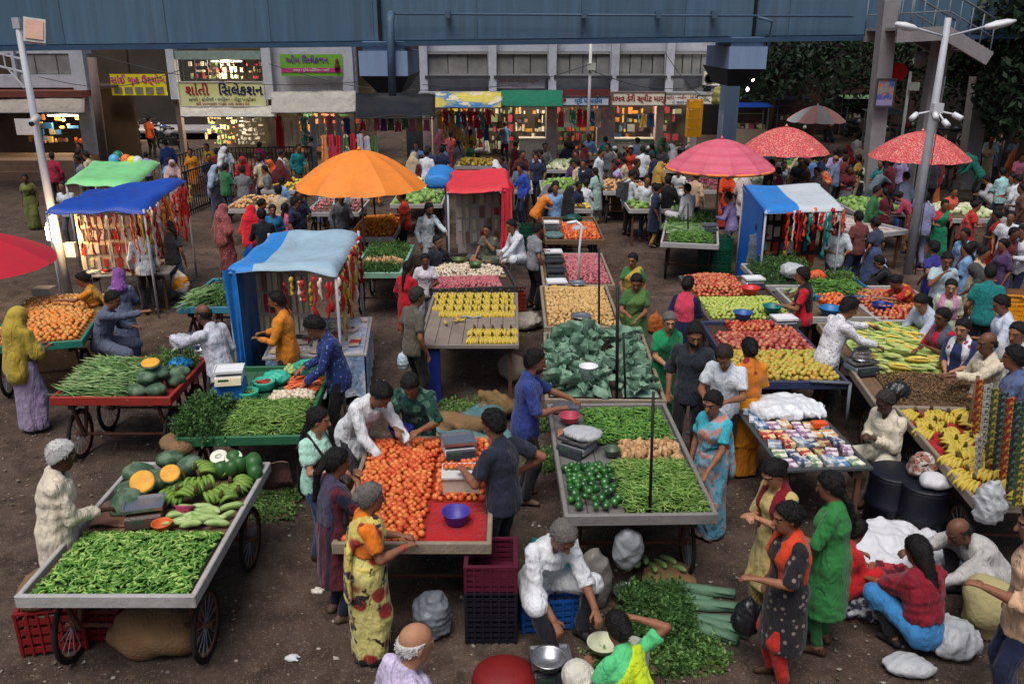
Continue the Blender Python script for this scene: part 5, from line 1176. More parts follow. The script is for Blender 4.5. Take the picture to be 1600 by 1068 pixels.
def half_pumpkin(p, r, label, tilt):
    o = thing('cut_pumpkin', label, 'pumpkin', p); o.rotation_euler = (R(tilt), 0, R(10))
    b = MB(); b.lathe([(r*.1, -r*.7), (r*.6, -r*.6), (r*.95, -r*.25), (r, 0), (r*.96, .002)], 24, wob=lambda t, z: 1+.03*math.cos(t*9)); b.build('rind', M_PUMP, o, True)
    b = MB(); b.lathe([(r*.95, .003), (r*.92, .016), (r*.6, .012), (r*.3, .006), (.005, .004)], 24); b.build('flesh', M_PUMPIN, o, True)
half_pumpkin(c1.P(.28, .68, .22), .12, 'larger cut pumpkin half showing orange flesh above the scale', 40); half_pumpkin(c1.P(.42, .77, .20), .10, 'smaller cut pumpkin half showing orange flesh beside green bananas', 35)
for i, (a, c) in enumerate(((.50, .70), (.62, .78), (.74, .72), (.86, .78), (.56, .86), (.70, .88), (.84, .66), (.66, .66), (.93, .70), (.48, .80))):
    banana_bunch(c1.P(a, c, .04+.06*(i % 3 == 1)), R(160+i*37), 'unripe green banana bunch on lower left cart', 'green banana bunches on the lower left cart', BANG_ME, 9, sc_=1.15)
scatter_things(c1, (.70, .99, .86, .99), S_MEL, 9, .04, 'green_melon', 'round green melon at the far end of lower left cart', 'melon', 'melons at the far end of the lower left cart', 8, .08, minsep=.15)
for i, (a, c) in enumerate(((.66, .97), (.78, .96))):
    o = thing('cut_melon', ['cut pale melon half left of its twin at cart end', 'cut pale melon half right of its twin at cart end'][i], 'melon', c1.P(a, c, .16)); o.rotation_euler = (R(25), 0, 0); b = MB(); b.lathe([(.02, -.08), (.07, -.06), (.09, 0)], 18); b.build('rind', M_MEL, o, True); b = MB(); b.lathe([(.088, .001), (.08, .004), (.02, .0)], 18); b.build('flesh', mat((226, 228, 206), .5), o, True)
scale(c1.P(.37, .55, .02), R(15), 'old scale with silver tray on the lower left cart', (96, 72, 60), None, base=(60, 44, 36))
b = MB(); b.grid(lambda u, v: (u*.44, v*.42, .02*math.sin(u*7)*math.cos(v*6)+.03), 10, 10, .01); o = b.build('folded_cloth', cl((122, 84, 70)), None, True, c1.P(.03, .47), .1); tag(o, 'brown folded cloth beside the seller in cream kurta', 'cloth')
bowl(c1.P(.63, .56, .03), .085, .075, (190, 70, 110), 'pink rimmed basket bowl leaning on cucumbers', tiltx=-.5); bowl(c1.P(.55, .45, .02), .085, .07, (206, 96, 40), 'orange plastic bowl behind the green chillies')
b = MB(); b.grid(lambda u, v: (u*.5-.1, -.02+.14*v, -.45*v*v*.8+.02*math.sin(u*9)), 10, 8, .008); o = b.build('hanging_cloth', cl((128, 92, 88)), None, True, c1.P(.86, 1.01, .05)); tag(o, 'dusty pink cloth hanging over the far cart corner', 'cloth')
blob('sack', c1.P(-.12, .30, -.86+.42), (.2, .24, .14), SACK, 'brown gunny sack on red crate beside the lower left cart', 'sack', 4); crate(c1.P(-.12, .30, -.86), .2, 'red plastic crate under gunny sack at lower left', (124, 28, 30), (.5, .4, .42)); crate(c1.P(.10, .36, -.86), 0, 'red plastic crate in the shade under the lower left cart', (120, 26, 28), (.5, .36, .30))
blob('sack', c1.P(.55, .25, -.86), (.36, .28, .22), SACK, 'large gunny sack slumped below the green chilli cart', 'sack', 6)
c2 = Cart('red painted cart with leeks and stacked pumpkins at left', (85, 626), (262, 626), 1.35, rail=mat((150, 44, 36), .6, .2, 5, .1, dirt=.25), bed=mat((120, 40, 34), .7))
strew(c2, (.0, .62, .02, .95), S_LEEK, 420, .10, 'long_green_onions', 'long green onions laid across the red painted cart', 'green onions', M_DARKG, 9, jit=.04, lay=-12)
for i, (a, c, z) in enumerate(((.70, .10, .08), (.86, .12, .08), (.95, .35, .08), (.76, .30, .08), (.78, .16, .22), (.92, .55, .08), (.84, .28, .22), (.7, .5, .08))):
    o = link('pumpkin', S_PUMP[i % 2], None, c2.P(a, c, z)); o.scale = (.82,)*3; o.rotation_euler = (0, .1, i); tag(o, 'dark ribbed pumpkin stacked on the red painted cart', 'pumpkin', 'pumpkins stacked on the red cart')
half_pumpkin(c2.P(.80, .22, .37), .115, 'cut pumpkin top with pale flesh crowning the red cart stack', 12)
strew(c2, (.55, .95, .62, .98), S_HERB2, 260, .10, 'leafy_greens', 'leafy greens at the back of the red painted cart', 'greens', M_DARKG, 10, flat=False, jit=.05)
blob('plastic_bag', c2.P(.86, .72, .05), (.14, .10, .07), mat((40, 130, 200), .35, .15, 4, .3, 12), 'bright blue plastic bag behind the pumpkin stack', 'bag', 11, .3, sharp=1)
bowl(G(315, 555, .86), .15, .12, (196, 200, 204), 'steel basin beside the bald man in white shirt', m=STEELM); blob('plastic_bag', G(285, 545, .86), (.16, .12, .12), BAGM, 'white plastic bag of greens beside the steel basin', 'bag', 12, .3, sharp=1)
c2b = Cart('low side table behind the red cart with a dark scale', (265, 560), (318, 560), .8, wheels=False, bed=DARKW)
scale(c2b.P(.5, .5, .02), R(-20), 'dark blue scale with round pan behind the red cart', (40, 50, 96), round_=True)
c3 = Cart('green painted cart heaped with long beans in left centre', (282, 690), (470, 686), 2.1, rail=mat((44, 104, 70), .6, .2, 5, .1, dirt=.2), bed=mat((50, 92, 66), .7))
strew(c3, (.30, .98, .02, .46), S_BEAN, 1150, .09, 'long_beans', 'long green beans heaped on the green painted cart', 'beans', M_DARKG, 13, jit=.04)
strew(c3, (-.06, .30, .0, .42), S_HERB, 1100, .14, 'coriander_heap', 'coriander bundle heaped at the green cart corner', 'coriander', M_DARKG, 14, flat=False, jit=.05)
blob('sack', c3.P(-.04, .06, -.14), (.16, .22, .10), SACK, 'gunny sack under the coriander on green cart', 'sack', 15)
strew(c3, (.70, .98, .60, .80), S_CARR, 150, .07, 'carrots', 'orange carrots near the man in dotted shirt', 'carrots', M_BROWNB, 15, lay=20); strew(c3, (.55, .97, .47, .60), S_GAR, 200, .05, 'garlic_bulbs', 'pale garlic bulbs between carrots and long beans', 'garlic', M_BROWNB, 16)
scatter_things(c3, (.55, .95, .86, 1.02), S_CUC, 14, .05, 'cucumber', 'pale cucumber stacked at the far end of the green cart', 'cucumber', 'cucumbers at the far end of the green cart', 17, .04, lay=70)
b = MB(); b.box((0, 0, .12), (.34, .30, .24)); o = b.build('cash_box', mat((36, 110, 190), .45, .1), None, False, c3.P(.20, .56), .1); o.modifiers.new('b', 'BEVEL').width = .015; tag(o, 'bright blue box carrying the white scale on green cart', 'box')
scale(c3.P(.20, .56, .245), R(10), 'white scale standing on bright blue box', (214, 216, 214), WHITEP, base=(200, 190, 160))
TEAL = mat((60, 176, 150), .35, .15, 4, .25, 12)
for i, (a, c, r) in enumerate(((.36, .54, .12), (.46, .68, .13), (.80, .92, .15))):
    p = c3.P(a, c, .0); o = thing('open_bag', ['teal plastic bag of chillies nearest the blue box', 'teal plastic bag of red chillies behind its neighbour', 'teal plastic bag with beans beside dotted shirt man'][i], 'bag', p)
    b = MB(); b.lathe([(r*.6, 0), (r*.98, r*.3), (r, r*.7), (r*1.1, r*.95), (r*1.0, r*1.02), (r*.86, r*.7), (r*.2, r*.62)], 22, wob=lambda t, z: 1+.06*math.sin(t*7+z*30)); b.build('bag_wall', TEAL, o, True)
    q = random.Random(i); fill = [(q.choice(S_CHI if i != 1 else S_RCH), Vector((r*.7*math.sqrt(q.random())*math.cos(t), r*.7*math.sin(t)*q.random(), r*.68+q.uniform(0, .03))), rot_random(q, True), 1.0) for t in [q.uniform(0, 6.28) for _ in range(60)]]
    fo = joined(fill, 'chillies', None, None); fo.parent = o
blob('plastic_bag', c3.P(.55, .78, .0), (.16, .14, .09), TEAL, 'loose teal plastic sheet between bags on green cart', 'bag', 19, .35, sharp=1)
tom = Cart('weathered wooden cart covered with ripe tomatoes', (527, 855), (760, 855), 2.06, rail=WOOD2, cloth=REDCL)
heap(tom, (.01, .58, .02, .99), S_TOM, .066, .05, 'tomato', 'ripe red orange tomato in the heap on tomato cart', 'tomato', 'tomatoes heaped on the tomato cart', 'tomato_heap', 'rest of the ripe tomatoes heaped on tomato cart', mat((150, 44, 26), .5), 20, maxn=225, dens=1.06, edge=.12)
heap(tom, (.58, .98, .36, .99), S_TOM, .066, .04, 'tomato', 'ripe red orange tomato in the heap on tomato cart', 'tomato', 'tomatoes heaped on the tomato cart', 'tomato_heap', 'remaining tomatoes at the seller end of tomato cart', mat((150, 44, 26), .5), 21, maxn=70, dens=1.05, edge=.12)
bowl(tom.P(.78, .18, .015), .125, .12, (70, 60, 150), 'purple plastic bowl on the red cloth'); bowl(tom.P(.24, .985, .06), .13, .12, (40, 56, 150), 'dark blue bowl of tomatoes held by two buyers')
for i in range(5): o = link('tomato', S_TOM[i % 3], None, tom.P(.21+.016*i, .975+.02*(i % 2), .15)); tag(o, 'tomato lying in the dark blue bowl', 'tomato', 'tomatoes in the dark blue bowl')
scale(tom.P(.74, .80, .09), R(12), 'silver scale with large tray on the tomatoes', (200, 204, 210)); 
b = MB(); b.box((0, 0, .08), (.34, .26, .16)); o = b.build('carton', mat((196, 186, 170), .7, .12), None, False, tom.P(.79, .46, .06), .05); tag(o, 'pale carton below the silver scale on tomato cart', 'carton'); b = MB(); b.box((0, 0, 0), (.36, .30, .02)); o2 = b.build('lid', mat((206, 204, 204), .6), o, False, (0, 0, .17))
for i in range(7): o = link('tomato', S_TOM[i % 3], None, tom.P(.68+.04*i, .47, .27)); tag(o, 'tomato resting on the carton lid', 'tomato', 'tomatoes on the carton lid')
blob('plastic_bag', tom.P(.62, -.02, -.86), (.17, .15, .24), mat((120, 126, 136), .3, .3, 6, .4, 14, spec=.6), 'clear plastic bundle under the tomato cart', 'bag', 22, .3, sharp=1)
for i in range(3): crate(tom.P(1.03, .03, -.86+.26*i), 0, ['lowest dark crate in the stack beside tomato cart', 'middle dark crate in the stack beside tomato cart', 'maroon crate on top of the stack beside tomato cart'][i], [(26, 26, 36), (26, 26, 36), (84, 26, 46)][i], (.42, .44, .25), 'crates stacked by the tomato cart')
c5 = Cart('tin railed front cart with okra beans and green peppers', (889, 812), (1114, 809), 2.48, rail=mat((128, 124, 122), .6, .2, 4, .15, 25, dirt=.35), bed=mat((110, 108, 106), .6, .25, 4))
strew(c5, (.27, .97, .60, .97), S_OKR, 900, .05, 'okra_heap', 'fresh okra pods heaped on the tin railed front cart', 'okra', M_DARKG, 23, jit=.03); strew(c5, (.40, .97, .02, .42), S_BEAN, 1150, .10, 'green_beans', 'thin green beans heaped on the tin railed front cart', 'beans', M_DARKG, 24, jit=.04)
strew(c5, (.50, .96, .40, .60), S_GING, 170, .05, 'ginger_heap', 'knobbly pale ginger between okra and green beans', 'ginger', M_BROWNB, 25, flat=False, jit=.03)
scatter_things(c5, (.02, .38, .05, .40), S_CAP, 62, .05, 'green_pepper', 'glossy dark green pepper on the tin railed front cart', 'pepper', 'green peppers on the front cart', 26, .04, flat=False, minsep=.07)
bowl(c5.P(.14, .83, .02), .115, .085, (206, 84, 104), 'pink plastic bowl at the left rail of okra cart'); scale(c5.P(.16, .56, .01), R(-35), 'grey scale with a plastic bag on its pan', (120, 126, 130)); blob('plastic_bag', c5.P(.20, .57, .145), (.17, .13, .06), BAGM, 'crumpled white plastic bag on the grey scale', 'bag', 27, .35, sharp=1)
bowl(c5.P(.42, .50, .01), .085, .08, (74, 92, 74), 'small dark green bowl beside the ginger'); b = MB(); b.grid(lambda u, v: (u*.34, v*.22, .012+.008*math.sin(u*9+v*5)), 8, 6, .006); o = b.build('orange_cloth', cl((206, 130, 96)), None, True, c5.P(.02, .68)); tag(o, 'small salmon cloth left of the okra', 'cloth')
b = MB(); b.box((0, 0, .03), (.30, .20, .06)); o = b.build('tin_tray', STEELM, None, False, c5.P(.13, .97, .02)); tag(o, 'steel tin tray at the far rail of okra cart', 'tray')
stick(c5, .57, .03, 1021, 612, 'dark canopy post rising through the green beans'); 
blob('plastic_bag', c5.P(.20, -.01, -.86), (.14, .12, .30), mat((120, 116, 112), .4, .2, 5, .35, 12), 'grey plastic bag hanging behind the seated seller', 'bag', 28, .3, sharp=1); blob('plastic_bag', c5.P(.42, .02, -.52), (.13, .10, .20), mat((140, 144, 150), .35, .2, 5, .35, 12), 'pale plastic bag hung below the front cart', 'bag', 29, .3, sharp=1)
b = MB(); b.box((0, 0, .28), (.24, .2, .56)); 
c6 = Cart('cart piled with broad blue green taro leaves', (857, 627), (1036, 629), 2.45, rail=WOOD2, bed=DARKW, lip=.04)
q = random.Random(5)
for i in range(230):
    a = q.uniform(.05, .55) if i % 3 else q.uniform(.66, .95); c = q.uniform(.06, .97); o = link('taro_leaf', S_TARO[i % 4], None, c6.P(a, c, .05+.14*q.random()*(1-abs(a-.32)*1.2))); o.rotation_euler = (q.gauss(0, .16), q.gauss(0, .22), q.uniform(0, 6.28)); k = q.uniform(.34, .6); o.scale = (k, k, k); tag(o, 'broad blue green taro leaf piled on its cart', 'leaf', 'taro leaves piled on the cart')
for rc in ((.02, .56, .05, .96), (.66, .98, .05, .9)): base_mound(c6, rc, .12, vnoise(3), M_TARO, 'taro_leaf_pile', 'lower layers of the taro leaf pile on its cart', 'leaves')
b = MB(); b.lathe([(.09, 0), (.115, .2), (.12, .205), (.11, .2), (.085, .02), (.02, .015)], 20); o = b.build('bucket', WHITEP, None, True, c6.P(.36, .17, .10)); tag(o, 'white plastic bucket on the taro leaves', 'bucket')
blob('red_pouch', c6.P(.34, .33, .14), (.07, .06, .03), cl((190, 60, 60)), 'small red pouch beside the white bucket', 'pouch', 31)
stick(c6, .60, .02, 965, 448, 'dark canopy post left of the taro cart gap', .02); stick(c6, .68, .04, 974, 520, 'shorter dark canopy post between taro leaf piles', .014)
pot = Cart('cart of yellow potatoes behind the taro leaves', (855, 515), (968, 515), 2.2, rail=WOOD2, bed=WOOD)
heap(pot, (.02, .98, .04, .98), S_POT, .072, .10, 'potato', 'yellow brown potato in the heap on potato cart', 'potato', 'potatoes heaped on the potato cart', 'potato_heap', 'rest of the potatoes heaped on potato cart', mat((150, 116, 70), .8), 33, dens=1.05)
bowl(pot.P(.48, .10, .12), .15, .03, (206, 208, 210), 'steel plate lying on the potatoes', name='plate', m=STEELM, cat='plate'); bowl(pot.P(.55, .95, .10), .15, .04, (206, 208, 210), 'second steel plate at the far edge of potatoes', name='plate', m=STEELM, cat='plate')
scale(pot.P(.22, .96, .03), R(5), 'white scale between potatoes and onions', (190, 192, 190), WHITEP)
stick(pot, .72, .02, 936, 388, 'dark canopy post standing in the potatoes', .016)
oni = Cart('cart of pink onions behind the potato cart', (852, 449), (957, 449), 2.3, rail=WOOD2, bed=WOOD)
heap(oni, (.36, .98, .04, .98), S_ONI, .066, .08, 'onion', 'pink onion in the heap behind the potatoes', 'onion', 'onions on the far onion cart', 'onion_heap', 'rest of the pink onions behind the potatoes', mat((130, 62, 70), .7), 34, maxn=220)
for i in range(3): scale(oni.P(.18, .25+.26*i, .02+.03*i), R(4), ['black scale beside the pink onions nearest potatoes', 'black scale in the middle of the onion cart', 'white topped scale at the far end of onion cart'][i], (40, 42, 46), WHITEP if i == 2 else mat((50, 52, 56), .5))
o = thing('clip_lamp', 'white bent lamp stand among the onions', 'lamp', oni.P(.5, .05)); b = MB(); h = AT(908, 352, oni.P(.5, .05).y)-oni.P(.5, .05); b.tube([(0, 0, 0), (.0, 0, h.z*.6), (.03, 0, h.z), (-.06, .02, h.z+.06)], .02, 8); b.build('stem', WHITEP, o, True); b = MB(); b.tube([(-.05, .02, h.z+.06), (-.22, .03, h.z+.03)], .03, 8); b.build('tube_head', WHITEP, o, True)
c8 = Cart('cart of red tomatoes where orange shirted man bends over', (855, 378), (942, 378), 2.4, rail=WOOD, bed=WOOD)
heap(c8, (.32, .98, .05, .75), S_TOM, .075, .06, 'tomato', 'red tomato on the far tomato cart', 'tomato', 'tomatoes on the far cart', 'tomato_heap', 'rest of the red tomatoes on the far cart', mat((160, 44, 28), .5), 35, maxn=0)
scale(c8.P(.12, .55, .02), 0, 'pale blue scale left of the far tomatoes', (170, 190, 200), WHITEP); blob('plastic_bag', c8.P(.62, .35, .06), (.14, .14, .06), BAGM, 'white plastic bags lying on the far tomatoes', 'bag', 36, .35, sharp=1); blob('bag', c8.P(.55, .85, .02), (.2, .16, .10), mat((24, 70, 60), .5), 'dark green bag at the far end of tomatoes', 'bag', 37); blob('plastic_bag', c8.P(.16, .12, .02), (.16, .2, .07), mat((90, 120, 120), .4, .2, 5, .3, 12), 'grey teal plastic sheet at near corner of far tomatoes', 'bag', 38, .3, sharp=1)
ban = Cart('plain grey topped cart with rows of yellow bananas', (657, 541), (806, 541), 2.6, rail=mat((134, 124, 116), .7, .2, 4, dirt=.3), bed=mat((132, 120, 110), .75, .25, 4, .1, dirt=.3), wheels=False, lip=.03)
k = 0
for r_ in range(4):
    for i in range(9):
        if r_ == 0 and i < 1: continue
        banana_bunch(ban.P(.07+.107*i, .58+.125*r_, .015+.01*(i % 2)), R(180+rnd.uniform(-14, 14)), 'ripe yellow banana bunch in the far rows of banana cart', 'banana bunches in rows', BAN_ME, 6, R(-18), 1.05)
for r_ in range(2):
    for i in range(5): banana_bunch(ban.P(.55+.10*i, .10+.13*r_, .015), R(180+rnd.uniform(-18, 18)), 'ripe yellow banana bunch in the near group of banana cart', 'banana bunches in the near group', BAN_ME, 6, R(-12), 1.05)
for i, (a, c) in enumerate(((.38, .42), (.33, .40), (.22, .36))): o = link('loose_banana', BAN_ME, None, ban.P(a, c, .03)); o.rotation_euler = (1.5, 0, i); tag(o, 'loose yellow banana lying on the bare cart top', 'banana', 'loose bananas on the banana cart')
b = MB(); b.grid(lambda u, v: (u*.3, v*.16, .01+.01*math.sin(u*8)), 8, 5); o = b.build('paper_sheet', mat((150, 160, 170), .6), None, True, ban.P(.38, .50)); tag(o, 'grey blue paper sheet in front of banana rows', 'paper')
b = MB(); b.box((0, 0, .39), (.18, .1, .78)); o = b.build('blue_leg_panel', mat((36, 50, 140), .6, .2), None, False, ban.P(.13, .03, -.86)); tag(o, 'deep blue board leaning under the banana cart', 'board')
blob('sack', G(800, 590), (.22, .26, .20), mat((150, 138, 120), .8, .25, 5, .35, 20), 'pale sack at the right foot of banana cart', 'sack', 40); blob('plastic_bag', G(822, 512), (.26, .22, .16), mat((160, 152, 142), .5, .25, 5, .35, 14), 'dusty plastic sack by the grey shirted man', 'bag', 41, .3, sharp=1); crate(G(800, 482), 0, 'rust red crate right of the yellow bananas', (130, 44, 30), (.5, .4, .36))
gar = Cart('cart of small onions and garlic in front of red canopy', (675, 456), (805, 451), 2.5, rail=mat((52, 50, 52), .7), bed=DARKW)
heap(gar, (.02, .85, .02, .30), S_ONI, .06, .05, 'onion', 'small pink onion at the front of garlic cart', 'onion', 'onions on the garlic cart', 'onion_heap', 'rest of small onions at front of garlic cart', mat((130, 70, 74), .7), 42, maxn=150); strew(gar, (.02, .96, .30, .72), S_GAR, 900, .06, 'garlic_heap', 'pale garlic bulbs heaped behind small onions', 'garlic', mat((150, 130, 104), .8), 43, jit=.03)
bowl(gar.P(.2, .72, .05), .13, .09, (40, 46, 90), 'dark blue bowl on the garlic'); bowl(gar.P(.40, .66, .05), .14, .10, (70, 90, 44), 'olive green basin on the garlic'); bowl(gar.P(.60, .48, .08), .12, .09, (66, 96, 50), 'smaller green basin nearer on the garlic'); scale(gar.P(.82, .62, .03), R(10), 'black scale before the seated white shirted man', (36, 38, 42))
# ---- right hand carts
bk = Cart('table of books and stationery beside the seated old man', (1227, 735), (1357, 731), 1.62, wheels=False, bed=mat((58, 62, 62), .7), rail=mat((66, 70, 72), .7), lip=.02)
q = random.Random(9); bm = [mat(c, .5, .2, 6, 0, pat='blotch', col2=d, ps=14.) for c, d in (((70, 84, 120), (200, 200, 190)), ((206, 206, 200), (120, 140, 170)), ((150, 110, 140), (220, 210, 214)), ((196, 176, 120), (120, 60, 60)), ((206, 214, 220), (90, 130, 180)), ((176, 60, 60), (230, 200, 150)), ((120, 150, 120), (224, 220, 200)), ((224, 222, 214), (206, 150, 90)))]
for r_ in range(7):
    for c_ in range(6):
        if r_ > 4 and c_ > 0: continue
        w, l, h = q.uniform(.10, .15), q.uniform(.15, .2), q.choice((.02, .03, .05)); b = MB(); b.box((0, 0, h/2), (w, l, h)); o = b.build('book', q.choice(bm), None, False, bk.P(.09+.162*c_+q.uniform(-.02, .02), .08+.135*r_, .004), q.gauss(0, .12)); tag(o, 'small book or boxed stationery laid flat on the book table', 'book', 'books laid out on the book table')
o = blob('plastic_sheet', bk.P(.58, .86, .01), (.36, .22, .07), mat((210, 214, 220), .35, .15, 5, .4, 14, spec=.5), 'crumpled white plastic sheet at the back of book table', 'plastic sheet', 44, 1.1, sharp=1, vox=.014)
b = MB(); b.box((0, 0, .03), (.16, .1, .06)); o = b.build('orange_box', mat((226, 90, 40), .5), None, False, bk.P(.86, .60, .01), .1); tag(o, 'small orange box at the right edge of book table', 'box')
for i in range(14):
    b = MB(); b.tube([(-.07, 0, 0), (.07, 0, 0)], .005, 6); o = b.build('pen', mat([(170, 30, 40), (40, 40, 90), (200, 120, 40), (30, 30, 34)][i % 4], .4), None, True, bk.P(.5+.04*(i % 5), .55+.03*(i//5), .012), q.uniform(0, 3)); tag(o, 'pen lying on the middle of the book table', 'pen', 'pens on the book table')
frA = Cart('dark blue railed cart with yellow pears and pomegranates', (1160, 601), (1321, 601), 2.4, rail=mat((52, 60, 90), .6, .2, 4, dirt=.2), bed=DARKW)
heap(frA, (.02, .98, .02, .46), S_PEAR, .076, .05, 'pear', 'yellow green pear at the front of pear cart', 'pear', 'pears on the blue railed cart', 'pear_heap', 'rest of the pears on blue railed cart', mat((130, 116, 50), .7), 45, maxn=200, edge=.12); heap(frA, (.02, .98, .47, .78), S_POM, .084, .05, 'pomegranate', 'mottled red pomegranate behind the pears', 'pomegranate', 'pomegranates on the blue railed cart', 'pomegranate_heap', 'rest of pomegranates behind the pears', mat((120, 44, 44), .7), 46, maxn=120, edge=.12); heap(frA, (.25, .98, .79, .99), S_APP, .08, .05, 'apple', 'dark red apple at the far end of pear cart', 'apple', 'apples on the pear cart', 'apple_heap', 'rest of dark red apples beyond pomegranates', mat((120, 30, 34), .6), 47, maxn=40, edge=.12)
scale(frA.P(.90, .93, .03), R(8), 'white scale at the far corner of pear cart', (206, 212, 216), WHITEP); bowl(frA.P(.45, .98, .10), .14, .11, (40, 90, 150), 'blue basin nearer of two on the fruit'); 
frB = Cart('fruit cart with guavas and red brown apples in a mound', (1112, 505), (1247, 505), 2.55, rail=mat((90, 80, 76), .7), bed=DARKW)
heap(frB, (.02, .98, .04, .48), S_GUA, .07, .08, 'guava', 'yellow green guava in front of apple mound', 'guava', 'guavas on the mixed fruit cart', 'guava_heap', 'rest of guavas on the mixed fruit cart', mat((110, 120, 54), .7), 48, maxn=220); heap(frB, (.02, .72, .50, .98), S_APP, .074, .12, 'apple', 'red brown apple in the mound behind guavas', 'apple', 'apples in the mound', 'apple_heap', 'rest of the red brown apple mound', mat((120, 50, 40), .7), 49, maxn=200)
bowl(frB.P(.66, .45, .12), .15, .12, (196, 44, 54), 'red plastic basket on the guavas', name='basket', cat='basket'); bowl(frB.P(.72, .06, .12), .14, .11, (20, 110, 110), 'teal basin behind the blue one on fruit'); scale(frB.P(.88, .80, .02), R(5), 'white scale on carton beside apple mound', (224, 228, 230), WHITEP)
b = MB(); b.tube([(0, 0, 0), (.02, 0, -.62)], .022, 8); b.tube([(0, 0, 0), (-.5, .02, .02)], .022, 8); o = b.build('push_handle', PIPE, None, True, frA.P(1.03, -.02, .04)); tag(o, 'grey metal handle frame at pear cart corner', 'handle')
co = Cart('long cart of peanuts and fresh corn cobs', (1375, 640), (1512, 640), 3.1, rail=WOOD2, bed=WOOD, rot=-6, wide=1.35)
strew(co, (.18, .99, .02, .36), S_PNUT, 1400, .10, 'peanut_heap', 'roasted peanuts heaped at the front of corn cart', 'peanuts', mat((90, 70, 48), .85), 50, flat=False, jit=.02)
CORN_ME = []
def corn_mesh(s):
    b = MB(); b.tube([(-.12, 0, 0), (-.06, 0, .005), (.04, 0, .006), (.11, 0, 0), (.16, 0, -.01)], .03, 8, True, [.014, .030, .032, .022, .005])
    for k in range(3):
        a = s+k*2.1; b.add([(-.10, .028*math.cos(a), .028*math.sin(a)), (.02, .05*math.cos(a+.4), .05*math.sin(a+.4)), (.17, .05*math.cos(a), .045*math.sin(a)), (.02, .05*math.cos(a-.5), .05*math.sin(a-.5))], [(0, 1, 2, 3)])
    return b
S_CORN = shapes(corn_mesh, (1, 2, 3), M_CORN)+shapes(lambda s: corn_mesh(s), (4,), M_CORNK)
scatter_things(co, (.16, .99, .38, .96), S_CORN, 150, .14, 'corn_cob', 'pale green husked corn cob on the corn cart', 'corn', 'corn cobs on the corn cart', 51, .05, lay=-35)
base_mound(co, (.14, .99, .37, .97), .12, vnoise(51), M_CORN, 'corn_pile', 'lower layers of the corn cob pile', 'corn')
scale(co.P(.07, .40, .02), R(15), 'grey scale carrying a steel pot beside corn', (120, 128, 136)); o = thing('steel_pot', 'round steel pot on the grey scale beside corn', 'pot', co.P(.07, .40, .16)); b = MB(); b.lathe([(.09, 0), (.125, .03), (.13, .09), (.10, .125), (.115, .14), (.1, .13), (.02, .02)], 22); b.build('vessel', STEELM, o, True)
blob('black_bag', co.P(.20, .10, .01), (.14, .12, .13), BLACKBAG, 'black plastic bag standing in the peanuts', 'bag', 52, .3, sharp=1)
b2 = Cart('red lined cart of spotted bananas at the right edge', (1530, 790), (1700, 790), 2.2, rail=WOOD2, bed=WOOD, wide=1.3, rot=-4, cloth=REDCL)
for i in range(63):
    a, c = [(.07+.145*(i % 7)+rnd.uniform(-.03, .03)), (.04+.108*(i//7))]; 
    banana_bunch(b2.P(a, c, .03+.03*(i % 2)), R(rnd.uniform(100, 260)), 'large yellow banana bunch on the red lined cart', 'banana bunches on the red lined cart', BAN_ME, 8, R(-15), 1.02)
o, w, h = None, 0, 0
pk = [mat(c, .4, .3, 20, 0, pat='blotch', col2=d, col3=e, ps=24.) for c, d, e in (((150, 34, 36), (190, 150, 60), (40, 60, 50)), ((34, 54, 52), (90, 116, 110), (18, 28, 32)), ((190, 188, 180), (50, 50, 60), (150, 150, 150)), ((50, 80, 50), (180, 160, 70), (150, 50, 46)))]
def packet_strip(p, L, dirv, label, m, n=9, w=.13):
    o = thing('packet_strip', label, 'packets', p); d = Vector(dirv).normalized()
    for i in range(n):
        c = d*(L*(i+.5)/n); b = MB(); q_ = d.to_track_quat('Z', 'Y').to_matrix(); b.box((0, 0, 0), (w, .022, L/n*.86), M=q_); b.build('packet', m, o, False, c)
for i, (lab, m_) in enumerate((('strip of red and yellow snack packets at the wooden post', 0), ('strip of silver blister packets beside the red and yellow strip', 2), ('strip of mixed green and yellow packets third from the wooden post', 3), ('strip of dark green packets fourth from the wooden post', 1), ('strip of red green packets fifth from the wooden post', 0), ('strip of dark green packets nearest the right edge', 1), ('strip of mixed coloured packets cut by the right edge', 3))):
    packet_strip(AT(1533+12*i, 592+7*i, 8.6-.26*i), .95+.05*(i % 3), (.04, -.10, -1), lab, pk[m_], 11+i % 4, .105)
packet_strip(AT(1530, 680, 7.7), .5, (.10, -.12, -1), 'short striped black and white packet strip in front', pk[2], 7, .12)
blob('plastic_bag', AT(1545, 800, 7.0)+Vector((0, 0, -.1)), (.13, .10, .22), BAGM, 'white plastic bag hung at the corner of banana cart', 'bag', 53, .6, sharp=1); b = MB(); b.tube([(0, 0, 0), (0, 0, 1.55)], .02, 8); o = b.build('canopy_post', WOOD, None, True, AT(1532, 590, 8.7)*1+Vector((0, .05, -1.55))); tag(o, 'wooden post holding the snack packet strips', 'post')
for i, (x_, y_, c_) in enumerate(((1385, 762, (16, 18, 34)), (1432, 782, (15, 16, 30)))):
    o = thing('stool', ['dark blue plastic drum table behind the seated old man', 'dark blue plastic drum nearer the banana cart'][i], 'drum', G(x_, y_+60)); b = MB(); b.lathe([(.24, 0), (.26, .04), (.25, .3), (.27, .32), (.25, .34), (.25, .6), (.26, .64), (.2, .66)], 22); b.build('barrel', mat(c_, .45, .15), o, True); b = MB(); b.lathe([(.255, .641), (.265, .66), (.24, .675), (.02, .68)], 22); b.build('lid', mat((15, 17, 32), .45), o, True)
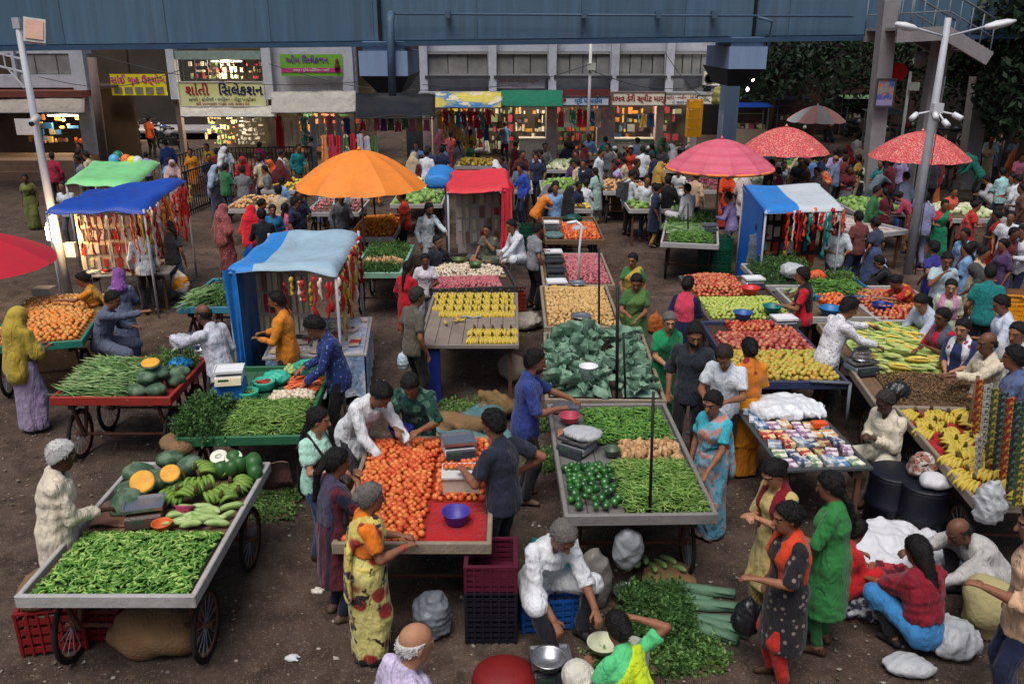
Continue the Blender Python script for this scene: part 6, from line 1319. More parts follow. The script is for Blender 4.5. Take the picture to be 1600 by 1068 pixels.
blob('white_bundle', G(1440, 850)+Vector((0, 0, .68)), (.14, .12, .08), mat((206, 206, 210), .6), 'white cloth bundle on the dark blue drum', 'bundle', 54); blob('patterned_bag', G(1432, 842)+Vector((0, .15, .68)), (.14, .12, .13), mat((150, 100, 84), .7, .2, 5, .2, pat='blotch', col2=(206, 196, 190), col3=(60, 40, 44), ps=12.), 'brown and white patterned bag on the drum', 'bag', 55)
lf = Cart('cart of mixed leafy greens under the pink umbrella', (1035, 382), (1120, 386), 3.0, rail=GREYW, bed=DARKW)
strew(lf, (.10, .95, .02, .34), S_OKR, 420, .08, 'okra_heap', 'okra and chillies at the near end of greens cart', 'okra', M_DARKG, 56, jit=.04); strew(lf, (.02, .72, .36, .66), S_LEEK, 240, .08, 'white_radish', 'long white and green radishes on the greens cart', 'radish', M_CAB, 57, lay=20); strew(lf, (.02, .95, .68, .98), S_HERB2, 600, .12, 'leafy_greens', 'leafy greens at the far end of the greens cart', 'greens', M_DARKG, 58, flat=False, jit=.06)
scale(lf.P(.86, .50, .02), 0, 'silver scale before the man in lavender shirt', (190, 196, 200)); stick(lf, .45, .40, 1075, 318, 'thin dark stick standing in the radishes', .016)
cr = Cart('pale green cart of herbs and ginger behind blue canopy', (551, 430), (601, 430), 2.2, rail=mat((130, 170, 150), .6, .2, 4, dirt=.2), bed=mat((120, 160, 140), .7), wide=.85)
strew(cr, (.05, .95, .02, .28), S_HERB, 420, .06, 'herb_heap', 'dark green herbs at the near end of pale green cart', 'herbs', M_DARKG, 59, flat=False); strew(cr, (.05, .95, .30, .46), S_GING, 120, .05, 'ginger_heap', 'pale ginger in the middle of pale green cart', 'ginger', M_BROWNB, 60, flat=False); strew(cr, (.05, .95, .48, .96), S_HERB2, 560, .09, 'leafy_greens', 'bright leafy greens at the far end of pale green cart', 'greens', M_DARKG, 61, flat=False)
fl = Cart('cart of orange marigold flowers under the orange umbrella', (545, 374), (613, 374), 2.0, bed=WOOD, cloth=cl((110, 70, 110)))
heap(fl, (.02, .98, .05, .95), S_MARI, .10, .18, 'marigold', 'orange marigold bloom heaped under the orange umbrella', 'flower', 'marigolds under the orange umbrella', 'marigold_heap', 'rest of marigolds under the orange umbrella', mat((170, 84, 24), .8), 62, maxn=220)
og = Cart('cart of oranges lit by the bulb on lamp post', (-28, 548), (60, 548), 2.4, rail=mat((40, 120, 104), .6, .2, 4), bed=WOOD, wide=1.25, rot=14)
heap(og, (.02, .98, .02, .98), S_ORA, .082, .14, 'orange', 'round orange in the heap lit by the bulb', 'orange', 'oranges on the lit cart', 'orange_heap', 'rest of the oranges on the lit cart', mat((160, 92, 40), .7), 63, maxn=235)
b = MB(); b.box((0, 0, .06), (.3, .22, .12)); o = b.build('carton', mat((196, 190, 186), .7), None, False, og.P(.25, .93, .16)); tag(o, 'pale carton at the far end of the oranges', 'carton')
g9 = Cart('blue edged cart of greens left of the blue canopy', (282, 484), (364, 484), 1.7, rail=mat((60, 130, 150), .6, .2, 4), bed=DARKW, wide=1.0)
strew(g9, (.50, .98, .05, .5), S_HERB2, 520, .14, 'leafy_greens', 'bright leafy greens at the right of blue edged cart', 'greens', M_DARKG, 65, flat=False, jit=.05); strew(g9, (.02, .46, .0, .6), S_LEEK, 190, .16, 'green_onions', 'green onions fanned over the blue edged cart', 'green onions', M_DARKG, 66, lay=60); strew(g9, (.3, .98, .55, .98), S_HERB, 420, .14, 'dark_greens', 'dark leafy greens at the far end of blue edged cart', 'greens', M_DARKG, 67, flat=False, jit=.06)
ot = Cart('blue fronted table of okra behind the man in white shirt', (1277, 470), (1342, 470), 1.3, wheels=False, rail=mat((50, 96, 140), .6), bed=DARKW, lip=.09, wide=1.0)
strew(ot, (.05, .95, .05, .7), S_OKR, 420, .12, 'okra_heap', 'okra heaped on the blue fronted table', 'okra', M_DARKG, 68, jit=.04); blob('orange_bag', ot.P(.28, .75, .05), (.16, .13, .12), mat((214, 90, 50), .5, .2, 5, .3, 14), 'orange plastic bag behind the okra table heap', 'bag', 69, .3, sharp=1); strew(ot, (.5, .98, .72, .98), S_HERB2, 200, .1, 'leafy_greens', 'loose greens at the back of the blue fronted table', 'greens', M_DARKG, 70, flat=False)
gt = Cart('low table of spinach bundles beside blue canopy at right', (1195, 450), (1262, 450), 1.5, wheels=False, bed=DARKW, wide=1.0)
strew(gt, (.02, .98, .02, .98), S_HERB, 700, .22, 'spinach_heap', 'spinach bundles piled by the blue canopy at right', 'spinach', M_DARKG, 71, flat=False, jit=.08); blob('plastic_bag', gt.P(.5, .12, .15), (.2, .16, .14), BAGM, 'clear plastic bag of greens on spinach table', 'bag', 72, .3, sharp=1)
mx = Cart('mixed vegetable table behind the corn cart', (1262, 500), (1345, 500), 1.6, wheels=False, bed=WOOD, wide=1.35)
heap(mx, (.35, .70, .3, .75), S_TOM, .075, .08, 'tomato', 'tomato on the mixed vegetable table', 'tomato', 'tomatoes on the mixed table', 'tomato_heap', 'rest of tomatoes on mixed vegetable table', mat((150, 44, 28), .6), 73, maxn=20); scatter_things(mx, (.02, .35, .5, .95), S_GOURD, 10, .05, 'gourd', 'pale gourd on the mixed vegetable table', 'gourd', 'gourds on the mixed table', 74, .04, lay=40); bowl(mx.P(.3, .12, .02), .17, .12, (30, 110, 170), 'bright blue basin on the mixed vegetable table'); bowl(mx.P(.95, .25, .02), .15, .12, (40, 70, 160), 'dark blue basin behind patterned shirt man')
rc = Cart('cloth covered table of red apples beyond the corn', (1375, 505), (1440, 505), 1.9, wheels=False, bed=WOOD, wide=1.2, cloth=cl((190, 150, 150), pat='floral', col2=(150, 60, 70), ps=9.))
heap(rc, (.05, .95, .05, .9), S_APP, .08, .06, 'apple', 'red apple on the cloth covered table', 'apple', 'apples on the cloth covered table', 'apple_heap', 'rest of apples on the cloth covered table', mat((130, 36, 36), .6), 75, maxn=60)
fc = Cart('long white sheeted table stretching to the right lamp post', (1352, 370), (1412, 370), 2.6, wheels=False, bed=WOOD, wide=1.2, rot=24, cloth=cl((200, 186, 180), pat='blotch', col2=(150, 120, 110), ps=5.))
# ---- goods on the ground, bottom centre
P0 = G(1035, 985)
class Spot:                                # a patch of ground that carries a heap
    def __init__(s, c, w, l): s.A = c-Vector((w/2, l/2, 0)); s.w, s.l, s.z = w, l, .0; s.u = Vector((1, 0, 0)); s.v = Vector((0, 1, 0))
    P = Cart.P
sp = Spot(G(1028, 975), .50, .82); strew(sp, (0, 1, 0, 1), S_HERB, 1900, .15, 'dill_heap', 'feathery dill heaped on the ground in front', 'dill', M_DARKG, 80, flat=False, jit=.05)
sp = Spot(G(1010, 1035), .9, .3); strew(sp, (0, 1, 0, 1), S_HERB2, 500, .03, 'green_trimmings', 'green trimmings scattered at the bottom edge', 'greens', M_BROWNB, 81, flat=False, jit=.02)
sp = Spot(G(1085, 1030), .5, .3); strew(sp, (0, 1, 0, 1), S_HERB2, 300, .03, 'green_trimmings', 'green trimmings beside the rolled taro leaves', 'greens', M_BROWNB, 82, flat=False, jit=.02)
for i, (x_, y_, a, l_) in enumerate(((1095, 928, -14, .62), (1100, 952, -8, .60), (1108, 975, -4, .62), (1100, 990, -32, .60), (1070, 940, -20, .5), (1125, 985, -28, .5))):
    r = .05; b = MB(); n = 9
    b.tube([(-l_/2+l_*k/n, .012*math.sin(k), r*.9) for k in range(n+1)], r, 10, True, [r*(.75+.3*math.sin(math.pi*(k+1)/(n+2))) for k in range(n+1)])
    b.grid(lambda u, v: (-l_/2+l_*u, r*math.cos(2.2*v+.4)*1.12, r*.95+r*math.sin(2.2*v+.4)*1.12), 8, 4, .004)
    o = b.build('rolled_taro_leaf', mat((86, 120, 96), .6, .3, 5, .15, 25), None, True, G(x_, y_), R(a)); tag(o, 'long rolled bundle of blue green taro leaves on ground', 'leaf bundle', 'rolled taro leaves on the ground')
for i in range(7):
    o = link('ridge_gourd', S_GOURD[0], None, G(985+12*i, 885-6*(i % 3), .12)); o.rotation_euler = (0, .35, R(70+8*i)); tag(o, 'dark green gourd standing in the shade under front cart', 'gourd', 'gourds under the front cart')
blob('sack', G(1045, 905), (.22, .16, .06), SACK, 'flat gunny sack on the ground under front cart', 'sack', 83)
bowl(G(983, 938), .15, .11, (190, 192, 196), 'steel basin standing behind the dill heap', m=STEELM); bowl(G(857, 1040, .16), .14, .09, (190, 192, 196), 'steel pan on the small scale at bottom', m=STEELM); 
scale(G(860, 1046), R(5), 'small dark scale under steel pan at bottom', (60, 62, 66)); bowl(G(942, 1015, .12), .13, .08, (196, 200, 170), 'cream bowl held between seller and buyer')
crate(G(858, 965), R(8), 'bright blue crate used as a seat by the seller', (30, 84, 160), (.52, .36, .30)); 
o = thing('domed_basket', 'dark red domed basket at the bottom edge', 'basket', G(788, 1062)); b = MB(); b.lathe([(.27, 0), (.26, .05), (.2, .10), (.1, .13), (.01, .14)], 22); b.build('dome', mat((120, 24, 24), .6, .2, 6, .1), o, True)
blob('teal_bag', G(862, 900), (.24, .2, .22), mat((20, 130, 120), .4, .2, 5, .3, 12), 'teal plastic sack behind the seated seller', 'bag', 84, .3, sharp=1)
for i, (x_, y_, r_, m_) in enumerate(((712, 660, (.34, .26, .16), SACK), (745, 650, (.3, .3, .14), mat((80, 116, 118), .7, .25, 5, .3, 14)), (700, 690, (.22, .2, .1), mat((150, 84, 70), .7, .2, 5, .3, 14)), (775, 632, (.26, .2, .2), mat((120, 96, 62), .9, .25, 6, .4, 30)))):
    blob('sack', G(x_, y_+18), r_, m_, ['brown gunny sack in the heap behind tomato sellers', 'grey teal tarpaulin bundle behind tomato sellers', 'reddish cloth bundle behind tomato sellers', 'tan gunny sack leaning by the banana cart shade'][i], 'sack', 85+i, .3)
o = tag(MB().grid(lambda u, v: (u*.9-.3, v*.9-.3, .10+.10*math.sin(u*5+v*3)+.05*math.sin(v*9)), 14, 14, .01).build('tarpaulin', mat((90, 126, 128), .6, .25, 4, .2, 10), None, True, G(725, 690), .5), 'crumpled grey teal tarpaulin on the ground in centre', 'tarpaulin')
# bottom right: clothes seller's pile
for i, (x_, y_, r_, m_, l_) in enumerate(((1395, 880, (.5, .38, .16), mat((206, 208, 214), .6, .12, 5, .35, 14), 'heap of white garments spread before crouching buyers'), (1385, 925, (.22, .2, .14), cl((186, 46, 54), pat='blotch', col2=(90, 30, 40), ps=9.), 'red garments on top of the white garment heap'), (1350, 955, (.18, .16, .12), cl((70, 74, 96), pat='blotch', col2=(200, 200, 206), ps=9.), 'dark patterned garments at the edge of the heap'), (1475, 1012, (.22, .2, .15), BAGM, 'large white plastic bag near the crouching woman'), (1420, 1046, (.18, .1, .06), BAGM, 'flat white plastic bag at the bottom right'), (1450, 870, (.3, .2, .12), mat((200, 206, 214), .6, .12, 5, .35, 14), 'white cloths behind the woman in red shawl'))):
    blob('garment_heap' if i < 3 or i == 5 else 'plastic_bag', G(x_, y_), r_, m_, l_, 'bag' if i in (3, 4) else 'garments', 90+i, .45 if i in (3, 4) else 1.0, sharp=1, vox=.016)
blob('yellow_sack', G(1540, 990), (.2, .18, .30), mat((166, 156, 110), .7, .2, 5, .3, 20), 'pale yellow sack beside the man in peach shirt', 'sack', 97)
for i in range(3): crate(G(1115, 425)+Vector((0, 0, .27*i)), R(2), ['lowest dark green crate by the greens cart', 'middle dark green crate by the greens cart', 'top dark green crate with teal bag by greens cart'][i], (16, 84, 60), (.62, .42, .26), 'green crates by the greens cart')
for i in range(2): crate(G(828, 388)+Vector((0, 0, .3*i)), 0, ['lower dark green crate near orange shirted man', 'upper dark green crate near orange shirted man'][i], (20, 80, 56), (.5, .4, .28), 'green crates behind the tomato sellers')
crate(G(1560, 500, .55), R(-10), 'bright yellow crate on a wooden box at right', (226, 150, 30), (.75, .5, .36)); b = MB(); b.box((0, 0, .27), (.8, .55, .54)); o = b.build('wooden_box', mat((110, 70, 40), .8, .25, 5, .2), None, False, G(1560, 500), R(-10)); tag(o, 'brown wooden box under the bright yellow crate', 'box')
for i in range(4): crate(AT(1083, 205, 33.6)+Vector((0, 0, .34*i-.2)), 0, ['lowest', 'second', 'third', 'topmost'][i]+' yellow crate in the stack by the corner shop', (226, 160, 30), (.5, .4, .32), 'yellow crates stacked by the corner shop')
# ------------------------------------------------------------------ umbrellas
def umbrella(label, ax, ay, z, rad, m, drop=.42, n=10, m2=None, foot=0.0, tilt=(0, 0)):
    p = G(ax, ay, z); o = thing('market_umbrella', label, 'umbrella', (p.x, p.y, foot)); o.rotation_euler = (R(tilt[0]), R(tilt[1]), 0)
    rings = 7; z0 = z-foot
    for i in range(n):
        def f(u, v, i=i):
            a = 2*math.pi*(i+u)/n; r = rad*v; scal = 1-.045*v*math.sin(math.pi*u); zz = z0-drop*(v**1.75)-.035*v*math.sin(math.pi*u)
            return (r*scal*math.cos(a), r*scal*math.sin(a), zz)
        b = MB(); b.grid(f, 4, rings); me = b.build('panel', (m2 if m2 and i % 2 else m), o, True)
        b = MB(); a = 2*math.pi*i/n; b.tube([(rad*t*math.cos(a), rad*t*math.sin(a), z0-drop*t**1.75-.02) for t in (0, .35, .7, 1)], .008, 5); b.build('rib', PIPE, o, True)
    b = MB(); b.tube([(0, 0, 0), (0, 0, z0+.04)], .024, 8); b.build('pole', WOOD2, o, True); b = MB(); b.lathe([(.05, z0), (.035, z0+.03), (.01, z0+.07)], 10); b.build('finial', m, o, True)
    return o
UORA = mat((232, 134, 50), .65, .14, 3, .12, 9, dirt=.12); UPINK = mat((206, 100, 120), .7, .15, 3, .2, 9, pat='stripe', col2=(200, 90, 112), ps=6., axis=2, dirt=.1); URED = mat((190, 62, 72), .7, .15, 3, .05, pat='floral', col2=(204, 104, 104), col3=(214, 160, 140), ps=17., dirt=.12)
umbrella('large orange umbrella over the marigold cart', 561, 234, 2.78, 1.36, UORA, .72, 12); um = umbrella('pink umbrella with orange rim over the greens cart', 1128, 217, 2.75, 1.26, UPINK, .64, 12)
b = MB(); b.tube([(1.2*math.cos(t*math.pi/24), 1.2*math.sin(t*math.pi/24), 2.75-.66) for t in range(49)], .035, 5, False); b.build('orange_rim', mat((240, 140, 70), .6), um, True)
umbrella('red flowered umbrella next to the pink one', 1229, 198, 2.65, 1.2, URED, .64, 12); umbrella('red flowered umbrella behind the twin lamp post', 1442, 205, 2.65, 1.25, URED, .66, 12)
umbrella('faded pink and grey striped umbrella in the far back', 1278, 165, 2.6, 1.05, mat((206, 150, 152), .7, .12), .52, 10, mat((176, 178, 184), .7, .12)); umbrella('plain red umbrella cut by the left edge', -68, 362, 2.15, 1.36, mat((186, 34, 52), .6, .12, 2, .06, 14, dirt=.15), .5, 7)
# ------------------------------------------------------------------ canopy stalls
def stall(name, label, corners, z, m, post=True, sag=.12, wr=.05, seed=1, zs=None, extra_m=None, split=0.0):
    """corners in photograph pixels: back-left, back-right, front-right, front-left, at height z"""
    zs = zs or (z,)*4; P = [G(x, y, zz) for (x, y), zz in zip(corners, zs)]; c = sum(P, Vector())/4; base = Vector((c.x, c.y, 0)); nz = vnoise(seed)
    o = thing(name, label, 'stall', base)
    def f(u, v):
        p = (P[0]*(1-u)+P[1]*u)*(1-v)+(P[3]*(1-u)+P[2]*u)*v-base; p.z += -sag*math.sin(math.pi*u)*math.sin(math.pi*v)+wr*nz(u*4, v*4, 0)+wr*.5*nz(u*11, v*9, 2); e = min(u, 1-u, v, 1-v)
        p.z -= .10*max(0, 1-e/.05); return p
    b = MB(); b.grid(f, 28, 22, .008)
    if extra_m: b.mi = [1 if (i % 28)/28 < split and i < 28*22 else 0 for i in range(len(b.mi))]
    b.build('canopy', [m, extra_m] if extra_m else m, o, True)
    if post:
        for p in P: b = MB(); q = p-base; b.tube([(q.x*.97, q.y*.97, 0), (q.x*.97, q.y*.97, q.z-.06)], .022, 7); b.build('post', POLE, o, True)
    return o, P, base
def flap(o, base, A, B, bot, m, seed=1, wr=.06, inset=.25):        # sheet hanging from the canopy edge
    nz = vnoise(seed); A, B = A-base, B-base
    def f(u, v):
        p = A.lerp(B, u); z = p.z*(1-v)+bot*v; p = Vector((p.x*(1-inset*.2*v), p.y*(1-inset*.1*v), z)); n = Vector((0, 0, 1)).cross((B-A).normalized()); return p+n*(wr*nz(u*5, v*2.5, 0)+wr*.6*math.sin(u*17+2*v)*v)
    b = MB(); b.grid(f, 24, 16); b.build('side_sheet', m, o, True)
TBLUE = mat((44, 128, 206), .5, .14, 3, .4, 7, dirt=.25); TBLUE2 = mat((24, 72, 170), .5, .18, 3, .4, 7, dirt=.25); TGREY = mat((150, 178, 196), .5, .14, 3, .4, 7, dirt=.25); TRED = mat((214, 54, 66), .55, .1, 3, .35, 7, dirt=.25); TGREEN = mat((126, 206, 138), .5, .1, 3, .35, 7, dirt=.25)
def trinket_wall(o, base, A, B, z0, z1, label_m, rows, cols, seed, pal):
    q = random.Random(seed); A, B = A-base, B-base; d = (B-A); d.z = 0; L = d.length; d.normalize(); n = Vector((-d.y, d.x, 0)); rz = math.atan2(d.y, d.x)
    b = MB(); b.box((L/2, 0, (z0+z1)/2), (L, .02, z1-z0)); w = b.build('display_board', label_m, o, False, (A.x, A.y, 0), rz)
    for r_ in range(rows):
        for c_ in range(cols):
            b = MB(); w_ = L/cols*q.uniform(.4, .75); h_ = (z1-z0)/rows*q.uniform(.55, .95); b.box((L*(c_+.5)/cols, -.03, z0+(z1-z0)*(r_+.5)/rows), (w_, .03, h_)); b.build('trinket_card', q.choice(pal), w)
PALW = [mat(c, .5, .15, 8, 0) for c in ((226, 216, 200), (206, 190, 170), (214, 190, 180), (196, 60, 60), (226, 210, 170), (150, 110, 90))]; PALR = [mat(c, .5, .2, 8, 0) for c in ((176, 26, 34), (196, 40, 40), (140, 20, 28), (206, 90, 60), (226, 200, 190), (190, 160, 60))]
def hangings(o, base, A, B, ztop, n, lo, hi, pal, seed, w=.05):
    q = random.Random(seed); A, B = A-base, B-base; n = int(n*1.5)
    for i in range(n):
        p = A.lerp(B, (i+q.uniform(.2, .8))/n); L = q.uniform(lo*.6, hi); k = 9; b = MB(); b.tube([(q.gauss(0, .012), q.gauss(0, .012), -L*t/k) for t in range(k+1)], w, 5, True, [w*q.uniform(.15, .75) for t in range(k+1)]); b.build('hanging_garland', q.choice(pal), o, True, (p.x, p.y+q.gauss(0, .05), ztop-q.uniform(0, .1)))
st1, P, B0 = stall('canopy_stall', 'stall with pale blue sheet canopy in left centre', ((418, 358), (562, 354), (526, 424), (350, 421)), 2.05, TGREY, True, .14, .06, 3, None, TBLUE, .22)
flap(st1, B0, P[0].lerp(P[3], .35), P[3]+Vector((.05, 0, -.05)), .1, TBLUE, 5); flap(st1, B0, P[3], P[3].lerp(P[2], .10), .5, TBLUE, 6)
trinket_wall(st1, B0, P[3].lerp(P[2], .12)+Vector((0, .75, 0)), P[3].lerp(P[2], .62)+Vector((0, .75, 0)), .9, 1.85, mat((206, 190, 176), .6, .15), 3, 9, 3, PALW); hangings(st1, B0, P[2], P[1], 1.98, 16, .5, 1.0, PALR, 4); hangings(st1, B0, P[3].lerp(P[2], .5), P[2], 1.98, 6, .3, .6, PALR, 5)
tb = Cart('pale sheeted trinket table under the pale blue canopy', (415, 560), (505, 556), 1.7, .74, wheels=False, bed=WOOD, cloth=cl((206, 200, 204), pat='blotch', col2=(180, 190, 214), ps=4.), wide=1.35, rot=6, lip=.02)
q = random.Random(21)
for i in range(60):
    b = MB(); w_, l_ = q.uniform(.06, .16), q.uniform(.06, .2); b.box((0, 0, .012), (w_, l_, q.choice((.02, .03, .05)))); o = b.build('trinket_box', q.choice(PALW+bm[:2]), None, False, tb.P(q.uniform(.05, .95), q.uniform(.04, .96), .03), q.gauss(0, .2)); tag(o, 'small trinket box on the sheeted table under pale canopy', 'trinket', 'trinkets on the sheeted table')
b = MB(); nz = vnoise(8); b.grid(lambda u, v: (.70+.03*math.sin(u*30)*v, (u-.5)*1.7, .74-.62*v), 30, 6); o = b.build('table_skirt', cl((140, 170, 204), pat='blotch', col2=(196, 204, 214), ps=3.), tb.o, True)
b = MB(); b.grid(lambda u, v: ((u-.5)*1.36, -.87+.03*math.sin(u*30)*v, .74-.62*v), 30, 6); b.build('table_skirt', cl((140, 170, 204), pat='blotch', col2=(196, 204, 214), ps=3.), tb.o, True)
st2, P, B0 = stall('canopy_stall', 'trinket stall with deep blue sheet lit by the bulb at left', ((130, 296), (292, 281), (225, 322), (68, 326)), 2.1, TBLUE2, True, .10, .09, 7)
trinket_wall(st2, B0, P[3].lerp(P[2], .15)+Vector((0, .5, 0)), P[3].lerp(P[2], .95)+Vector((0, .5, 0)), .85, 1.9, mat((216, 196, 160), .6, .12), 4, 11, 8, PALW); hangings(st2, B0, P[2], P[1], 2.03, 18, .5, 1.1, PALR, 9, .06); hangings(st2, B0, P[3].lerp(P[2], .3), P[2], 2.0, 10, .5, .9, PALR, 10, .03)
t2 = Cart('white trinket table under the deep blue canopy', (130, 432), (210, 430), 1.5, .72, wheels=False, bed=WHITEP, wide=1.5, rot=8, lip=.02, cloth=cl((210, 196, 176)))
for i in range(40):
    b = MB(); b.box((0, 0, .015), (q.uniform(.06, .14), q.uniform(.06, .18), q.choice((.03, .05)))); o = b.build('trinket_box', q.choice(PALW+PALR[:2]), None, False, t2.P(q.uniform(.05, .95), q.uniform(.04, .96), .03), q.gauss(0, .2)); tag(o, 'small trinket box on white table below deep blue canopy', 'trinket', 'trinkets on the white table')
b = MB(); b.box((0, 0, 0), (.30, .02, .50)); o = b.build('price_board', mat((70, 90, 140), .5, .1), None, False, AT(190, 338, G(190, 440).y+.1)); tag(o, 'small blue price board hanging from the deep blue canopy', 'sign'); 
for i in range(4): b = MB(); b.box((0, -.013, .16-.1*i), (.22, .006, .04)); b.build('print_line', WHT, o)
st3, P, B0 = stall('canopy_stall', 'stall with light green sheet canopy at far left', ((142, 251), (250, 250), (205, 283), (100, 283)), 1.95, TGREEN, True, .06, .05, 11)
for i, (x_, y_, c_) in enumerate(((172, 243, (30, 120, 90)), (166, 249, (80, 160, 210)), (185, 249, (226, 110, 50)), (195, 252, (220, 200, 60)), (203, 252, (200, 206, 210)))):
    o = thing('balloon', ['dark green', 'sky blue', 'orange', 'yellow', 'white'][i]+' balloon above the light green canopy', 'balloon', G(x_+2, y_+5, 1.95)+Vector((0, .4, 0))); b = ellipsoid((.14, .14, .16), 14, 9); b.build('skin', mat(c_, .3, .05), o, True); b = MB(); b.tube([(0, 0, -.17), (.02, 0, -.5)], .006, 5); b.build('string', WHT, o, True)
st4, P, B0 = stall('canopy_stall', 'stall with bright red sheet canopy in the centre', ((694, 264), (793, 263), (800, 293), (698, 296)), 2.05, TRED, True, .05, .035, 13)
flap(st4, B0, P[1]+Vector((.02, 0, 0)), P[2]+Vector((.02, 0, 0)), .45, TRED, 14, .05); flap(st4, B0, P[2].lerp(P[3], .16), P[2]+Vector((0, -.02, 0)), .5, TRED, 15, .05)
blob('blue_sheet', G(686, 276, 2.0)+Vector((0, 0, -.15)), (.24, .7, .16), TBLUE, 'sky blue sheet bundled at the red canopy edge', 'sheet', 16, .3)
trinket_wall(st4, B0, P[3].lerp(P[2], .08)+Vector((0, 1.0, 0)), P[3].lerp(P[2], .8)+Vector((0, 1.0, 0)), .7, 1.8, mat((196, 190, 180), .6, .15), 4, 6, 17, PALW)
b = MB(); nz = vnoise(4); b.grid(lambda u, v: ((u-.5)*.36+.18*v, -.1*v, 1.75-1.0*v+.04*nz(u*4, v*6, 0)), 8, 16); b.build('pale_curtain', cl((216, 206, 170)), st4, True, (.35, -.2, 0)); b = MB(); b.box((-.05, -.1, .5), (.8, .05, .6)); b.build('white_front', cl((216, 206, 202)), st4)
st5, P, B0 = stall('canopy_stall', 'stall with sky blue and white sheet canopy at right', ((1160, 286), (1282, 283), (1320, 319), (1196, 326)), 2.05, mat((190, 200, 208), .5, .1, 3, .12, 10), True, .05, .03, 18, None, TBLUE, .42)
flap(st5, B0, P[0]+Vector((-.02, 0, 0)), P[3]+Vector((-.04, 0, 0)), .15, mat((20, 110, 214), .5, .12, 3, .15, 8), 19, .045); hangings(st5, B0, P[3].lerp(P[2], .25), P[2], 2.0, 12, .4, .9, PALR+[mat((30, 130, 120), .5)], 20, .06); trinket_wall(st5, B0, P[3].lerp(P[2], .1)+Vector((0, .9, 0)), P[3].lerp(P[2], .9)+Vector((0, .9, 0)), .6, 1.9, mat((60, 40, 44), .7), 4, 8, 21, PALR+[mat((30, 120, 120), .5, .1)])
# ------------------------------------------------------------------ back rows: hanging clothes, railings, far carts, far stalls
GC = [(206, 120, 140), (226, 220, 214), (60, 90, 140), (214, 170, 80), (190, 190, 206), (206, 60, 90), (60, 150, 140), (230, 150, 90), (120, 60, 120), (196, 36, 50), (226, 200, 180), (80, 120, 70)]
def garment(p, col, label, group, L=.75, w=.34, dress=False, pat=None):
    o = thing('hanging_garment', label, 'garment', p, 0, group); m = cl(col, pat='floral', col2=(226, 210, 190), ps=9.) if pat else cl(col); q = random.Random(int(p.x*1000))
    def f(u, v): a = (u-.5)*2; return (a*w/2*(1 if v < .12 else (.78 if not dress else .7)+.3*v*(1.2 if dress else .3)), .03*math.sin(a*6+v*3+p.x)+.02*math.cos(a*3), -.02-L*v-.05*abs(a)*(1-v))
    b = MB(); b.grid(f, 9, 8); b.build('cloth', m, o, True)
    if not dress:
        for s_ in (-1, 1): b = MB(); b.grid(lambda u, v: (s_*(w*.36+.16*v+.02*u), -.01+.03*u, -.05-.18*v-.13*u), 3, 4); b.build('sleeve', m, o, True)
    b = MB(); b.tube([(-w*.3, .01, -.03), (0, .01, .05), (w*.3, .01, -.03)], .008, 5); b.tube([(0, .01, .05), (0, .01, .12)], .006, 5); b.build('hanger', FRAME, o, True)
names = ['pink', 'cream', 'navy', 'mustard', 'lavender', 'crimson', 'sea green', 'apricot', 'purple', 'red', 'beige', 'leaf green']
used = {}
def row(x0, x1, y, Y, n, where, dress, seed, L=.7, w=None):
    q = random.Random(seed)
    for i in range(n):
        k = q.randrange(12); x_ = x0+(x1-x0)*(i+.5)/n; p = AT(x_, y+q.uniform(-2, 3), Y+q.uniform(-.1, .1)); c = (names[k], where); used[c] = used.get(c, 0)+1
        lab = '%s %s hanging %s' % (names[k], 'dress' if dress else 'shirt', where)
        garment(p, GC[k], lab if used[c] == 1 else lab+', %s of its colour' % ['', '', 'second', 'third', 'fourth', 'fifth'][min(used[c], 5)], 'clothes hanging '+where, L*q.uniform(.85, 1.1), w or (px(x1, Y)-px(x0, Y))/n*.95, dress, q.random() < .35)
row(682, 768, 171, AY-.6, 9, 'under the yellow awning', False, 3, .62); row(690, 765, 188, AY-.2, 7, 'in the lower row below the yellow awning', False, 4, .7)
row(428, 548, 180, AY-.3, 9, 'under the wide grey canvas awning', True, 5, 1.25); row(560, 672, 184, AY-1.2, 10, 'below the black plastic awning', True, 6, .45); row(872, 940, 170, AY+.4, 7, 'below the blue and white sign', True, 7, .7); row(1000, 1024, 176, AY+.2, 2, 'beside the sweet counter', True, 8, .6); row(500, 590, 208, 27.5, 8, 'on the rack behind the orange umbrella', True, 9, .9)
def railing(label, x0, y0, x1, y1, n, h=1.0):
    a, c = G(x0, y0), G(x1, y1); o = thing('iron_railing', label, 'railing', a); d = c-a; m = mat((24, 24, 27), .6)
    for z in (.12, h): b = MB(); b.bar((0, 0, z), (d.x, d.y, z), .04); b.build('rail', m, o)
    for i in range(n+1): t = i/n; b = MB(); b.box((d.x*t, d.y*t, h/2), (.025, .025, h)); b.build('bar', m, o)
railing('black iron railing behind the deep blue canopy', 292, 338, 338, 318, 14, 1.25); railing('black iron railing left of the orange umbrella', 345, 285, 490, 282, 26, 1.2); railing('dark railing beside the alley', 268, 300, 330, 275, 14, 1.1)
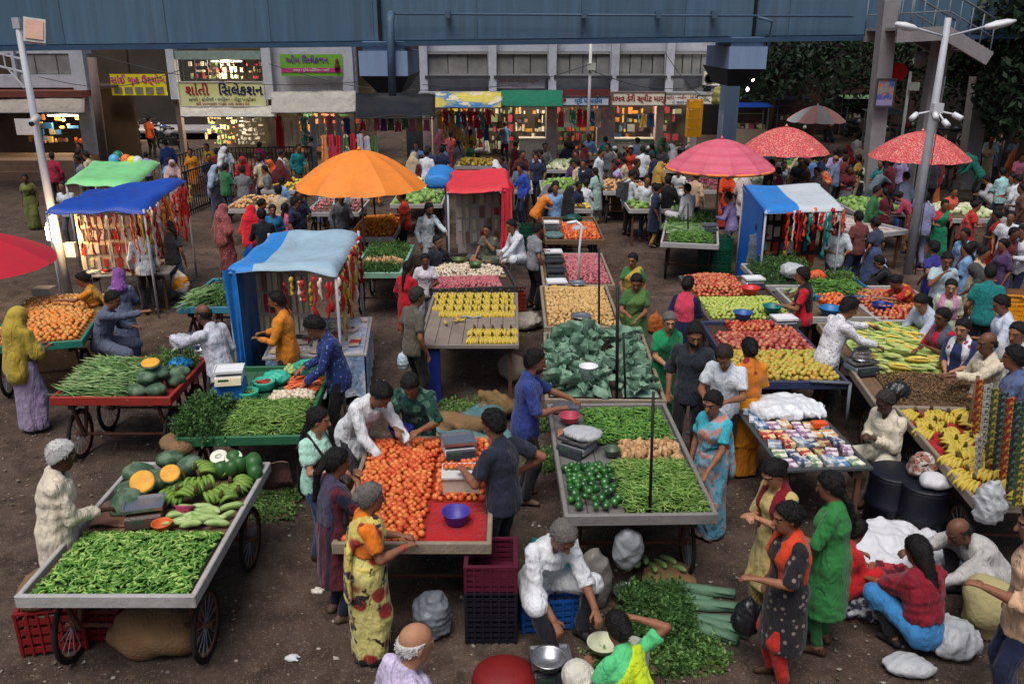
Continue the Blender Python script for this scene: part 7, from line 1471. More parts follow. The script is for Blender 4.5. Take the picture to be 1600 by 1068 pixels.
# far carts whose goods read as one mass
S_CAULI = shapes(lambda s: ellipsoid((.08, .08, .06), 10, 6, .15, .08, s), (51, 52), mat((206, 206, 170), .7, .25, 14, .3, 40, pat='island', col2=(150, 176, 110), col3=(222, 220, 200))); S_YEL = shapes(lambda s: ellipsoid((.05, .042, .04), 8, 6, .05, 0, s), (53,), mat((226, 190, 60), .5, .15, 6, 0, pat='island', col2=(206, 160, 50), col3=(232, 206, 100))); S_BEIGE = shapes(lambda s: ellipsoid((.05, .04, .04), 8, 6, .1, 0, s), (54,), mat((206, 160, 110), .7, .2, 6, 0, pat='island', col2=(190, 140, 90), col3=(220, 180, 130))); S_PURP = shapes(lambda s: ellipsoid((.045, .04, .04), 8, 6, .1, 0, s), (55,), mat((110, 50, 80), .4, .2, 6, 0, pat='island', col2=(150, 70, 90), col3=(90, 40, 70))); S_GRN = shapes(lambda s: ellipsoid((.07, .07, .06), 8, 6, .15, .05, s), (56,), mat((110, 150, 70), .6, .2, 6, .2, pat='island', col2=(150, 180, 100), col3=(80, 120, 50)))
FC = [((612, 322), (668, 322), S_GRN, 'cabbages beside the red orange tshirt man', 'cabbages'), ((620, 300), (672, 300), S_CAULI, 'cauliflowers behind the red canopy', 'cauliflowers'), ((712, 262), (765, 262), S_YEL, 'yellow fruit in front of the hanging shirts', 'fruit'), ((845, 330), (905, 330), S_YEL, 'yellow mangoes beyond the orange tshirt man', 'mangoes'), ((848, 300), (905, 300), S_GRN, 'green melons behind yellow mangoes', 'melons'), ((855, 268), (912, 268), S_CAULI, 'cauliflowers below the bright accessory shop', 'cauliflowers'), ((910, 248), (950, 248), S_BEIGE, 'pale onions near the slim white pole', 'onions'), ((945, 302), (985, 302), S_BEIGE, 'potatoes left of the backpack man', 'potatoes'), ((1012, 268), (1050, 268), S_YEL, 'lemons left of the pink umbrella', 'lemons'), ((478, 335), (540, 335), S_ONI, 'red onions left of the orange umbrella pole', 'onions'), ((500, 312), (560, 312), S_GRN, 'mixed greens behind the orange umbrella', 'greens'), ((410, 300), (450, 300), S_YEL, 'yellow flowers near the orange veil', 'flowers'), ((350, 330), (420, 330), S_BEIGE, 'ginger in front of the black railing', 'ginger'), ((1160, 300), (1200, 300), S_CAULI, 'cauliflowers right of the pink umbrella pole', 'cauliflowers'), ((1090, 300), (1150, 300), S_PURP, 'aubergines under the pink umbrella', 'aubergines'), ((1240, 268), (1290, 268), S_GRN, 'greens under the red flowered umbrella', 'greens'), ((1410, 275), (1470, 275), S_PURP, 'plums under the right red umbrella', 'plums'), ((1340, 335), (1400, 335), S_GRN, 'lettuce on the low table near white shirt woman', 'lettuce'), ((1490, 345), (1540, 345), S_CAULI, 'cauliflowers at the coral red saree', 'cauliflowers'), ((760, 300), (800, 300), S_PURP, 'beetroot behind the red canopy drape', 'beetroot'), ((985, 330), (1030, 330), S_GRN, 'gourds behind the greens cart', 'gourds')]
for i, (a, c, sh, where, cat) in enumerate(FC):
    k = Cart('far cart carrying '+where, a, c, 1.7, wheels=i < 10, bed=WOOD, wide=1.25, name='far_cart', planks=4); strew(k, (.02, .98, .03, .97), sh, 150, .12, (cat[:-2] if cat.endswith('oes') else cat.rstrip('s'))+'_heap', where+', heaped on their cart', cat, M_BROWNB, 200+i, flat=False, jit=.03)
# stalls in the shade at right
def kiosk(label, x, y, w, top, body, cat='stall', arch=False, h=1.9):
    p = G(x, y); o = thing('street_kiosk', label, cat, p)
    for sx in (-1, 1):
        for sy in (-1, 1): b = MB(); b.box((sx*w*.46, sy*.4, h/2), (.05, .05, h)); b.build('post', PIPE, o)
    b = MB(); b.grid(lambda u, v: ((u-.5)*w*1.15, (v-.5)*1.1, h+(.22*math.sin(math.pi*v) if arch else .12*v)), 6, 10, .03); b.build('roof', top, o, True); b = MB(); b.box((0, 0, .5), (w*.9, .7, .8)); b.build('counter', body, o)
    q = random.Random(x); b = MB(); [b.box((q.uniform(-.4, .4)*w, q.uniform(-.25, .25), .9+q.uniform(.04, .14)), (.12, .12, q.uniform(.08, .28))) for _ in range(16)]; g = b.build('wares', SHELFG[x % 4], o); g['kind'] = 'stuff'
    for s_ in (-.15, .5, 1.1)[:2]: b = MB(); b.box((0, .3, 1.2+s_*.7), (w*.9, .25, .03)); b.build('shelf', WOOD2, o)
kiosk('food cart with arched cream roof and blue band at right', 1528, 262, 1.25, mat((190, 180, 150), .6), mat((120, 150, 190), .5), 'food cart', True); kiosk('grey roofed kiosk between the two red umbrellas', 1370, 248, 1.2, mat((130, 136, 140), .6), mat((110, 120, 120), .6)); kiosk('kiosk with deep blue roof beside the shop block end', 1165, 232, 1.7, TBLUE2, mat((150, 140, 130), .6)); kiosk('dark kiosk in the shade behind striped umbrella', 1230, 215, 1.6, mat((40, 44, 60), .7), mat((80, 60, 50), .7)); kiosk('green roofed kiosk deep under the elevated road', 1240, 205, 2.6, mat((70, 110, 70), .7), mat((60, 50, 46), .7)); kiosk('kiosk with red roof at the far right edge', 1592, 240, 1.0, mat((150, 40, 40), .6), mat((90, 80, 76), .6)); kiosk('faded green roofed kiosk near the concrete columns', 1345, 212, 2.2, mat((96, 120, 90), .7), mat((70, 60, 56), .7))
blob('yellow_sheet', AT(1123, 150, 33)-Vector((0, 0, .3)), (.2, .1, .3), mat((170, 160, 90), .6, .2, 5, .2), 'yellow plastic sheet hung at the shop block corner', 'sheet', 140, .3)
b = MB(); b.lathe([(.14, -.2), (.2, 0), (.14, .2)], 14); tag(b.build('water_pot', mat((150, 150, 150), .5), None, True, AT(1438, 92, 26.5)), 'round grey globe lamp below the stair bridge', 'lamp'); blob('red_cloth', AT(1405, 112, 26)-Vector((0, 0, .25)), (.22, .12, .26), cl((190, 30, 40)), 'red cloth bundle hung on the concrete column', 'cloth', 141)
for i in range(9):
    p = G(1255+i*38, 228-6*(i % 3)); motorbike(p.x, p.y, R(160+i*13), ['first', 'second', 'third', 'fourth', 'fifth', 'sixth', 'seventh', 'eighth', 'ninth'][i]+' motorbike from the left in the shade under the elevated road', [(40, 40, 46), (110, 26, 26), (30, 40, 70)][i % 3])
for i, (x, y, Y, w) in enumerate(((1176, 124, 33, 45), (1168, 140, 36, 40), (1370, 108, 31, 30))):
    p = AT(x, y, Y); o = thing('hanging_bulb', ['bare lit bulb beside the right pier cap', 'bare lit bulb below its neighbour right of the shop block', 'lit bulb beside the postered concrete column', 'lit bulb deep under the road behind striped umbrella', 'lit bulb over the green roofed kiosk', 'lit bulb between the two concrete columns'][i], 'lamp', p); b = MB(); b.lathe([(.01, -.07), (.05, -.03), (.05, .03), (.025, .08)], 10); b.build('bulb', mat((255, 240, 215), .4, 0, bump=0, emit=25.0), o, True); b = MB(); b.tube([(0, 0, .07), (0, 0, .6)], .005, 5); b.build('flex', FRAME, o); lamp(p-Vector((0, .1, .12)), w, (1, .9, .75))
# ------------------------------------------------------------------ people
W_ = cl((214, 217, 222)); CREAM = cl((214, 204, 184)); BLK = cl((26, 25, 28)); NVY = cl((30, 36, 60)); DK = cl((36, 34, 38)); JEAN = cl((44, 60, 92)); JEAN2 = cl((70, 92, 130)); GREY = cl((104, 106, 110)); KHAKI = cl((120, 104, 82))
def C(*c, **k): return cl(tuple(c), **k)
P = person
HB = ('short', 'black'); HS = ('short', 'salt'); BUN = ('bun', 'black'); PNY = ('pony', 'black'); BRD = ('braid', 'black'); LNG = ('long', 'black'); NO = ('none', 'black')
T = 'tshirt'; S = 'shirt'; RS = 'rolled_shirt'; HS_ = 'half_shirt'; KU = 'kurta'; BL = 'blouse'; TR = 'trousers'; SA = 'saree'; JN = 'jeans'; LG = 'leggings'
BH = HAIRC['black']
# ---- near
P((97, 690), -62, 'white haired man in cream kurta tending the lower left cart', 1.66, 'm', ('long_kurta', CREAM), (TR, C(200, 190, 172)), ('short', 'white'), ('d', 'p'), lean=8, hp=12, skin=3, fat=1.05)
P((578, 757), -72, 'grey haired woman in orange blouse and flowered yellow saree', 1.52, 'f', (BL, C(226, 120, 30)), (SA, cl((206, 196, 120), pat='floral', col2=(150, 44, 40), col3=(40, 30, 34), ps=5.)), ('bun', 'grey'), ('f', 'f'), fat=1.28, hp=5, extra=[('pallu', cl((210, 190, 100), pat='floral', col2=(150, 44, 40), col3=(60, 30, 60), ps=5.), 1), ('bangle', mat((190, 60, 40), .4))], skin=1)
P((527, 702), -62, 'woman in maroon striped kurta with long black ponytail', 1.56, 'f', (KU, cl((92, 34, 48), pat='stripe', col2=(34, 40, 60), ps=13., axis=0)), (LG, NVY), PNY, ('u', 'u'), hp=10, extra=[('dupatta', C(70, 66, 90))])
P((497, 638), -112, 'girl in mint tshirt with a backpack and plaits', 1.54, 'f', (T, C(176, 224, 206)), (JN, JEAN), BRD, ('d', 'f'), hp=8, hy=25, extra=[('straps', BLK)], skin=0)
P((604, 606), -128, 'man in white shirt bending over the tomatoes', 1.72, 'm', (S, W_), (TR, C(60, 60, 66)), HB, ('k', 'D'), lean=38, hp=20)
P((638, 592), 172, 'buyer in dark green leaf print shirt beside white shirted man', 1.64, 'm', (HS_, cl((34, 76, 66), pat='floral', col2=(90, 130, 110), col3=(22, 40, 44), ps=9.)), (TR, DK), HB, ('f', 'f'), lean=22, hp=28)
P((768, 640), 52, 'tomato seller in dark navy tshirt seen from behind', 1.72, 'm', (T, C(38, 42, 58)), (TR, BLK), HB, ('f', 'h'), lean=4, hp=14)
P((838, 547), -88, 'man in blue polo shirt reaching over the okra cart', 1.70, 'm', (HS_, C(48, 66, 132)), (TR, BLK), HB, ('r', 'f'), lean=4, hp=10, extra=[('beard', mat((40, 34, 32), .8))])
P((888, 826), -150, 'grey haired man in white shirt sitting on blue crate', 1.78, 'm', (RS, W_), (TR, C(34, 35, 44)), ('short', 'grey'), ((-.02, .42, -.40), (.0, .30, -.42)), base=dict(SIT, pel=.40, feet=((.18, .34), (.16, .40))), lean=26, hp=22, skin=1, extra=[('moustache', mat((110, 104, 100), .8))])
P((963, 957), 30, 'woman in green blouse seated at bottom edge with bun', 1.54, 'f', (BL, C(90, 200, 130)), (SA, C(206, 204, 190)), BUN, ('f', 'x'), base=SQUAT, lean=12, hp=10, extra=[('pallu', C(190, 214, 40), 1)])
P((652, 976), -58, 'balding white haired man in lilac shirt at bottom edge', 1.66, 'm', (S, cl((206, 196, 220), pat='check', col2=(190, 176, 210), ps=30.)), (TR, GREY), ('bald', 'white'), ('d', 'f'), hp=14, skin=0)
P((1114, 613), 135, 'woman in turquoise flowered saree at the okra cart', 1.55, 'f', (BL, C(60, 176, 196)), (SA, cl((96, 164, 190), pat='blotch', col2=(170, 130, 120), col3=(60, 130, 160), ps=7.)), BUN, ('D', 'd'), hp=10, extra=[('pallu', cl((110, 180, 200), pat='blotch', col2=(190, 130, 120), ps=8.))])
P((1087, 508), 160, 'bearded man in charcoal shirt behind the taro cart', 1.72, 'm', (HS_, C(42, 48, 58)), (TR, BLK), ('thick', 'black'), ('d', 'd'), hp=18, hy=20, extra=[('beard', BH)])
P((1047, 489), 180, 'older woman in emerald saree with grey hair', 1.54, 'f', (BL, C(30, 140, 90)), (SA, C(24, 110, 70)), ('bun', 'grey'), ('p', 'p'), fat=1.15, extra=[('pallu', C(20, 100, 64))], skin=0)
P((1130, 545), 150, 'man in white collared tshirt looking down by turquoise saree', 1.64, 'm', (T, C(206, 212, 222)), (TR, DK), ('short', 'brown'), ('f', 'f'), hp=35, lean=8)
P((1172, 529), 8, 'woman in marigold dress carrying a pale blue bag', 1.58, 'f', (KU, C(220, 140, 30)), (SA, C(214, 130, 26)), BUN, ('h', 'f'), extra=[('dupatta', cl((206, 120, 40), pat='floral', col2=(150, 40, 50), ps=8.))])
P((1205, 722), 118, 'woman in pale yellow kurta with dark red scarf', 1.55, 'f', (KU, C(196, 176, 112)), (TR, C(186, 160, 96)), BUN, ('c', 'c'), hp=26, extra=[('dupatta', C(120, 20, 36), -.2)], skin=0)
P((1232, 787), 98, 'woman in black dotted kurta with orange red scarf', 1.55, 'f', (KU, cl((38, 36, 40), pat='dots', col2=(130, 116, 110), ps=15.)), (TR, C(190, 44, 34)), BUN, ('f', 'd'), hp=6, fat=1.1, extra=[('dupatta', C(206, 66, 34)), ('bangle', mat((120, 60, 40), .4))])
P((1297, 738), 55, 'woman in bright green kurta with long dark plait', 1.56, 'f', (KU, C(48, 122, 62)), (LG, C(40, 100, 52)), BRD, ('f', 'b'), fat=1.1, hp=14)
P((1345, 812), -60, 'child in red shirt crouching at the garment heap', 1.40, 'f', (T, C(190, 34, 40)), (JN, C(160, 60, 70)), PNY, ('r', 'f'), base=SQUAT, lean=20, hp=10)
P((1432, 838), 22, 'woman in dark red shawl and blue kurta crouching from behind', 1.58, 'f', (KU, C(60, 130, 190)), (TR, BLK), LNG, ('r', 'k'), base=SQUAT, lean=14, hp=10, extra=[('shawl', C(130, 26, 44))])
P((1492, 814), 98, 'bald man in grey shirt crouching over the garments', 1.66, 'm', (S, C(176, 174, 172)), (TR, DK), ('bald', 'black'), ('r', 'R'), base=SQUAT, lean=42, hp=4, skin=2)
P((1622, 795), 70, 'man in peach shirt and jeans at the right edge', 1.70, 'm', (RS, C(206, 168, 136)), (JN, C(36, 44, 74)), HB, ('f', 'd'), fat=1.1)
P((1382, 613), 118, 'old man in cream shirt sitting by the book table', 1.62, 'm', (S, C(212, 204, 184)), (TR, C(90, 80, 70)), ('short', 'salt'), ('c', 'c'), base=SIT, lean=6, hp=20, skin=3)
P((1333, 466), -82, 'corn seller in white dotted shirt leaning right', 1.70, 'm', (S, cl((216, 216, 222), pat='dots', col2=(120, 120, 150), ps=26.)), (TR, BLK), ('thick', 'black'), ('R', 'r'), lean=14, hp=14)
P((1437, 462), 122, 'woman in pale blue shirt reaching down to the corn', 1.58, 'f', (S, C(176, 186, 206)), (JN, JEAN2), PNY, ('k', 'f'), lean=26, hp=16, skin=0)
P((1474, 482), 108, 'woman in crimson kurta and grey vest at the corn', 1.54, 'f', (KU, C(176, 34, 60)), (LG, DK), BUN, ('c', 'f'), hp=8, skin=2, extra=[('dupatta', C(74, 84, 100))])
P((1506, 499), 132, 'woman in navy kurta with white printed scarf', 1.54, 'f', (KU, C(40, 54, 96)), (LG, NVY), BUN, ('p', 'p'), fat=1.12, hp=10, skin=0, extra=[('dupatta', cl((224, 224, 228), pat='dots', col2=(160, 60, 90), ps=9.))])
P((1545, 520), 96, 'bald man in cream shirt beside the peanut heap', 1.64, 'm', (S, C(208, 196, 172)), (TR, KHAKI), ('bald', 'black'), ('R', 'f'), hp=8, skin=2)
P((1587, 542), 58, 'man in slate blue shirt with back turned at right edge', 1.68, 'm', (S, C(84, 98, 136)), (TR, DK), ('thick', 'black'), ('f', 'd'))
P((1562, 462), 78, 'tall man in pale blue shirt behind the corn buyers', 1.70, 'm', (S, C(196, 204, 224)), (TR, NVY), HB, ('f', 'd'), hp=25)
P((1592, 505), 120, 'man in white shirt cut off by right edge', 1.66, 'm', (S, W_), (TR, DK), HB, ('d', 'd'))
P((1488, 437), 160, 'young woman in pale green kurta with pink scarf', 1.56, 'f', (KU, cl((186, 194, 170), pat='floral', col2=(150, 160, 140), ps=8.)), (LG, GREY), PNY, ('d', 'd'), skin=0, extra=[('dupatta', C(196, 130, 170))])
P((1482, 396), 168, 'man in pale tshirt with hand on his mouth', 1.66, 'm', (T, C(172, 196, 206)), (JN, JEAN), HB, ('d', 'u'), hp=20)
P((1460, 376), 20, 'man in violet blue tshirt seen from behind', 1.68, 'm', (T, C(52, 46, 130)), (TR, DK), HB, ('h', 'f'))
P((1254, 419), 68, 'seller in black vest and red tshirt beside fruit', 1.66, 'm', (T, C(190, 30, 44)), (TR, BLK), ('thick', 'black'), ('f', 'p'), extra=[('dupatta', BLK)])
P((1192, 346), -70, 'man in grey tshirt beside the sky blue sheet', 1.68, 'm', (T, C(96, 104, 118)), (TR, DK), HB, ('u', 'f'), hp=15)
P((1315, 349), 172, 'man in white half sleeved shirt looking down at okra', 1.66, 'm', (HS_, C(206, 218, 222)), (TR, NVY), HB, ('f', 'f'), hp=35, lean=6)
P((1342, 330), 20, 'bare shouldered man in brown behind white half sleeved shirt', 1.64, 'm', (T, C(110, 60, 56)), (JN, JEAN), HB, ('d', 'd'))
P((1076, 432), -25, 'woman in navy kurta with coral scarf seen from behind', 1.55, 'f', (KU, C(26, 30, 66)), (LG, NVY), BUN, ('d', 'f'), fat=1.1, extra=[('dupatta', C(206, 66, 90))])
P((995, 430), 170, 'woman in olive green saree holding a white paper', 1.55, 'f', (BL, C(70, 110, 60)), (SA, C(80, 118, 62)), BUN, ('p', 'f'), hp=25, fat=1.1, extra=[('pallu', C(96, 130, 70))])
P((989, 396), 150, 'woman in green saree with yellow blouse behind olive saree', 1.54, 'f', (BL, C(60, 120, 60)), (SA, cl((110, 130, 60), pat='floral', col2=(190, 130, 60), ps=8.)), BUN, ('d', 'f'), extra=[('pallu', C(190, 160, 70))])
P((843, 349), -60, 'man in grey tshirt standing by the onion scales', 1.66, 'm', (T, C(132, 132, 140)), (TR, BLK), HB, ('f', 'd'), hp=20, extra=[('beard', BH)])
P((866, 292), -78, 'man in orange tshirt bending over the far tomatoes', 1.68, 'm', (T, C(226, 130, 50)), (TR, C(120, 80, 60)), HB, ('R', 'r'), lean=34, hp=8)
P((990, 266), -62, 'man in white shirt with grey backpack at greens cart', 1.70, 'm', (S, C(206, 212, 222)), (TR, BLK), HB, ('f', 'f'), hp=24, extra=[('backpack', C(60, 62, 70))])
P((1137, 300), 62, 'man in lavender shirt leaning at the greens cart', 1.64, 'm', (S, C(166, 150, 206)), (TR, GREY), HB, ('f', 'u'), lean=8)
# ---- left side
P((28, 480), -28, 'woman with mustard yellow veil and lilac skirt at left', 1.58, 'f', (BL, C(150, 120, 50)), (SA, C(150, 136, 166)), NO, ('f', 'f'), extra=[('veil', C(176, 152, 60))])
P((124, 426), 105, 'woman in mustard blouse and brown skirt at the oranges', 1.54, 'f', (BL, C(206, 130, 40)), (SA, cl((130, 110, 60), pat='floral', col2=(60, 40, 30), ps=9.)), BUN, ('R', 'r'), lean=12, hp=14, extra=[('pallu', C(176, 130, 50))])
P((184, 420), 15, 'woman with violet headscarf and grey kurta by trinket table', 1.54, 'f', (KU, C(96, 104, 130)), (LG, GREY), NO, ('c', 'f'), extra=[('headscarf', cl((130, 76, 150), pat='dots', col2=(170, 120, 180), ps=16.))])
P((178, 455), -84, 'man in slate shirt stretching an arm toward the greens', 1.68, 'm', (S, C(90, 98, 118)), (TR, C(44, 40, 80)), HB, ('f', (-.10, .52, .02)), base=dict(SIT, pel=.62), lean=18, hp=10, extra=[('moustache', BH)])
P((313, 476), 66, 'bald man in white shirt with back turned at left', 1.68, 'm', (S, C(196, 198, 212)), (TR, DK), ('bald', 'black'), ('R', 'd'), lean=10, hp=14, skin=2)
P((431, 456), 88, 'bearded man in orange shirt before the pale blue canopy', 1.66, 'm', (S, C(214, 130, 40)), (TR, DK), HB, ('f', 'f'), hp=6, extra=[('beard', BH)])
P((482, 498), 108, 'man in navy dotted shirt leaning over the green cart', 1.70, 'm', (S, cl((36, 54, 110), pat='dots', col2=(110, 130, 180), ps=22.)), (TR, BLK), ('thick', 'black'), ('D', 'p'), lean=14, hp=30)
P((217, 351), 25, 'man in white shirt facing the trinket stall', 1.68, 'm', (S, C(206, 208, 214)), (TR, BLK), HB, ('d', 'f'))
P((264, 346), -10, 'girl in charcoal top holding a yellow shopping bag', 1.56, 'f', (T, C(66, 64, 70)), (JN, C(110, 120, 150)), PNY, ('d', 'b'), hy=60)
P((392, 321), -20, 'woman under a bright red veil near the left railing', 1.54, 'f', (BL, C(170, 26, 40)), (SA, C(150, 40, 50)), NO, ('d', 'd'), extra=[('veil', C(206, 30, 46))])
P((349, 319), -30, 'woman under a dusty maroon patterned veil', 1.54, 'f', (BL, C(120, 50, 50)), (SA, cl((134, 70, 74), pat='dots', col2=(170, 120, 116), ps=18.)), NO, ('d', 'd'), extra=[('veil', cl((140, 76, 80), pat='dots', col2=(180, 130, 124), ps=18.))])
P((626, 298), 82, 'man in red orange tshirt beside the marigold cart', 1.66, 'm', (T, C(206, 60, 40)), (JN, C(40, 46, 56)), HB, ('d', 'f'))
P((671, 318), -140, 'man in white leaf print shirt before the red canopy', 1.68, 'm', (S, cl((206, 212, 218), pat='floral', col2=(150, 166, 176), ps=8.)), (TR, C(196, 196, 196)), HB, ('r', 'd'), hp=16, extra=[('beard', BH)])
P((684, 368), -120, 'boy in dark shirt with hand on his chin', 1.50, 'm', (S, C(40, 42, 56)), (TR, DK), HB, ('u', 'd'))
P((664, 397), -170, 'girl in white dress with plait beside red top woman', 1.46, 'f', (T, C(206, 200, 210)), (JN, C(140, 150, 170)), BRD, ('f', 'd'), skin=2)
P((638, 408), -35, 'woman in red top and braid by the banana cart', 1.52, 'f', (KU, C(180, 24, 44)), (LG, C(120, 24, 34)), BRD, ('d', 'f'))
P((652, 449), -55, 'man in olive grey tshirt carrying a white plastic bag', 1.66, 'm', (T, C(96, 90, 80)), (TR, BLK), HS, ('d', 'd'))
P((797, 344), 120, 'man in white shirt sitting cross legged on garlic cart', 1.62, 'm', (S, C(206, 212, 220)), (TR, C(196, 196, 200)), HB, ('k', 'p'), base=CROSS, lean=14, ground=.87)
P((761, 351), 150, 'boy in dark patterned shirt sitting on the garlic cart', 1.40, 'm', (T, cl((76, 84, 70), pat='floral', col2=(120, 120, 100), ps=9.)), (TR, C(130, 96, 76)), HB, ('u', 'k'), base=CROSS, ground=.87)
P((813, 256), 120, 'man in royal blue shirt beside the red canopy', 1.70, 'm', (S, C(44, 76, 170)), (JN, NVY), HB, ('d', 'f'))
P((912, 249), 150, 'man in white shirt and navy vest in the middle aisle', 1.68, 'm', (S, C(206, 206, 212)), (TR, NVY), HB, ('d', 'd'), extra=[('shawl', C(30, 34, 56))])
P((930, 262), 30, 'girl in pale green dress with long black plait', 1.54, 'f', (KU, C(150, 180, 170)), (LG, C(160, 190, 180)), BRD, ('d', 'd'))
P((940, 233), -120, 'man in white shirt and dark trousers in middle aisle', 1.70, 'm', (S, C(206, 214, 224)), (TR, NVY), HB, ('d', 'd'))
P((1074, 287), 30, 'man in white kurta sitting on the greens cart', 1.62, 'm', (S, C(206, 204, 210)), (TR, C(190, 190, 190)), HB, ('d', 'f'), base=CROSS, ground=.87)
P((1090, 268), -40, 'man in beige shirt behind the seated white kurta', 1.64, 'm', (S, C(190, 160, 130)), (TR, DK), HB, ('f', 'd'))
P((1138, 268), 170, 'woman in orange red saree below the pink umbrella', 1.54, 'f', (BL, C(200, 60, 30)), (SA, C(206, 64, 34)), NO, ('f', 'f'), extra=[('veil', C(214, 70, 36))])
# ---- right middle
P((1416, 269), 20, 'woman in white shirt and blue jeans near twin lamp', 1.62, 'f', (S, C(196, 206, 228)), (JN, C(50, 84, 150)), BUN, ('d', 'd'))
P((1352, 248), 25, 'woman in black saree with white border', 1.56, 'f', (BL, C(24, 24, 28)), (SA, C(24, 24, 30)), BUN, ('f', 'd'), extra=[('pallu', C(190, 180, 160), -1)])
P((1388, 263), -70, 'woman in grey patterned kurta bending forward', 1.58, 'f', (KU, cl((96, 112, 120), pat='dots', col2=(140, 150, 156), ps=20.)), (SA, C(90, 104, 112)), BUN, ('k', 'r'), lean=38)
P((1325, 262), 15, 'girl in dusty pink dress seen from behind', 1.48, 'f', (KU, C(170, 90, 130)), (LG, C(160, 80, 120)), BUN, ('d', 'd'))
P((1306, 243), 30, 'man in grey blue shirt behind the pink dress girl', 1.64, 'm', (S, C(104, 122, 156)), (TR, GREY), ('bald', 'black'), ('d', 'd'))
P((1288, 268), 60, 'woman with orange patterned headscarf near white canopy', 1.52, 'f', (KU, C(60, 34, 40)), (LG, DK), NO, ('d', 'd'), extra=[('headscarf', cl((214, 90, 50), pat='blotch', col2=(226, 160, 110), ps=9.))])
P((1478, 312), 175, 'woman in teal green saree holding leafy greens', 1.56, 'f', (BL, C(190, 60, 70)), (SA, C(24, 120, 84)), BUN, ('f', 'f'), extra=[('pallu', C(24, 130, 90))])
P((1492, 292), 190, 'woman in coral top and black skirt behind teal saree', 1.56, 'f', (BL, C(206, 90, 66)), (SA, C(30, 28, 30)), BUN, ('d', 'd'))
P((1528, 313), -110, 'woman in coral red saree at right', 1.56, 'f', (BL, C(190, 50, 44)), (SA, C(190, 44, 50)), BUN, ('f', 'f'), extra=[('pallu', C(206, 70, 70))])
P((1558, 328), 60, 'woman in brick red saree facing coral saree', 1.58, 'f', (BL, C(150, 40, 30)), (SA, C(150, 26, 24)), BUN, ('f', 'd'), skin=2, extra=[('pallu', C(140, 24, 24))])
P((1508, 240), 60, 'man in dark teal shirt bending at far right', 1.68, 'm', (S, C(30, 110, 96)), (TR, BLK), ('none', 'black'), ('D', 'k'), lean=40, extra=[('headscarf', C(34, 116, 100))])
P((1567, 262), 15, 'man in mint shirt standing with folded arms at far right', 1.68, 'm', (S, C(160, 204, 206)), (JN, C(44, 56, 90)), HB, ('p', 'p'))
P((1592, 272), 15, 'man in white shirt at far right edge', 1.68, 'm', (S, C(206, 210, 218)), (TR, BLK), HB, ('d', 'd'))
P((1552, 210), 175, 'man in white shirt standing by the food cart far right', 1.68, 'm', (S, C(196, 214, 222)), (TR, GREY), HB, ('f', 'f'))
P((1581, 330), 150, 'man in white tshirt beside the brick red saree', 1.64, 'm', (T, C(206, 212, 220)), (JN, C(60, 80, 120)), HB, ('d', 'd'))
P((1600, 352), 100, 'man in grey white shirt cut by right edge', 1.66, 'm', (S, C(196, 200, 210)), (JN, NVY), HB, ('f', 'f'))
P((1375, 376), -150, 'man in pale blue striped shirt crouching near lamp post', 1.66, 'm', (S, cl((130, 156, 190), pat='stripe', col2=(176, 190, 206), ps=20.)), (TR, DK), HB, ('k', 'k'), base=SQUAT, lean=30)
P((1372, 400), 70, 'man in black shirt crouching before the okra table', 1.66, 'm', (S, C(26, 26, 30)), (TR, BLK), HB, ('r', 'k'), base=SQUAT, lean=20)
P((1395, 432), 100, 'woman in red flowered kurta leaning over mixed vegetables', 1.56, 'f', (KU, cl((170, 40, 36), pat='floral', col2=(206, 130, 50), ps=9.)), (JN, JEAN2), BUN, ('R', 'r'), lean=40, hp=12)
P((1368, 340), 30, 'woman with bare back in blue skirt near the lamp post', 1.54, 'f', (BL, C(60, 64, 90)), (SA, C(70, 84, 120)), BUN, ('d', 'd'))
P((1520, 412), 40, 'dark grey draped woman stooping by the yellow crate', 1.52, 'f', (KU, C(60, 62, 62)), (SA, C(56, 58, 60)), NO, ('d', 'k'), lean=30, extra=[('headscarf', C(66, 68, 68))])
# things people carry
def carry_bag(px_, py_, z, r, m, label, seed):
    p = G(px_, py_, z); o = blob('carrier_bag', p-Vector((0, 0, r[2])), r, m, label, 'bag', seed, .25, sharp=1, tail=(0, 0, r[2]*2.2)); return o
carry_bag(631, 562, .45, (.10, .08, .14), mat((196, 214, 226), .3, .1, 5, .3, 14), 'white plastic bag hanging from olive grey shirted man', 5)
carry_bag(1160, 602, 1.0, (.20, .12, .20), mat((170, 190, 210), .35, .12, 5, .3, 12), 'large pale blue carrier bag held by marigold dress woman', 6)
carry_bag(1282, 928, .50, (.16, .10, .20), BLACKBAG, 'black carrier bag held by bright green kurta woman', 7)
carry_bag(281, 440, .45, (.16, .08, .20), mat((226, 150, 40), .5, .2, 5, .1, pat='blotch', col2=(216, 206, 196), ps=6.), 'orange and white shopping bag held by charcoal top girl', 8)
carry_bag(1025, 505, .6, (.12, .08, .18), cl((170, 90, 40)), 'brown cloth bag beside the olive green saree', 9)
carry_bag(1170, 960, .45, (.13, .10, .16), BLACKBAG, 'black carrier bag held by black dotted kurta woman', 10)
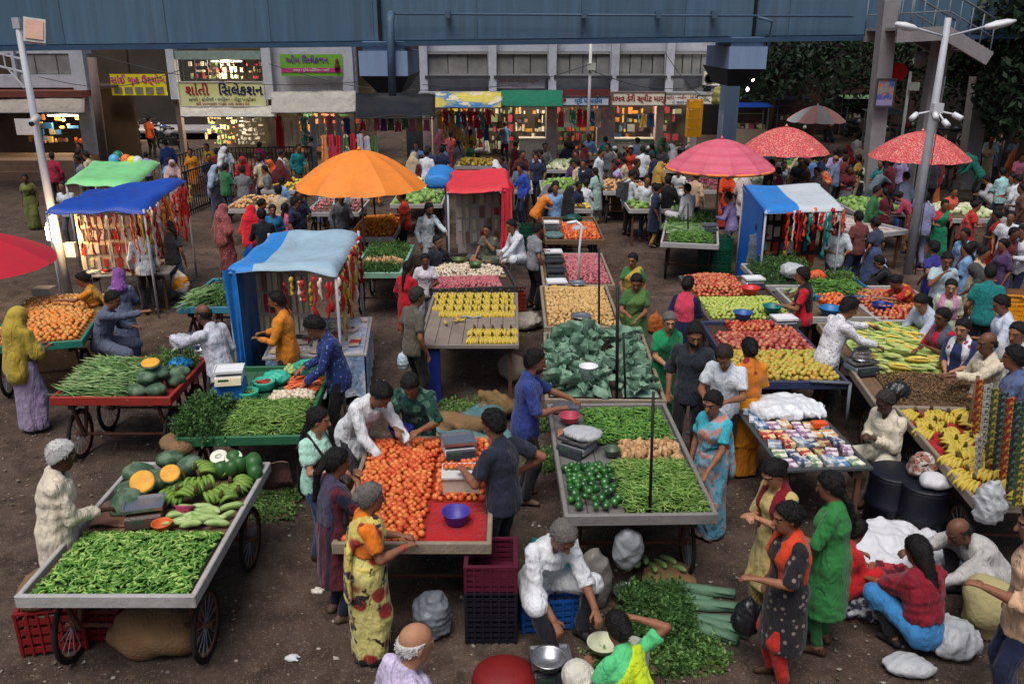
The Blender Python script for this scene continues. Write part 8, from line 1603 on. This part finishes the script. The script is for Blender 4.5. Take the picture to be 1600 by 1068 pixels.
# ---- the crowd towards the back: (head px, yaw, sex, top colour, bottom colour, where)
FAR = [
 ((650, 222), 178, 'm', (110, 150, 210), (50, 54, 70), 'man in light blue shirt behind the orange umbrella'),
 ((668, 228), 40, 'm', (50, 60, 100), (40, 40, 46), 'man in navy beside the light blue shirt'),
 ((690, 200), 10, 'f', (206, 120, 150), (190, 110, 140), 'woman in pink veil before the hanging shirts'),
 ((714, 200), 190, 'f', (20, 130, 130), (24, 120, 130), 'woman in teal dress before the hanging shirts'),
 ((735, 202), 0, 'f', (214, 166, 40), (190, 150, 40), 'woman in golden yellow before the hanging shirts'),
 ((704, 205), 20, 'f', (226, 110, 100), (190, 90, 90), 'woman in salmon between pink and teal dresses'),
 ((753, 205), 60, 'm', (180, 190, 206), (50, 50, 60), 'man in pale shirt sitting on a motorbike'),
 ((788, 190), 10, 'm', (90, 140, 180), (40, 44, 60), 'man in sky blue tshirt at the bright shop front'),
 ((920, 209), 170, 'm', (110, 150, 200), (60, 60, 70), 'man in powder blue shirt at the white slim pole'),
 ((946, 213), 10, 'm', (24, 140, 150), (36, 50, 80), 'man in bright teal tshirt in front of pale column'),
 ((968, 238), 20, 'f', (170, 30, 50), (150, 24, 40), 'woman in crimson in the middle distance'),
 ((986, 230), 170, 'f', (226, 90, 40), (206, 60, 40), 'woman in flame orange in the middle distance'),
 ((1004, 228), 30, 'm', (206, 210, 216), (50, 50, 60), 'man in white shirt left of the pink umbrella'),
 ((1018, 240), 20, 'm', (30, 36, 66), (40, 40, 50), 'man in navy shirt bending left of pink umbrella'),
 ((1034, 225), 150, 'm', (60, 60, 66), (40, 40, 44), 'man in charcoal near the motorbikes'),
 ((996, 215), 10, 'm', (150, 170, 200), (50, 60, 90), 'man in pale blue beside the motorbikes'),
 ((838, 240), 170, 'm', (36, 44, 76), (30, 30, 40), 'man in dark navy behind the cabbages'),
 ((814, 252), 20, 'm', (96, 110, 120), (60, 60, 66), 'man in slate grey left of dark navy man'),
 ((772, 262), 180, 'm', (36, 60, 130), (40, 40, 50), 'man in deep blue behind the red canopy'),
 ((690, 240), 175, 'm', (206, 212, 220), (60, 60, 66), 'boy in white tshirt above the blue sheet'),
 ((657, 242), 30, 'f', (90, 40, 44), (80, 34, 40), 'woman in maroon right of the orange umbrella'),
 ((880, 232), 30, 'f', (110, 130, 90), (90, 110, 80), 'woman in sage green seated behind cauliflowers'),
 ((900, 235), 160, 'm', (70, 60, 60), (40, 40, 44), 'man in brown tshirt behind cauliflowers'),
 ((405, 222), 5, 'f', (190, 50, 100), (180, 44, 90), 'woman in magenta saree near the dark railing'),
 ((420, 250), 170, 'f', (226, 90, 30), (214, 80, 30), 'woman in bright orange veil among yellow flowers'),
 ((378, 245), -160, 'f', (170, 30, 40), (150, 26, 36), 'woman in red shawl at the dark railing'),
 ((436, 250), 20, 'm', (90, 34, 40), (50, 34, 40), 'man in wine red shirt near the orange veil'),
 ((350, 225), 20, 'm', (190, 200, 216), (120, 124, 130), 'man in pale shirt at the utensil shop'),
 ((296, 232), 190, 'f', (206, 130, 40), (190, 120, 50), 'woman in amber at the bright wares shop'),
 ((322, 224), 170, 'f', (220, 170, 50), (190, 140, 60), 'woman in yellow at the bright wares shop'),
 ((258, 218), 15, 'm', (44, 66, 130), (40, 46, 70), 'man in cobalt shirt at the alley mouth'),
 ((268, 250), 180, 'f', (190, 160, 160), (170, 140, 140), 'woman in pale pink veil near the alley'),
 ((232, 182), 5, 'm', (214, 90, 30), (40, 40, 40), 'man in orange shirt standing in the alley'),
 ((214, 158), 100, 'm', (170, 176, 200), (40, 44, 60), 'man in lilac shirt riding in the alley'),
 ((336, 258), -110, 'f', (150, 166, 190), (60, 60, 80), 'woman in grey blue kurta with black scarf at railing'),
 ((496, 262), 175, 'f', (90, 110, 176), (80, 96, 150), 'woman in periwinkle behind the orange umbrella'),
 ((462, 308), -100, 'm', (30, 34, 60), (40, 40, 50), 'man in ink blue vest left of the orange umbrella'),
 ((425, 320), 175, 'f', (30, 110, 160), (30, 90, 140), 'woman in peacock blue left of the canopy stall'),
 ((445, 318), 0, 'f', (206, 100, 130), (180, 80, 110), 'woman in rose behind peacock blue woman'),
 ((408, 326), 20, 'm', (26, 30, 40), (30, 30, 34), 'man in black tshirt beside rose dress'),
 ((580, 262), 180, 'f', (226, 130, 40), (214, 120, 40), 'woman in saffron seated under the orange umbrella'),
 ((80, 238), 30, 'm', (150, 36, 60), (50, 40, 50), 'man in dark pink shirt at the arcade steps'),
 ((38, 272), 180, 'f', (110, 120, 60), (96, 104, 50), 'woman in olive saree at the far left road'),
 ((96, 284), 175, 'm', (196, 206, 216), (90, 90, 96), 'man in white shirt behind the lamp post at left'),
 ((1300, 215), 20, 'm', (140, 130, 120), (60, 60, 60), 'man in beige under the striped umbrella'),
 ((1338, 208), 10, 'm', (206, 210, 216), (60, 60, 80), 'man in white right of the striped umbrella'),
 ((1376, 212), 170, 'm', (40, 140, 170), (50, 60, 80), 'man in aqua shirt left of right red umbrella'),
 ((1320, 232), 0, 'f', (214, 130, 40), (190, 110, 40), 'woman in tangerine among the far right crowd'),
 ((1362, 228), 15, 'm', (190, 150, 100), (90, 80, 70), 'man in tan shirt in the far right crowd'),
 ((1252, 245), 170, 'm', (60, 60, 70), (40, 40, 44), 'man in dark shirt below the red flowered umbrella'),
 ((1226, 252), 190, 'f', (190, 190, 196), (50, 50, 56), 'woman in white top below the red flowered umbrella'),
 ((1268, 240), 30, 'm', (90, 120, 180), (60, 70, 100), 'man in blue below the red flowered umbrella'),
 ((1395, 235), 10, 'f', (120, 40, 80), (110, 34, 70), 'woman in plum below the right red umbrella'),
 ((1408, 240), 0, 'f', (226, 90, 30), (214, 80, 30), 'woman in vivid orange saree below right red umbrella'),
 ((1436, 240), 175, 'm', (190, 180, 210), (60, 60, 66), 'man in lilac below the right red umbrella'),
 ((1460, 245), 20, 'm', (40, 40, 50), (40, 40, 46), 'man in black below the right red umbrella'),
 ((1400, 300), 60, 'f', (170, 60, 90), (190, 130, 50), 'woman in rose and gold stooping near white shirt woman'),
 ((1446, 300), 30, 'm', (150, 150, 190), (130, 130, 170), 'man in pale violet behind the twin lamp'),
 ((1590, 212), 170, 'm', (150, 170, 190), (50, 60, 70), 'man in steel blue at the far right edge'),
 ((1598, 240), 180, 'f', (206, 120, 150), (170, 90, 120), 'woman in pink at the far right edge'),
 ((1540, 275), 40, 'm', (170, 170, 176), (60, 60, 70), 'man in ash grey crouching at far right'),
 ((1200, 225), 170, 'm', (70, 80, 100), (40, 40, 46), 'man in blue grey between the two umbrellas'),
 ((1162, 268), 20, 'f', (206, 190, 190), (150, 60, 60), 'woman in pale shawl at the pink umbrella edge'),
 ((1060, 262), 170, 'm', (206, 206, 206), (60, 60, 60), 'man in white left of the seated white kurta'),
 ((560, 205), 170, 'm', (206, 120, 100), (60, 50, 50), 'man in peach behind the garland stall'),
 ((1215, 262), 40, 'f', (96, 30, 60), (80, 26, 50), 'woman in burgundy behind the sky blue sheet'),
]
SKN = random.Random(4); TP = []
for hd, yw, sx, tc_, bc_, lab in FAR:
    veil = 'veil' in lab or 'shawl' in lab or 'scarf' in lab
    saree = sx == 'f' and ('saree' in lab or 'veil' in lab or SKN.random() < .4)
    kw = {}
    if 'sitting' in lab or 'riding' in lab or 'seated' in lab: kw = dict(base=SIT, lean=12)
    elif 'stooping' in lab or 'bending' in lab: kw = dict(lean=38)
    elif 'crouching' in lab: kw = dict(base=SQUAT, lean=20)
    arms = [('d', 'd'), ('f', 'd'), ('d', 'f'), ('f', 'f'), ('p', 'd')][SKN.randrange(5)]
    TP.append(P(hd, yw+SKN.uniform(-25, 25), lab, (1.55 if sx == 'f' else 1.67)*SKN.uniform(.97, 1.03) if 'boy' not in lab else 1.4, sx, (BL if saree else KU if sx == 'f' else SKN.choice((T, S, HS_)), cl(tc_)), (SA if saree else LG if sx == 'f' else TR, cl(bc_)),
      NO if veil else (BUN if sx == 'f' and SKN.random() < .6 else BRD if sx == 'f' else HB), arms, skin=SKN.choice((1, 1, 2)), step=SKN.uniform(-.1, .1),
      extra=[('veil', cl(tc_))] if veil else ([('pallu', cl(bc_))] if saree else []), **kw)+(sx, bool(kw)))
# ---- more of the far crowd: copies of those figures in other clothes
CN = {'white': (206, 210, 216), 'navy': (34, 40, 70), 'crimson': (140, 34, 46), 'mustard': (176, 138, 66), 'sky blue': (120, 160, 206), 'black': (28, 27, 30), 'grey': (110, 112, 118), 'pink': (186, 124, 142), 'green': (50, 110, 66), 'orange': (196, 104, 54), 'purple': (84, 62, 100), 'maroon': (92, 30, 40), 'teal': (30, 120, 120), 'beige': (190, 170, 140), 'lilac': (170, 156, 206), 'brown': (96, 66, 50)}
ZN = [((30, 270, 222, 258), 'on the road before the arcade', 6), ((275, 420, 228, 262), 'crowding before the selection shop', 9), ((430, 640, 212, 240), 'at the garment stalls behind the orange umbrella', 8), ((640, 860, 206, 252), 'crowding before the hanging shirts', 13), ((862, 1050, 206, 256), 'crowding before the sweet shop', 14), ((1150, 1350, 210, 262), 'in the shade near the striped umbrella', 15), ((1350, 1600, 212, 300), 'in the far right crowd', 22), ((1490, 1600, 300, 430), 'among the shoppers at the right edge', 8), ((395, 560, 266, 312), 'among shoppers left of the orange umbrella', 9), ((1000, 1050, 235, 300), 'beside the pink umbrella', 4), ((800, 960, 262, 300), 'among the far vegetable carts', 6)]
up_ = [t for t in TP if not t[3]]; q = random.Random(12); dn = ['d', 'dark']
for (x0, x1, y0, y1), where, n in ZN:
    combo = [(c, s_) for c in CN for s_ in 'mf' if s_ == 'f' or c in ('white', 'navy', 'sky blue', 'black', 'grey', 'green', 'maroon', 'teal', 'beige', 'lilac', 'brown')]; q.shuffle(combo); combo.sort(key=lambda t: q.random()-(.35 if t[0] in ('white', 'navy', 'black', 'grey', 'beige', 'maroon', 'sky blue') else 0))
    for c, s_ in combo[:n]:
        t, J, sx, _ = q.choice([u for u in up_ if u[2] == s_]); yaw = q.uniform(0, 6.28); tp = Matrix.Rotation(yaw, 3, 'Z')@J['top']; r = G(q.uniform(x0, x1), q.uniform(y0, y1), tp.z)-tp; r.z = 0
        o = thing('person', 'person in %s %s %s' % (c, 'shirt' if s_ == 'm' else 'dress', where), 'person', r, yaw, 'people '+where); low = cl(q.choice([(40, 40, 48), (52, 60, 84), (90, 84, 78)])) if s_ == 'm' else cl(CN[q.choice(list(CN))])
        for ch in t.children:
            k = ch.copy(); COL.objects.link(k); k.parent = o; b_ = ch.name.split('.')[0]
            if b_ not in ('body', 'hair'): k.material_slots[0].link = 'OBJECT'; k.material_slots[0].material = low if b_ in ('trousers', 'leggings', 'saree_skirt', 'jeans') else cl(CN[c])
# ------------------------------------------------------------------ litter and small stones on the ground
q = random.Random(77); b = MB()
for i in range(1500):
    y = 4.6+22*q.random()**1.4; x = q.uniform(-.62, .62)*(y+2.5); s = q.uniform(.008, .03)*(1+.5*(q.random() < .1)); a = q.uniform(0, 6.28); z = .006; t = q.uniform(.002, .01)
    b.add([(x+s*math.cos(a+k)*w, y+s*math.sin(a+k)*w, z+(t if k in (0, 3.1) else 0)) for k, w in ((0, 1), (1.5, .6), (3.1, 1), (4.6, .7))], [(0, 1, 2, 3)])
tag(b.build('litter', mat((120, 110, 98), .8, .2, 8, 0, pat='island', col2=(78, 88, 48), col3=(160, 154, 146))), 'scraps of paper and leaves trodden into the earth', 'litter', kind='stuff')
st = shapes(lambda s: ellipsoid((.016, .013, .008), 6, 4, .25, 0, s), (1, 2), mat((134, 124, 114), .9, .3, 8, 0, pat='island', col2=(96, 86, 78), col3=(160, 150, 140)))
joined([(st[i % 2], Vector((q.uniform(-.62, .62)*(y+2.5), y, .0)), rot_random(q, True), q.uniform(.5, 1.6)) for i, y in enumerate(4.6+16*q.random()**1.3 for _ in range(1300))], 'gravel', 'small stones lying on the trodden earth', 'gravel')
for i, (x, y, c) in enumerate(((543, 540, (210, 210, 206)), (497, 925, (206, 200, 190)), (457, 1030, (200, 204, 206)), (1065, 998, (226, 226, 224)), (612, 343, (206, 206, 206)), (950, 340, (214, 214, 214)))):
    blob('paper_scrap', G(x, y), (.05, .035, .02), mat(c, .7), 'crumpled white paper scrap '+['near the dotted shirt man', 'behind the flowered saree woman', 'at the bottom edge left', 'beside the rolled taro leaves', 'in the aisle by marigold cart', 'in the middle aisle'][i], 'paper', 300+i, .4)
for i, (x, y, n_) in enumerate(((425, 790, 260), (860, 720, 420), (870, 660, 300), (720, 640, 200))):
    sp = Spot(G(x, y), .5, .6); strew(sp, (0, 1, 0, 1), S_HERB2, n_, .015, 'green_trimmings', 'trodden green trimmings '+['near the lower left cart', 'beside the okra cart wheel', 'between blue polo man and taro cart', 'beside the tarpaulin bundle'][i], 'greens', M_BROWNB, 400+i, flat=True, jit=.01)
# ------------------------------------------------------------------ lettering becomes plain mesh
bpy.context.view_layer.update()
dg = bpy.context.evaluated_depsgraph_get()
for o in [x for x in bpy.data.objects if x.type == 'FONT']:
    me = bpy.data.meshes.new_from_object(o.evaluated_get(dg)); n = link('lettering', me, o.parent, o.location); n.rotation_euler = o.rotation_euler
    if o.data.materials and not me.materials: me.materials.append(o.data.materials[0])
    bpy.data.objects.remove(o)
import re
for o in bpy.data.objects:
    l = o.get('label')
    if l:
        l = re.sub(r'\b(wom[ae]n|m[ae]n|girl|boy|child)\b', 'person', l)
        l = re.sub(r'\b(balding white haired|white haired|grey haired|balding|bald|bearded|older|old|young|tall|bare shouldered)\s+(?=person)', '', l)
        o['label'] = l
